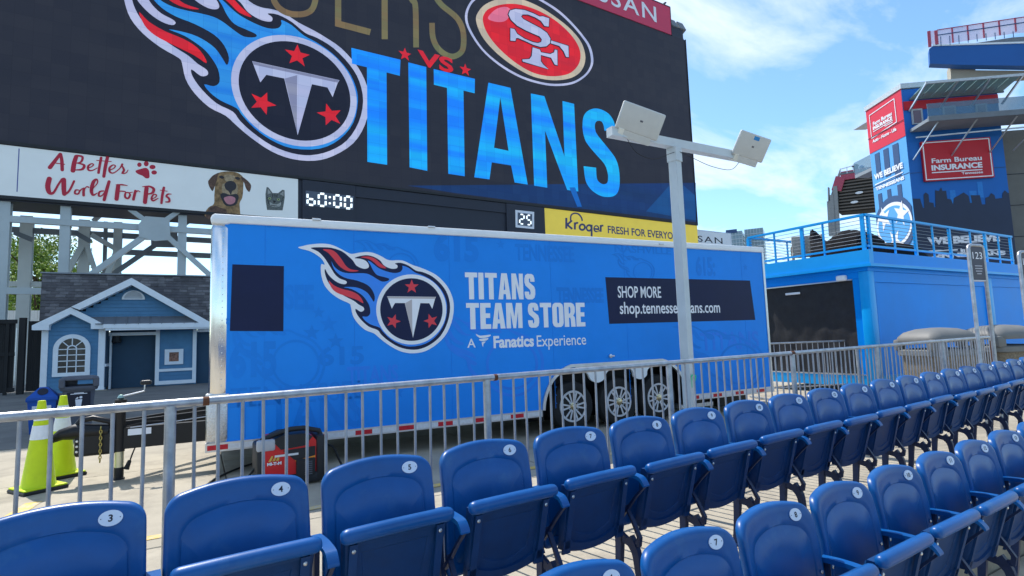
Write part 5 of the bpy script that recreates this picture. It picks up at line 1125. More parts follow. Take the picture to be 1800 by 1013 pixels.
# deck
cbx('deck_fascia', -.10, .06, -.10, WID + .05, zL + .02, zL + .30, cont_cyan); cbx('deck_lip', -.13, .08, -.13, WID + .05, zL - .04, zL + .02, cont_cyan)  # left fascia gets the brighter cyan as painted sunlight
cbx('deck_fascia', .06, 15, -.10, .06, zL + .02, zL + .26, cont_blue); cbx('deck_lip', .08, 15, -.13, .06, zL - .04, zL + .02, cont_cyan)
cbx('deck_floor', .06, 15, .06, WID, zL + .08, zL + .16, steel_dark)
cbx('back_wall', .2, 15, WID - .1, WID, zB, zL, cont_blue)
# railings
zR = CR.uv(1528, 379)[1]; zF = zL + .28
def rail_run(axis, a0, a1, fixed, posts, gate=None):
    def P(a, z, o=0): return (a, fixed + o, z) if axis == 'x' else (fixed + o, a, z)
    mk('top_rail', MB().beam(P(a0, zR - .02), P(a1, zR - .02), .07, .045), cont_cyan, ct); mk('bottom_rail', MB().beam(P(a0, zF + .10), P(a1, zF + .10), .04, .04), cont_cyan, ct)
    for k, a in enumerate(posts): mk('railing_post', MB().beam(P(a, zF - .25), P(a, zR - .04), .07 if k % 2 == 0 else .035, .05 if k % 2 == 0 else .03, (0, 1, 0) if axis == 'x' else (1, 0, 0)), cont_cyan, ct)
    for k in range(7): z = zF + .10 + (zR - zF - .14) * (k + 1) / 8; mk('cable', MB().tube([P(a0, z), P(a1, z)], .0055, 6), mat('cable_steel', (.20, .23, .26), .6), ct)
px_x = lambda x, y: CR.uv(x, y)[0]; px_y = lambda x, y: -CL.uv(x, y)[0]
rail_run('y', -.05, WID, -.05, [0.0, px_y(1450, 420), px_y(1413, 425), px_y(1365, 440), WID])
rail_run('x', -.05, px_x(1772, 440), -.05, [0.08, px_x(1567, 420), px_x(1603, 420), px_x(1635, 430), px_x(1664, 430), px_x(1700, 430), px_x(1725, 430), px_x(1748, 430), px_x(1770, 440)])
rail_run('x', 0, 6, WID, [0, 1.5, 3, 4.5, 6])
# ---- things standing on the deck
zK = zL + .16
CDL = Plane((CX + .9, CY), -90)
CDX = Plane((CX + 1.0, CY), -90)
ty, tz = CDX.uv(1428, 404); ty = -ty; ny_ = -CDX.uv(1531, 410)[0]
um = thing('covered_furniture', 'black tarpaulin stretched over stacked furniture on the blue roof deck, with one pointed corner', 'covered furniture', (CX + 1.0, CY + ny_, zK))
Lh = ty - ny_; hz_ = tz - zK
NX, NY = 10, 22; mb = MB()
prof_ = [(0, .62), (.12, .74), (.3, .80), (.45, .74), (.58, .62), (.74, .58), (.88, .72), (.96, .95), (1, 1.0)]
def pz(t):
    for (a, b), (c, d) in zip(prof_, prof_[1:]):
        if t <= c: return b + (d - b) * (t - a) / (c - a)
    return 1.0
for j in range(NY + 1):
    for i in range(NX + 1):
        t = j / NY; q = i / NX * 2 - 1; wd = .55 * (1 - max(0, t - .8) * 3.6); e = abs(q) ** 3
        mb.v.append(Vector((q * wd, Lh * t, hz_ * pz(t) * (1 - .22 * e) + .02 * sin(i * 2.1 + j * 1.3))))
for j in range(NY):
    for i in range(NX): a = j * (NX + 1) + i; mb.f.append((a, a + 1, a + NX + 2, a + NX + 1))
bd = [i for i in range(NX + 1)] + [j * (NX + 1) + NX for j in range(1, NY + 1)] + [NY * (NX + 1) + i for i in range(NX - 1, -1, -1)] + [j * (NX + 1) for j in range(NY - 1, 0, -1)]
o = len(mb.v)
for k, b in enumerate(bd):
    p = mb.v[b]; t = p.y / Lh; mb.v.append(Vector((p.x * 1.05, min(p.y, Lh * .90), .12 + .05 * sin(k * .9) + (.25 * hz_ if t > .9 else 0))))
for k in range(len(bd)): k2 = (k + 1) % len(bd); mb.f.append((bd[k], bd[k2], o + k2, o + k))
mk('tarpaulin', mb, tarp2, um, smooth=70)
for x, y in ((-.4, .2), (.4, .2), (-.4, Lh * .8), (.4, Lh * .8)): mk('leg', MB().tube([(x, y, 0), (x, y, .35)], .02, 6), alu, um)
um2 = thing('covered_furniture', 'low black tarpaulin mound on the roof deck in front of the round stars emblem', 'covered furniture', (CX + 2.6, CY + .9, zK))
mb = MB(); rg = []
for a, z in ((1.15, .02), (1.1, .2), (.95, .42), (.5, .52), (.12, .55)): rg.append([(a * cos(t) * 1.3 * (1 + .05 * sin(5 * t)), a * sin(t) * .6 * (1 + .06 * sin(4 * t)), z + .03 * sin(3 * t)) for t in (2 * pi * k / 20 for k in range(20))])
mk('tarpaulin', mb.rings(rg), tarp2, um2, smooth=70); mk('table_edge', MB().lathe([(.25, .3), (.26, .33), (0, .33)], (1.55, -.2, 0), 16), bin_grey, um2)
def patio_chair(x, y, rz, label):
    t = thing('patio_chair', label, 'chair', (x, y, zK), rz, 'pale patio chairs on the roof deck')
    m_ = mat('pale_wicker', (.42, .38, .32), .7, var=.2, scale=20)
    mk('seat', bevbox((-.25, -.25, .38), (.25, .25, .44), .02), m_, t); mk('backrest', bevbox((-.25, .20, .44), (.25, .26, .86), .02), m_, t)
    for a in (-.22, .22):
        for b in (-.22, .22): mk('leg', MB().tube([(a, b, 0), (a, b, .38)], .018, 6), m_, t)
        mk('armrest', MB().tube([(a * 1.1, -.22, .4), (a * 1.1, -.22, .62), (a * 1.1, .22, .62)], .02, 6), m_, t)
patio_chair(CX + 1.3, CY + WID * .80, 2.2, 'pale patio chair nearest the far left corner of the roof deck'); patio_chair(CX + 1.6, CY + WID * .66, 1.2, 'pale patio chair between the corner chair and the pointed tarpaulin'); patio_chair(CX + 2.4, CY + WID * .86, .3, 'pale patio chair at the back rail of the roof deck')

# ================================================================== INSURANCE TOWER
AZc = radians(23.1); D = 55.0; TC = (D * cos(AZc), D * sin(AZc))
QR = Plane(TC, -37); QL = Plane(TC, -120)
zT = QR.uv(1583, 148)[1]; wR = QR.uv(1757, 200)[0]; wL = -QL.uv(1524, 210)[0]
tw = thing('painted_tower', 'blue stadium corner tower with red insurance signs, painted skyline and star emblem', 'tower', (TC[0], TC[1], 0), radians(-37))
blueR = mat('tower_shaded_blue_wrap', (0.008, 0.13, 0.46), .55, var=.08, scale=.3); blueL = mat('tower_sunlit_blue_wrap', (0.10, 0.36, 0.72), .55, var=.04, scale=.4)  # one tower blue: shade painted into the right face, sunlight into the left
redw = mat('tower_sunlit_red_wrap', (0.66, 0.025, 0.055), .5, var=.04, scale=.4); dkw = mat('tower_skyline_print', (0.022, 0.035, 0.075), .5, var=.15, scale=.3); nvy2 = mat('tower_window_print', (0.035, 0.08, 0.19), .5)  # the left sign's red carries its sunlight in the colour
_c = [QR.at(0, 0), QR.at(wR, 0), QR.at(wR, 0, -wL), QL.at(-wL, 0)]
mk('wall', MB().prism([(p.x, p.y) for p in _c], 0, zT - .5, 'Z'), blueR, tw, world=True)
def qd(pl, name, lps, m, off=.03, th_=.02, px=True): return decal(name, pl, lps, m, tw, off, th_, px=px)
# left face
a = QL.uv(1522, 190); zredB = QL.uv(1588, 241)[1]
qd(QL, 'left_wall', [[(-wL, 0), (0, 0), (0, zT - .5), (-wL, zT - .5)]], blueL, .02, .02, px=False)
qd(QL, 'red_sign', [[(-wL + .0, zredB), (0, zredB), (0, zT - .35), (-wL, zT - .35)]], redw, .05, .02, px=False)
Zk = lambda x, y: (1500 + x / 4.822, 120 + y / 4.822)
def line(pl, a, b, w, m, off): 
    p, q = pl.uv(*Zk(*a)), pl.uv(*Zk(*b)); decal('sign_line', pl, [ribbon([p, q], w)], m, tw, off, .01)
for a, b in (((142, 402), (352, 258)), ((352, 258), (374, 456)), ((374, 456), (162, 596)), ((162, 596), (142, 402))): line(QL, a, b, .07, logo_white, .08)
def tl_(s, a, b, c, m=logo_white, pl=QL, bold=.03, off=.08):
    """a = px left baseline, b = px right baseline, c = px top of the left edge"""
    p, q, r = pl.uv(*Zk(*a)), pl.uv(*Zk(*b)), pl.uv(*Zk(*c)); z = (p[1] + q[1]) / 2
    lettering(s, pl, ((p[0], z + (r[1] - p[1])), (q[0], z)), m, tw, off, .01, bold=bold, px=False)
tl_('Farm Bureau', (175, 487), (335, 400), (172, 455)); tl_('INSURANCE', (175, 530), (338, 432), (174, 499), bold=.05); tl_('Tennessee', (272, 500), (340, 462), (271, 488)); line(QL, (176, 540), (342, 440), .06, logo_white, .08); tl_('Auto - Home - Life', (172, 640), (372, 525), (170, 612))
for k, (x0, x1) in enumerate(((183, 220), (258, 300), (340, 388))):
    p = QL.uv(*Zk(x0, 720)); q = QL.uv(*Zk(x1, 690)); qd(QL, 'painted_window', [[(p[0], p[1] - 2.15), (q[0], p[1] - 2.15), (q[0], zredB - .25), (p[0], zredB - .25)]], nvy2, .05, px=False)
tl_('WE BELIEVE', (187, 950), (428, 845), (180, 905), bold=.05); line(QL, (190, 990), (425, 880), .09, logo_white, .06)
Ym = lambda x, y: (1440 + x / 5.333, 280 + y / 5.333)
def tl2(s, a, b, c, bold=.03, pl=QL, m=logo_white):
    p, q, r = pl.uv(*Ym(*a)), pl.uv(*Ym(*b)), pl.uv(*Ym(*c)); z = (p[1] + q[1]) / 2
    lettering(s, pl, ((p[0], z + (r[1] - p[1])), (q[0], z)), m, tw, .06, .01, bold=bold, px=False)
tl2('TENNESSEANS', (538, 295), (805, 190), (535, 262), bold=.05)
for x0, x1, yt, yb in ((555, 605, 330, 480), (640, 690, 290, 440), (735, 790, 245, 400)):
    p = QL.uv(*Ym(x0, yt)); q = QL.uv(*Ym(x1, yb)); qd(QL, 'painted_window', [[(p[0], p[1] - 3.2), (q[0], p[1] - 3.2), (q[0], p[1]), (p[0], p[1])]], nvy2, .05, px=False)
ec = QL.uv(*Ym(708, 615)); 
er = abs(QL.uv(*Ym(708, 400))[1] - ec[1]); ew = min(wL / 2 - .1, 2.55)
qd(QL, 'emblem_surround', [[p for p in ell(ec[0], ec[1], ew + .28, er + .55, 40) if p[0] < -.02 and p[0] > -wL + .02]], nvy2, .065, px=False)
qd(QL, 'emblem_ring', [ell(ec[0], ec[1], ew, er, 40)], logo_white, .08, px=False); qd(QL, 'emblem_field', [ell(ec[0], ec[1], ew - .22, er - .3, 40)], blueL, .095, px=False)
for dx_, dz_, a in ((-1.05, .75, .3), (1.0, .75, -.3), (0, -1.45, pi)): qd(QL, 'emblem_star', [[(ec[0] + dx_ + (x) * .9, ec[1] + dz_ + z * 1.15) for x, z in star(0, 0, .98, a + pi / 2, .40)]], logo_white, .11, px=False)
# right face
Rk = lambda x, y: (1580 + x / 4.05, 230 + y / 4.052)
bz = QR.uv(*Rk(90, 480))[1]
ru = lambda x, y: QR.uv(*Rk(x, y))
sky_pts = [(0, 485), (65, 485), (85, 550), (95, 550), (90, 455), (105, 440), (125, 455), (130, 510), (160, 515), (165, 545), (175, 545), (172, 425), (200, 430), (215, 405), (225, 430), (250, 428), (258, 485), (285, 490), (300, 530), (305, 480), (340, 462), (375, 440), (410, 465), (420, 515), (435, 515), (425, 460), (490, 460), (505, 525), (530, 525), (530, 478), (555, 470), (570, 445), (595, 460), (600, 485), (650, 480), (652, 445), (668, 425), (690, 445)]
pts = [ru(x + 85, y) for x, y in sky_pts]; pts = [(min(max(a, 0.02), wR - .02), b) for a, b in pts]
qd(QR, 'painted_skyline', [[(0.02, 0)] + pts + [(wR - .02, pts[-1][1]), (wR - .02, 0)]], dkw, .03, px=False)
for x, y, w, h in ((360, 425, 50, 90), (500, 430, 60, 80), (555, 365, 50, 110)): 
    p = ru(x, y); q = ru(x + w, y + h); qd(QR, 'painted_skyline', [[(p[0], q[1]), (q[0], q[1]), (q[0], p[1]), (p[0], p[1])]], mat('tower_mid_blue', (.02, .20, .58), .55), .015, .01, px=False)
pa_, pb_, pc_, pd_ = ru(145, 85), ru(635, 52), ru(662, 335), ru(168, 368)
rz0 = (pc_[1] + pd_[1]) / 2; rz1_ = (pa_[1] + pb_[1]) / 2; rx0 = pa_[0]; rx1 = pb_[0]
mk('red_sign', MB().box((rx0, -.22, rz0), (rx1, -.02, rz1_)), mat('sign_shaded_red_face', (0.50, 0.008, 0.02), .4, var=.08, scale=.5), tw)  # darker red: the right sign's shade is mixed into the colour
qd(QR, 'sign_line', [[(rx0 + .08, rz0 + .08), (rx1 - .08, rz0 + .08), (rx1 - .08, rz1_ - .08), (rx0 + .08, rz1_ - .08)], [(rx0 + .16, rz0 + .16), (rx1 - .16, rz0 + .16), (rx1 - .16, rz1_ - .16), (rx0 + .16, rz1_ - .16)]], logo_white, .235, px=False)
def rl(s, a, b, c, bold=.02):
    p, q, r = ru(*a), ru(*b), ru(*c); z = (p[1] + q[1]) / 2; lettering(s, QR, ((p[0], z + r[1] - p[1]), (q[0], z)), logo_white, tw, .235, .01, bold=bold, px=False)
rl('Farm Bureau', (222, 232), (578, 222), (222, 198)); rl('INSURANCE', (222, 290), (582, 270), (222, 250), .04); rl('Tennessee', (435, 318), (585, 308), (435, 300)); p, q = ru(222, 304), ru(580, 286); qd(QR, 'sign_line', [[(p[0], p[1] - .06), (q[0], p[1] - .06), (q[0], p[1] + .02), (p[0], p[1] + .02)]], logo_white, .235, px=False)
# lettering low on the tower, seen between the rails
def ll(s, a, b, h):
    p, q = QR.uv(*a), QR.uv(*b); z = p[1]; lettering(s, QR, ((p[0], z + h), (q[0], z)), logo_white, tw, .06, .02, bold=.06, px=False)
h_ = QR.uv(1640, 415)[1] - QR.uv(1640, 428)[1]
ll('WE BELIEVE', (1630, 431), (1758, 431), h_); ll('TENNESSEANS', (1632, 455), (1768, 455), h_ * .62); ll('in', (1688, 444), (1696, 444), h_ * .55)
p, q = QR.uv(1632, 443), QR.uv(1683, 443); qd(QR, 'sign_line', [[(p[0], p[1]), (q[0], p[1]), (q[0], p[1] + .1), (p[0], p[1] + .1)]], logo_white, .06, px=False)
p, q = QR.uv(1702, 443), QR.uv(1755, 443); qd(QR, 'sign_line', [[(p[0], p[1]), (q[0], p[1]), (q[0], p[1] + .1), (p[0], p[1] + .1)]], logo_white, .06, px=False)
# top storey, parapet, awnings, windows
zw = QR.uv(1585, 163)[1]
_c = [QR.at(-.1, 0, .12), QR.at(wR + .1, 0, .12), QR.at(wR + .1, 0, -wL), QL.at(-wL - .1, 0, .12)]
mk('parapet', MB().prism([(p.x, p.y) for p in _c], zT - .42, zT, 'Z'), mat('pale_metal_coping', (.5, .55, .58), .5), tw, world=True)
zr0 = QR.uv(1593, 179)[1]; mk('red_band', MB().box((.02, -.06, zr0 - .75), (wR, -.02, zr0)), mat('sign_shaded_red_face', (.5, .008, .02)), tw)
greeny = mat('awning_glass', (.22, .36, .36), .15, var=.1, scale=.6, spec=.7)
QA = Plane((TC[0] + QR.n.x * 1.9, TC[1] + QR.n.y * 1.9), -37); aw0 = QR.uv(1650, 172)[1]; awz = QA.uv(1690, 141)[1] - aw0
def slope(u0, u1, m, name, w_=0.0):
    mb = MB(); q = [QR.at(u0, aw0, .1), QR.at(u1, aw0, .1), QR.at(u1 + .25, aw0 + awz, 1.9), QR.at(u0 + .25, aw0 + awz, 1.9)]
    mb.add(q + [p + Vector((0, 0, .06)) for p in q], [(0, 1, 2, 3), (7, 6, 5, 4), (0, 4, 5, 1), (1, 5, 6, 2), (2, 6, 7, 3), (3, 7, 4, 0)]); return mk(name, mb, m, tw, world=True)
n_ = 9
for k in range(n_): slope(.5 + (wR + .3 - .5) * k / n_, .5 + (wR + .3 - .5) * (k + .94) / n_, greeny, 'awning_pane')
for k in (0, 3, 6, 9): u = .48 + (wR + .3 - .5) * k / n_; mk('awning_beam', MB().beam(QR.at(u - .1, aw0 - 1.0, .1), QR.at(u + .3, aw0 + awz + .03, 2.0), .12, .12), alu, tw, world=True)
mk('awning_edge', MB().beam(QR.at(.5, aw0 + .02, .12), QR.at(wR + .4, aw0 + .02, .12), .12, .14), steel_dark, tw, world=True); mk('awning_edge', MB().beam(QR.at(.7, aw0 + awz, 1.95), QR.at(wR + .8, aw0 + awz, 1.95), .12, .2), mat('pale_metal_coping', (.5, .55, .58), .5), tw, world=True)
for x0, x1, yt, yb in ((1600, 1622, 193, 212), (1655, 1680, 188, 202), (1713, 1735, 184, 200)):
    p = QR.uv(x0, yt); q = QR.uv(x1, yb); wi = mk('window', MB().box((p[0], -.10, q[1] - .3), (q[0], -.02, p[1])), mat('window_frame_grey', (.42, .44, .46), .5), tw); mk('pane', MB().box((p[0] + .14, -.12, q[1] - .2), (q[0] - .14, -.10, p[1] - .14)), mat('rosy_glass', (.12, .05, .07), .15, spec=.8), wi)
# walkway across the tower and on to the right
QW = Plane((TC[0] + QR.n.x * 2.4, TC[1] + QR.n.y * 2.4), -37); zW2 = QW.uv(1700, 203)[1]
def wk(name, u0, u1, z0, z1, d0, d1, m): 
    mb = MB(); mb.add([QR.at(u, z, d) for z in (z0, z1) for d in (d1, d0) for u in (u0, u1)], [(0, 2, 3, 1), (4, 5, 7, 6), (0, 1, 5, 4), (2, 6, 7, 3), (0, 4, 6, 2), (1, 3, 7, 5)]); return mk(name, mb, m, tw, world=True)
und = mat('walkway_steel', (.24, .27, .30), .6, var=.1, scale=.5)
wk('walkway', .3, wR + 9, zW2 - .25, zW2, .05, 2.4, und); wk('walkway_edge', .3, wR + 9, zW2 - .3, zW2 + .12, 2.4, 2.55, steel_dark)
wk('balustrade', .3, wR + .1, zW2 + .12, zW2 + 1.15, 2.45, 2.5, mat('smoky_glass', (.12, .22, .30), .1, alpha=.55))
for k in range(3): u = .9 + k * 2.8; mk('strut', MB().beam(QR.at(u - .6, zW2 - 2.6, .1), QR.at(u + .2, zW2 - .3, 2.3), .08, .08), alu, tw, world=True)
for k in range(2): u = wR + 1.2 + k * 2.2; mk('strut', MB().beam(QR.at(u - .6, zW2 - 2.4, .1), QR.at(u + .6, zW2 - .3, 2.3), .08, .08), alu, tw, world=True)
mk('truss_pipe', MB().beam(QR.at(.4, zW2 - .9, .6), QR.at(wR + 8, zW2 - .7, 1.2), .10, .10), alu, tw, world=True)
for k in range(10): u = wR + .4 + k * 1.0; wk('railing_post', u, u + .06, zW2, zW2 + 1.2, 2.45, 2.5, alu)
wk('railing', wR + .1, wR + 9, zW2 + 1.15, zW2 + 1.22, 2.44, 2.52, alu); wk('railing_mesh', wR + .1, wR + 9, zW2 + .1, zW2 + 1.1, 2.46, 2.48, mat('mesh_white', (.6, .62, .66), .6, alpha=.5))
lb = QL
def wl(name, u0, u1, z0, z1, d0, d1, m):
    mb = MB(); mb.add([QL.at(u, z, d) for z in (z0, z1) for d in (d1, d0) for u in (u0, u1)], [(0, 2, 3, 1), (4, 5, 7, 6), (0, 1, 5, 4), (2, 6, 7, 3), (0, 4, 6, 2), (1, 3, 7, 5)]); return mk(name, mb, m, tw, world=True)
zb1 = QL.uv(1528, 270)[1]
wl('side_balcony', -wL - 2.6, -wL, zb1 - 1.6, zb1 - 1.3, -1.4, -.1, und); wl('side_balustrade', -wL - 2.6, -wL, zb1 - 1.3, zb1 - .1, -.15, -.1, mat('smoky_glass', (.12, .22, .3)))
wl('side_canopy', -wL - 2.2, -wL, zb1 + 3.0, zb1 + 3.15, -1.3, -.1, alu)
for k, zz_ in enumerate((QL.uv(1560, 165)[1], QL.uv(1565, 225)[1], QL.uv(1560, 320)[1])): wl('panel_joint', -wL, 0, zz_, zz_ + .05, .085, .095, ink) if k != 2 else wl('panel_joint', -wL, 0, zz_, zz_ + .05, .03, .04, nvy2)
wk('panel_joint', 0, wR, QR.uv(1650, 302)[1], QR.uv(1650, 302)[1] + .04, .03, .035, nvy2)

# concrete shaft to the right of the tower
shf = thing('concrete_stair_shaft', 'grey concrete stadium shaft rising at the right edge behind the painted tower', 'concrete shaft', (TC[0], TC[1], 0), radians(-37))
SP2 = Plane((TC[0] + 1.5, TC[1] + 2.0), -37); s0 = SP2.uv(1757, 300)[0]
mk('wall', MB().box((s0 - 1.0, 1.2, 0), (s0 + 14, 7, zW2 - .3)), mat('weathered_concrete', (.17, .165, .15), .9, var=.18, scale=.5, bump=.4, bscale=12, dirt=((.08, .08, .075, 1), .5, .55, .5)), shf)
for k in range(5): mk('joint', MB().box((s0 - 1.02, 1.17, 3.0 + k * 2.6), (s0 + 14, 1.2, 3.05 + k * 2.6)), ink, shf)

# upper deck of the stadium, top right
RZ = thing('upper_stadium_deck', 'blue edged upper stadium deck on a concrete pier with pink mesh railing, top right', 'stadium deck', (0, 0, 0))
az = radians(20.95); Dd = 78.0; RC = (Dd * cos(az), Dd * sin(az)); RPn = Plane(RC, -62)
def rp(x, y): return RPn.uv(x, y)
def rbx(name, u0, u1, z0, z1, d0, d1, m):
    mb = MB(); mb.add([RPn.at(u, z, d) for z in (z0, z1) for d in (d1, d0) for u in (u0, u1)], [(0, 2, 3, 1), (4, 5, 7, 6), (0, 1, 5, 4), (2, 6, 7, 3), (0, 4, 6, 2), (1, 3, 7, 5)]); return mk(name, mb, m, RZ, world=True)
Xk = lambda x, y: (1600 + x / 7.235, y / 7.235)
cC = rp(*Xk(240, 600)); cD = rp(*Xk(250, 810)); dz0, dz1 = cD[1], cC[1]
v_ = [rp(*Xk(*p)) for p in ((240, 625), (285, 588), (1600, 545), (1600, 840), (620, 825), (250, 810))]
decal('edge_beam', RPn, [v_], mat('deck_blue', (.015, .10, .33), .5, var=.06, scale=.2), RZ, 0, 1.2)
v2 = [rp(*Xk(*p)) for p in ((380, 572), (1330, 425), (1600, 405), (1600, 548))]
decal('seating_wedge', RPn, [v2], mat('deck_grey', (.16, .20, .22), .7, var=.2, scale=.6), RZ, -1.0, 4.0)
decal('coping', RPn, [ribbon([rp(*Xk(285, 580)), rp(*Xk(1600, 540))], .18)], white_paint, RZ, .1, .4)
mesh_p = mat('pink_mesh', (.78, .52, .62), .6, alpha=.6)
v3 = [rp(*Xk(*p)) for p in ((240, 560), (225, 400), (340, 385), (530, 355), (1600, 195), (1600, 405), (1330, 425), (380, 572))]
decal('railing_mesh', RPn, [v3], mesh_p, RZ, .0, .03)
redp = mat('red_steel', (.42, .07, .11), .5)
for a, b, w in (((235, 400), (250, 600), .30), ((325, 392), (340, 575), .30), ((530, 362), (545, 545), .14), ((725, 325), (742, 515), .14), ((925, 295), (940, 485), .14), ((1125, 265), (1142, 450), .14), ((1330, 232), (1345, 405), .14), ((1500, 210), (1515, 400), .14)):
    decal('railing_post', RPn, [ribbon([rp(*Xk(*a)), rp(*Xk(*b))], w)], redp, RZ, .1, .14)
decal('railing', RPn, [ribbon([rp(*Xk(340, 455)), rp(*Xk(1600, 270))], .08)], nvy2, RZ, .15, .08); decal('railing', RPn, [ribbon([rp(*Xk(340, 388)), rp(*Xk(1600, 200))], .07)], redp, RZ, .15, .08)
for k in range(9): x = 385 + k * 115; decal('railing_picket', RPn, [ribbon([rp(*Xk(x, 470 - k * 8)), rp(*Xk(x + 6, 590 - k * 14))], .06)], nvy2, RZ, .12, .06)
pc = rp(*Xk(535, 830))
pm = mat('pier_concrete', (.36, .33, .27), .85, var=.12, scale=.5)
rbx('pier', pc[0], pc[0] + 2.2, 0, dz0 + .0, -4.0, -1.5, pm)
v4 = [rp(*Xk(*p)) for p in ((540, 830), (1600, 835), (1600, 870), (1200, 900), (640, 985), (540, 985))]
decal('haunch', RPn, [v4], pm, RZ, -1.4, 2.0)

# red framed stadium wing left of the tower
AZ2 = radians(27); WC = (95 * cos(AZ2), 95 * sin(AZ2)); WP = Plane(WC, -70)
wg = thing('red_framed_stand', 'distant stadium stand with dark slatted underside and red edge, left of the tower', 'stadium stand', (0, 0, 0))
w1 = lambda x, y: WP.uv(*Ym(x, y))
v5 = [w1(*p) for p in ((205, 150), (490, 105), (530, 470), (180, 500), (165, 300))]
decal('underside', WP, [v5], mat('slat_shade', (.035, .033, .03), .8), wg, 0, 3.0)
for k in range(11): 
    t = k / 10; a = (195 - 15 * t, 195 + 290 * t); b = (497 + 30 * t, 150 + 300 * t); decal('slat', WP, [ribbon([w1(*a), w1(*b)], .20)], mat('slat_grey', (.14, .115, .095), .7), wg, .25, .22)
decal('red_edge', WP, [ribbon([w1(205, 165), w1(490, 118)], 1.3)], redp, wg, .45, .5); decal('red_edge', WP, [ribbon([w1(205, 170), w1(165, 300)], 1.3)], redp, wg, .5, .5); decal('roof_edge', WP, [ribbon([w1(200, 145), w1(490, 100)], .3)], steel_dark, wg, .5, .5)
for a, b, w in (((155, 260), (178, 700), .55), ((125, 340), (150, 720), .55), ((95, 400), (112, 720), .45), ((92, 270), (95, 420), .15)): decal('column', WP, [ribbon([w1(*a), w1(*b)], w)], mat('stand_grey', (.28, .28, .27), .6), wg, .6, .7)
decal('side_frame', WP, [[w1(200, 90), w1(205, 130), w1(110, 400), w1(95, 400), w1(125, 300)]], mat('stand_grey', (.28, .28, .27)), wg, .3, .3)
for k in range(5): decal('railing', WP, [ribbon([w1(205 + k * 60, 95 - k * 6), w1(207 + k * 60, 148 - k * 9)], .1)], alu, wg, .5, .1)
decal('railing', WP, [ribbon([w1(205, 100), w1(340, 62)], .12)], alu, wg, .5, .1)
for x, y in ((380, 320), (335, 408)): decal('lamp', WP, [ell(*w1(x, y), .5, .18, 12)], mat('lamp_white', (.8, .8, .8), .4), wg, .6, .2)
bn = thing('roof_bin', 'dark bin on top of the red edged stand, beside a blue one', 'bin', (0, 0, 0)); u_, z_ = w1(343, 118)
mk('bin', MB().lathe([(.3, 0), (.36, .8), (.48, .85), (.48, .95), (.3, 1.1), (0, 1.1)], WP.at(u_, z_, 0), 12).xf(Matrix.Identity(4)), ink, bn); u_, z_ = w1(400, 108)
bn = thing('roof_bin', 'small blue bin on top of the red edged stand, beside a dark one', 'bin', (0, 0, 0)); mk('bin', MB().lathe([(.3, 0), (.36, .5), (.36, .6), (.1, .8), (0, .8)], WP.at(u_, z_, 0), 12), bin_blue, bn)

# glass office tower far away
AZ3 = radians(36.4); OC = (420 * cos(AZ3), 420 * sin(AZ3)); OP = Plane(OC, -58)
ob = thing('glass_office_tower', 'distant pale glass office tower behind the trailer and roof deck railing', 'office tower', (OC[0], OC[1], 0), radians(-58))
gz1 = OP.uv(1325, 402)[1]; g0 = OP.uv(1309, 410)[0]; g1 = OP.uv(1336, 410)[0]; g2 = OP.uv(1262, 410)[0]
gm = mat('office_glass', (.20, .30, .36), .2, var=.2, scale=.05, spec=.7); gf = mat('office_frame', (.42, .50, .55), .5)
mk('wall', MB().box((g0, 0, 0), (g1 + 2, 20, gz1)), gm, ob); mk('wall', MB().box((g2, -6, 0), (g0 - 1.2, 14, gz1 - 1.5)), gm, ob)
for k in range(24): z = 2 + k * (gz1 - 3) / 24; mk('floor_band', MB().box((g0 - .1, -.3, z), (g1 + 2.1, 20, z + .5)), gf, ob); mk('floor_band', MB().box((g2 - .1, -6.3, z - .5), (g0 - 1.1, 14, z)), gf, ob)
for k in range(7): u = g0 + (g1 - g0 + 2) * k / 6; mk('mullion', MB().box((u - .15, -.45, 0), (u + .15, -.3, gz1)), gf, ob)
for k in range(9): u = g2 + (g0 - 1.2 - g2) * k / 8; mk('mullion', MB().box((u - .15, -6.5, 0), (u + .15, -6.3, gz1 - 1.5)), gf, ob)
p, q = OP.uv(1278, 412), OP.uv(1297, 406); mk('sign_band', MB().box((p[0], -6.7, q[1] - 2.3), (q[0], -6.5, q[1] + .3)), nvy2, ob)
# ================================================================== STEEL FENCE ALONG THE SEATS
FZ = 1.155
fpx = [(0, 738), (640, 683), (1190, 634), (1740, 593)]
fp = [onz(x, y, FZ) for x, y in fpx]
n_ = len(fp); mx_ = sum(p.x for p in fp) / n_; my_ = sum(p.y for p in fp) / n_
slope_ = sum((p.x - mx_) * (p.y - my_) for p in fp) / sum((p.x - mx_) ** 2 for p in fp); F0 = my_ - slope_ * mx_; fa = math.atan(slope_)
FP_ = Plane((0, F0), math.degrees(fa))
fe = thing('steel_picket_fence', 'grey galvanised steel picket fence running behind the front row of seats', 'fence', (0, F0, 0), fa)
ps = [FP_.uv(x, y)[0] for x, y in ((300, 706), (855, 662), (1175, 636), (1392, 618), (1540, 608), (1655, 600), (1740, 593))]
sp_ = (ps[3] - ps[0]) / 3
ps = [ps[0] - sp_] + ps
uE = ps[-1]; u0_ = ps[0] - .4
mk('top_rail', MB().tube([(u0_, 0, FZ)] + [(u0_ + (uE - u0_ - .06) * k / 12, 0, FZ) for k in range(1, 13)] + [(uE - .02, 0, FZ - .02), (uE, 0, FZ - .07)], .0195, 14), galv, fe, smooth=50)
for p in ps:
    mk('post', MB().tube([(p, 0, -.0), (p, 0, FZ - .01)], .0235, 14), galv if p != uE else rust, fe, smooth=50)
mk('bottom_rail', MB().tube([(u0_, 0, .06), (uE, 0, .06)], .012, 10), galv, fe, smooth=50)
bar = None; nb = 0
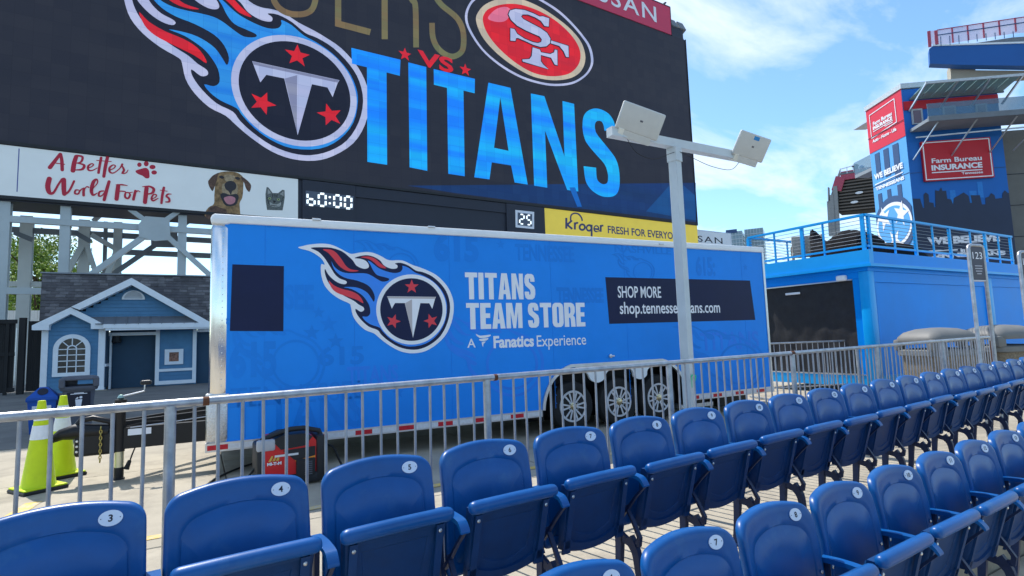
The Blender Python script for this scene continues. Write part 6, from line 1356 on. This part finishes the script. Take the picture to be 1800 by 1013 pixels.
for a, b in zip([u0_ - .0] + ps, ps):
    k_ = max(1, round((b - a) / .100))
    for k in range(1, k_):
        u = a + (b - a) * k / k_
        if bar is None: bar = mesh_of('bar', MB().tube([(0, 0, .06), (0, 0, FZ - .01)], .0078, 8), galv2, 50)
        o = bpy.data.objects.new('bar', bar); C.objects.link(o); o.parent = fe; o.location = (u, random.uniform(-.002, .002), 0); o.rotation_euler = (random.uniform(-.006, .006), random.uniform(-.006, .006), 0); nb += 1
for (x, y, r) in ((362, 708, .013), (1392, 618, .03), (870, 662, .012)):
    u = FP_.uv(x, y)[0]; mk('weld_rust', MB().tube([(u - r, 0, FZ - .001), (u + r, 0, FZ - .001)], .021, 14), rust, fe, smooth=50)

# crowd barrier by the container
BPn = Plane((9.7, 6.0), 0); q = BPn.uv(1512, 600); 
bp0 = onz(1360, 604, 1.1); bp1 = onz(1512, 598, 1.1)
dv = Vector((bp1.x - bp0.x, bp1.y - bp0.y)); 
br = thing('crowd_barrier', 'silver crowd control barrier with rounded corner in front of the black roller cover', 'barrier', (bp1.x, bp1.y, 0), atan2(dv.y, dv.x))
L_ = max(2.2, min(3.2, dv.length * 1.25))
mk('frame', MB().tube([(-L_, 0, .15), (-L_, 0, .98), (-L_ + .04, 0, 1.06), (-L_ + .12, 0, 1.1), (-.14, 0, 1.1), (-.05, 0, 1.06), (0, 0, .97), (0, 0, .15)], .019, 10), galv, br, smooth=50); mk('lower_rail', MB().tube([(-L_, 0, .2), (0, 0, .2)], .014, 8), galv, br)
for k in range(1, 20): mk('bar', MB().tube([(-L_ * k / 20, 0, .2), (-L_ * k / 20, 0, 1.09)], .0075, 6), galv2, br)
for x in (-L_ + .1, -.1): mk('foot', MB().beam((x, -.3, .02), (x, .3, .02), .05, .03), galv, br)
for z in (.5, .85): mk('hook', MB().tube([(0, 0, z), (.06, 0, z), (.06, 0, z + .05)], .01, 6), galv, br)

# ================================================================== LAMP-STYLE POST WITH TWO ANTENNAS
PY = 5.35; PP = Plane((0, PY), -3.7 * 0)
pu, pz = PP.uv(1212, 700); put, pzt = PP.uv(1189, 262)
pl_ = thing('antenna_post', 'pale grey square steel post with a crossbar, standing between fence and trailer', 'post', (pu, PY, 0), radians(12))
hwp = .065
mk('post', bevbox((-hwp, -hwp, 0), (hwp, hwp, pzt - .02), .006), post_paint, pl_)
mk('base_plate', bevbox((-.16, -.16, 0), (.16, .16, .02), .004), post_paint, pl_)
# crossbar: its ends as seen
A_ = PP.uv(1050, 235); B_ = PP.uv(1350, 280)
d1 = ray(1052, 236); 
# the bar runs square to the post; its left end is nearer the camera
def on_h(x, y, z): d = ray(x, y); t = (z - CAMH) / d.z; return CAM + d * t
eL = on_h(1062, 237, pzt + .06); eR = on_h(1300, 282, pzt + .06)
ax = Vector((eR.x - eL.x, eR.y - eL.y, 0)); print('bar', eL, eR, ax.length, 'post', pu, PY, pzt)
Mi = WM[pl_.name].inverted(); 
cdir = ax.normalized(); cen = Vector((pu, PY, pzt + .06))
lL = (Vector((eL.x, eL.y, 0)) - Vector((pu, PY, 0))).dot(cdir); lR = (Vector((eR.x, eR.y, 0)) - Vector((pu, PY, 0))).dot(cdir)
eLl = Mi @ (cen + cdir * lL); eRl = Mi @ (cen + cdir * lR)
mk('crossbar', MB().beam(eLl, eRl, .12, .12), post_paint, pl_)
mk('saddle', bevbox((-hwp - .012, -hwp - .012, pzt - .2), (hwp + .012, hwp + .012, pzt + .0), .004), post_paint, pl_)
for (px1, along, label, taped, tl, trr, brr, bll) in (
    ((1130, 218), (Vector((0, 0, 0)), 0), 'square off-white antenna panel on the left end of the post crossbar', False, (1098, 177), (1172, 203), (1156, 250), (1085, 225)),
    ((1322, 262), (Vector((0, 0, 0)), 0), 'square off-white antenna panel with blue tape on the right end of the crossbar', True, (1305, 228), (1358, 247), (1340, 287), (1290, 272))):
    cxp = sum(p[0] for p in (tl, trr, brr, bll)) / 4; cyp = sum(p[1] for p in (tl, trr, brr, bll)) / 4
    d = ray(cxp, cyp)
    # depth of the panel from the bar's depth at that column
    n0 = Vector((-cdir.y, cdir.x, 0)); s_ = (Vector((pu, PY, 0)) - Vector((0, 0, 0))).dot(n0) / d.dot(n0); c = CAM + d * (s_ * .965)
    t = bpy.data.objects.new('antenna', None); C.objects.link(t); t.parent = pl_; t.matrix_parent_inverse = Mi; t.location = c
    if taped: t['label'] = label
    # corners: solve a plane leaning back facing up towards the crossbar's outer side
    dc = s_ * .965
    def corner(p, k): dd = ray(*p); return CAM + dd * (dc * (d.dot(FW) / dd.dot(FW)) * k) - c
    w = s_ * 0
    q = [corner(tl, .985), corner(trr, 1.02), corner(brr, 1.035), corner(bll, 1.0)]
    ex = ((q[1] - q[0]) + (q[2] - q[3])).normalized(); ez = ((q[0] - q[3]) + (q[1] - q[2])); ez = (ez - ex * ez.dot(ex)).normalized(); ey = ez.cross(ex)
    wv = ((q[1] - q[0]).length + (q[2] - q[3]).length) / 4; hv = ((q[0] - q[3]).length + (q[1] - q[2]).length) / 4
    R3 = Matrix((ex, ey, ez)).transposed().to_4x4(); print('panel', wv * 2, hv * 2)
    if (R3 @ Vector((0, -1, 0))).dot(CAM - c) < 0: R3 = R3 @ Matrix.Scale(-1, 4, (0, 1, 0))
    mk('panel', bevbox((-wv, -.0, -hv), (wv, .05, hv), .022, 3).xf(R3), antenna_m, t, smooth=50)
    mk('maker_mark', bevbox((-.022, -.003, -.012), (.022, .001, .012), .002).xf(R3), bin_grey, t)
    mk('connector_box', bevbox((-wv * .62, .005, -hv - .09), (wv * .72, .075, -hv + .01), .01).xf(R3), antenna_m, t); mk('connector_cap', bevbox((-wv * .86, -.005, -hv - .085), (-wv * .60, .085, -hv + .02), .008).xf(R3), mat('cream_plastic', (.72, .70, .62), .5), t)
    if taped: mk('blue_tape', MB().box((-.045, -.003, hv * .55), (.07, -.0005, hv * .85)).xf(R3), tape_blue, t)
    inv = R3.inverted()
    bar_pt = cen + cdir * ((c - cen).dot(cdir)) - c
    mk('mount_arm', MB().tube([R3 @ Vector((0, .05, -.05)), R3 @ Vector((-.04, .12, -.07)), bar_pt + Vector((0, 0, .05))], .022, 8), alu, t)
    # hanging wire
    st_ = R3 @ Vector((-wv * .3, .04, -hv - .08)); en = cen - c + Vector((0, -.07, -.12)); md = (st_ + en) / 2 + Vector((0, 0, -.20 if not taped else -.14))
    mk('wire', MB().tube(cat([tuple(st_), tuple((st_ * 2 + md) / 3 + Vector((0, 0, -.1))), tuple(md), tuple((en * 2 + md) / 3 + Vector((0, 0, -.0))), tuple(en)], False, 5), .004, 6), cable_m, t, smooth=60)
gr_ = PP.uv(1208, 665)
rb = mk('green_ribbon', MB().tube([(pu - .03, PY - .085, gr_[1] + .03), (pu, PY - .1, gr_[1] + .06), (pu + .035, PY - .1, gr_[1] + .03), (pu + .03, PY - .09, gr_[1] - .03), (pu + .0, PY - .09, gr_[1] + .0)], .010, 6).tube([(pu - .03, PY - .088, gr_[1] + .03), (pu - .035, PY - .09, gr_[1] - .12)], .005, 6), ribbon_green, smooth=60)
tag(rb, 'green ribbon tied round the pale grey post just above fence height', 'ribbon')

# ================================================================== STONE BINS AND SECTION SIGNS on the right
def stone_bin(x0, x1, y0, Y, label):
    P = Plane((0, Y), 0); u0 = P.uv(x0, 600)[0]; u1 = P.uv(x1, 600)[0]; zt_ = P.uv((x0 + x1) / 2, y0)[1]; w = min((u1 - u0) / 2, .52); c = (u0 + u1) / 2
    zr = zt_ - .50
    t = thing('stone_litter_bin', label, 'litter bin', (c, Y, 0), radians(-20), 'stone litter bins with grey domed lids')
    sb = mat('brown_aggregate', (.20, .165, .12), .9, var=.35, scale=30, bump=.5, bscale=80)
    def rr(a, z, r=.35, n=6):
        o = []
        for qx, qy, s in ((1, 1, 0), (-1, 1, 1), (-1, -1, 2), (1, -1, 3)):
            for k in range(n): an = (s + k / (n - 1)) * pi / 2; o.append((qx * a * (1 - r) + a * r * cos(an), qy * a * .8 * (1 - r) + a * .8 * r * sin(an), z))
        return o
    g = mat('grey_dome_plastic', (.16, .158, .15), .55, var=.12, scale=4)
    mk('body', MB().rings([rr(w * .86, 0), rr(w * .88, zr - .04), rr(w * .9, zr)]), sb, t, smooth=40)
    mk('lid_rim', MB().rings([rr(w * .95, zr), rr(w, zr + .02), rr(w, zr + .10), rr(w * .93, zr + .12)]), g, t, smooth=40)
    for sx in (-1, 1):
        for sy in (-1, 1): mk('lid_pillar', bevbox((sx * w * .84 - .09, sy * w * .66 - .06, zr + .1), (sx * w * .84 + .09, sy * w * .66 + .06, zr + .30), .03), g, t, smooth=40)
    mk('bin_liner', MB().rings([rr(w * .7, zr + .11), rr(w * .7, zr + .135)]), ink, t)
    mk('dome', MB().rings([rr(w * .98, zr + .24), rr(w * 1.01, zr + .27), rr(w * .97, zr + .34), rr(w * .82, zr + .42), rr(w * .5, zr + .48), rr(w * .12, zr + .50)]), g, t, smooth=60)
stone_bin(1585, 1702, 576, 4.75, 'stone bin with grey domed lid behind last fence bays')
stone_bin(1690, 1815, 571, 4.35, 'stone bin with grey domed lid past the fence end post')
def section_sign(pxl, ptop, pbot, Y, num, w, label):
    P = Plane((0, Y), -8); a = P.uv(pxl, ptop); 
    t = thing('section_sign', label, 'sign', (P.P.x + P.u.x * a[0], P.P.y + P.u.y * a[0], 0), radians(-8), 'row section signs')
    zt_ = a[1]; zb = P.uv(pxl, pbot)[1]; r = .022
    mk('frame', MB().tube([(0, 0, 0), (0, 0, zt_ - .05), (.015, 0, zt_ - .015), (.05, 0, zt_), (w - .05, 0, zt_), (w - .015, 0, zt_ - .015), (w, 0, zt_ - .05), (w, 0, 0)], r, 10), galv, t, smooth=50)
    pm_ = mat('sign_dark_print', (.035, .03, .055), .4)
    pn = mk('panel', MB().box((r, -.012, zb), (w - r, .012, zt_ - r)), pm_, t)
    PL_ = Plane((t.location.x, t.location.y), -8)
    h = zt_ - zb
    lettering(num, PL_, ((w * .17, zb + h * .80), (w * .83, zb + h * .60)), logo_white, t, .014, .001, px=False)
    for k, wd in enumerate((.5, .5, .42, .3)): 
        z = zb + h * (.40 - k * .075); mk('small_print', MB().box((w * (.5 - wd / 2), -.0145, z - h * .014), (w * (.5 + wd / 2), -.013, z + h * .014)), mat('print_grey', (.4, .4, .45), .5), t)
    mk('lower_rail', MB().tube([(0, 0, zb - .01), (w, 0, zb - .01)], .012, 8), alu, t)
section_sign(1701, 431, 492, 4.2, '123', .30, 'dark section sign reading 123 on a two-legged steel frame')
section_sign(1790, 443, 500, 4.15, '124', .30, 'dark section sign cut off by the right edge of the photo')

# ================================================================== SEATS
def outl(wb_, wt_, zb_, zt_, r, archh, n=10):
    """seat back outline: bottom corners small, top corners round, top slightly arched; returns (x,z) list"""
    o = []
    rb_ = .03; sl = .2
    for _ in range(6): sl = math.atan(2 * (archh + r * (1 - cos(sl))) / (wt_ - r + r * sin(sl)))
    ae = pi / 2 - sl
    for k in range(4): a = pi + k / 3 * pi / 2; o.append((-wb_ + rb_ + rb_ * cos(a), zb_ + rb_ + rb_ * sin(a)))
    for k in range(4): a = 1.5 * pi + k / 3 * pi / 2; o.append((wb_ - rb_ + rb_ * cos(a), zb_ + rb_ + rb_ * sin(a)))
    for k in range(1, 4): o.append((wb_ + (wt_ - wb_) * k / 4, zb_ + rb_ + (zt_ - archh - r - zb_ - rb_) * k / 4))
    for k in range(n): a = k / (n - 1) * ae; o.append((wt_ - r + r * cos(a), zt_ - archh - r + r * sin(a)))
    x1 = o[-1][0]; z1 = o[-1][1]
    for k in range(1, 10): t = k / 10; x = x1 * (1 - 2 * t); o.append((x, z1 + (zt_ - z1) * (1 - (2 * t - 1) ** 2)))
    for k in range(n): a = pi - (n - 1 - k) / (n - 1) * ae; o.append((-wt_ + r + r * cos(a), zt_ - archh - r + r * sin(a)))
    for k in range(3, 0, -1): o.append((-(wb_ + (wt_ - wb_) * k / 4), zb_ + rb_ + (zt_ - archh - r - zb_ - rb_) * k / 4))
    return o
def bend(x, z, y): return (x, y + .055 * (z - .40) - .030 * (x / .25) ** 2 + (.03 * ((z - .62) / .25) ** 2 if z > .62 else 0), z)
def back_mesh():
    mb = MB(); B = (.250, .243, .34, .902, .066, .019)
    def ring(d, y, top=0.0): return [bend(x, z, y) for x, z in outl(B[0] - d, B[1] - d, B[2] + d, B[3] - d - top, min(B[4] + min(d, .052) * .25, (B[1] - d) * .8), B[5])]
    rg = [ring(.012, .045), ring(.003, .040), ring(0, .025), ring(.001, .010), ring(.006, .002), ring(.016, -.001, .002), ring(.028, .002, .010), ring(.038, .003, .022)]
    g = .046
    rg += [ring(g, .003, .035), ring(g + .002, .006, .036), ring(g + .005, .006, .036), ring(g + .007, .003, .037)]
    rg += [ring(.12, .003, .045), ring(.18, .003, .05)]
    mb.rings(rg); return mb
def pan_mesh():
    """folded seat: lip along the top, hollow underside with a raised border"""
    mb = MB(); tilt = lambda x, z, y: (x, -.100 - (z - .32) * .27 + y, z)
    O = lambda d, y: [tilt(x, z, y) for x, z in outl_pan(d)]
    def outl_pan(d):
        w0, w1, zb_, zt_ = .194 - d, .216 - d, .315 + d, .675 - d; o = []
        for k in range(13): t = k / 12; x = -w0 + 2 * w0 * t; o.append((x, zb_ + .012 * 1 + .035 * (2 * t - 1) ** 2 - .012))
        for k in range(1, 7): t = k / 7; o.append((w0 + (w1 - w0) * t, zb_ + .035 + (zt_ - zb_ - .035) * t))
        for k in range(13): t = k / 12; o.append((w1 - 2 * w1 * t, zt_))
        for k in range(1, 7): t = 1 - k / 7; o.append((-(w0 + (w1 - w0) * t), zb_ + .035 + (zt_ - zb_ - .035) * t))
        return o
    mb.rings([O(.012, .055), O(.0, .045), O(0, .008), O(.005, .0), O(.040, .0), O(.044, .012), O(.075, .016), O(.079, .022), O(.12, .024)]); return mb
def lip_mesh():
    pts = []; rs = []
    for x, e in [(-.233, .25), (-.230, .60), (-.222, .86), (-.210, .98)] + [(-.2 + .04 * k, 1) for k in range(11)] + [(.210, .98), (.222, .86), (.230, .60), (.233, .25)]:
        t = x / .22; pts.append((x, -.208 - .006 * (1 - t * t), .682 + .004 * (1 - t * t))); rs.append(.029 * e)
    return MB().tube(pts, rs, 16, squash=1.0)
def strap_mesh(s):
    mb = MB(); f = lambda x, z, y: (x, -.100 - (z - .32) * .27 + y, z)
    x0 = s * .180; 
    for a, b, z0, z1 in ((x0 - .016, x0 + .016, .36, .645), (x0 - .024, x0 + .024, .335, .40)):
        v = [f(x, z, y) for z in (z0, z1) for y in (-.012, .002) for x in (a, b)]; mb.add(v, [(0, 2, 3, 1), (4, 5, 7, 6), (0, 1, 5, 4), (2, 6, 7, 3), (0, 4, 6, 2), (1, 3, 7, 5)])
    return mb
def slab(pts, w, x0):
    """bar in the y,z plane with changing width; thickness w in x, centred on x0"""
    mb = MB(); rb_ = ribbon([(p[0], p[1]) for p in pts], [p[2] for p in pts]); n = len(pts); 
    for k in range(n - 1):
        q = [rb_[k], rb_[k + 1], rb_[2 * n - 2 - k], rb_[2 * n - 1 - k]]
        mb.add([(x0 + s * w / 2, a, b) for s in (-1, 1) for a, b in q], [(0, 1, 2, 3), (7, 6, 5, 4), (0, 4, 5, 1), (2, 6, 7, 3)] + ([(0, 3, 7, 4)] if k == 0 else []) + ([(1, 5, 6, 2)] if k == n - 2 else []))
    return mb
PX_ = .265
def arm_mesh():
    prof = [(.01, .640, .020), (-.05, .646, .020), (-.12, .648, .019), (-.19, .644, .018), (-.215, .635, .017), (-.236, .612, .013), (-.239, .603, .006)]
    return slab(cat(prof, False, 4), .042, PX_)
def std_mesh():
    mb = slab(cat([(.0, .64, .05), (.005, .50, .045), (.0, .40, .05), (-.02, .33, .06)], False, 3), .020, PX_)
    q = slab([(-.227, .603, .012), (-.17, .545, .012), (-.11, .475, .014), (-.05, .41, .02)], .018, PX_); mb.add(q.v, q.f)
    q = slab([(-.085, .475, .010), (-.135, .40, .014), (-.175, .33, .020), (-.165, .295, .028), (-.10, .285, .034), (-.02, .31, .05)], .022, PX_); mb.add(q.v, q.f); return mb
def leg_mesh(front):
    p = [(-.10, .31, .06), (-.145, .25, .046), (-.158, .17, .038), (-.172, .08, .034), (-.205, .006, .03)] if front else [(-.03, .32, .05), (-.022, .22, .040), (-.012, .12, .036), (.0, .04, .034), (.012, .006, .035)]
    mb = slab(cat(p, False, 4), .03, PX_)
    y = p[-1][0]; mb.box((PX_ - .035, y - .05, 0), (PX_ + .035, y + .03, .012)); return mb
def bolt_mesh(): return MB().lathe([(.0085, 0), (.008, -.003), (.004, -.0055), (0, -.006)], n=8, axis='Y')
num_meshes = {}
def make_seat():
    t = thing('stadium_seat', 'x', 'stadium seat')
    mk('backrest', back_mesh(), seat_blue, t, smooth=50)
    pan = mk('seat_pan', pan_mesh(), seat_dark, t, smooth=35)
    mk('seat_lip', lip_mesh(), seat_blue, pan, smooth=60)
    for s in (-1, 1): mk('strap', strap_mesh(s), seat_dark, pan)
    for s in (-1, 1):
        o = mk('bolt', bolt_mesh(), bolt_m, pan); z = .62; o.location = (s * .180, -.100 - (z - .32) * .27 - .012, z)
        o = mk('bolt', bolt_mesh(), bolt_m, t); p = bend(s * .222, .600, .000); o.location = (p[0], p[1] - .001, p[2])
    mk('armrest', arm_mesh(), seat_blue, t, smooth=40); mk('standard', std_mesh(), seat_iron, t, smooth=40)
    mk('leg', leg_mesh(True), seat_iron, t, smooth=40); mk('leg', leg_mesh(False), seat_iron, t, smooth=40)
    return t
def number_plate(n, seat):
    cx_, cz_ = .142, .842
    if 'plate' not in num_meshes:
        ell_ = ell(0, 0, .0345, .0255, 24); mb = MB(); p0 = bend(cx_, cz_, 0)
        mb.prism(ell_, -.0025, .001); num_meshes['plate'] = mesh_of('number_plate', mb, plate_m)
    o = bpy.data.objects.new('number_plate', num_meshes['plate']); C.objects.link(o); o.parent = seat
    p = bend(cx_, cz_, -.0008); tilt_ = atan2(bend(cx_, cz_ + .02, 0)[1] - bend(cx_, cz_ - .02, 0)[1], .04); yaw = atan2(bend(cx_ + .02, cz_, 0)[1] - bend(cx_ - .02, cz_, 0)[1], .04)
    o.location = p; o.rotation_euler = (-tilt_, 0, yaw)
    v, f = text_shape(str(n), .028); x0 = min(a.x for a in v); x1 = max(a.x for a in v); y0 = min(a.y for a in v); y1 = max(a.y for a in v)
    s_ = .023 / (y1 - y0); mb = MB(); mb.add([((a.x - (x0 + x1) / 2) * s_, -.0032, (a.y - (y0 + y1) / 2) * s_) for a in v], f)
    d = bpy.data.objects.new('digit', mesh_of('digit', mb, ink, fix=False)); C.objects.link(d); d.parent = o
    for s in (-1, 1):
        b = bpy.data.objects.new('rivet', rivet_me); C.objects.link(b); b.parent = o; b.location = (s * .027, -.0025, 0)
rivet_me = mesh_of('rivet', MB().lathe([(.0018, 0), (.0015, -.0015), (0, -.002)], n=6, axis='Y'), bin_grey)
proto = make_seat()
first = True
def place(n, X, Y, z, rz, row, label):
    global first
    if first: s = proto; first = False
    else: s = copy_tree(proto)
    s.location = (X, Y, z); s.rotation_euler = (random.uniform(-.004, .004), 0, rz + random.uniform(-.01, .01)); s['label'] = label; s['group'] = row
    for ch in s.children:                              # folded seats do not all stand at the same angle
        if ch.name.startswith('seat_pan'): ch.location = (0, random.uniform(-.006, .006), random.uniform(-.005, .005)); a_ = random.uniform(-.035, .035); ch.rotation_euler = (a_, 0, 0); ch.location = (0, .100 - .100 * cos(a_) + .32 * sin(a_) + ch.location[1], .32 - .32 * cos(a_) + .100 * sin(a_) + ch.location[2])
    seats.append((n, s))
seats = []
words = {}
rz1 = math.atan(.068)
NW = 'zero one two three four five six seven eight nine ten eleven twelve thirteen fourteen fifteen sixteen seventeen eighteen nineteen twenty twenty-one twenty-two'.split()
for n in range(3, 23):
    px_ = -.24 + .535 * (n - 3); Xc = px_ - .142; Yc = 2.29 + .068 * (px_ + .24) - .01
    place(n, Xc, Yc, 0.0, rz1, 'blue seats of the row along the fence', 'blue folding seat plated %d (%s) in the far row beside the steel fence' % (n, NW[n]))
rz2 = math.atan(.036)
for n in range(6, 16):
    px_ = 1.74 + .53 * (n - 7); Xc = px_ - .142; Yc = 1.48 + .036 * (px_ - 1.74) - .01
    place(n, Xc, Yc, -.25, rz2, 'blue seats of the nearer lower row', 'blue folding seat plated %d (%s) in the nearer, lower row' % (n, NW[n]))
for n, s in seats: number_plate(n, s)
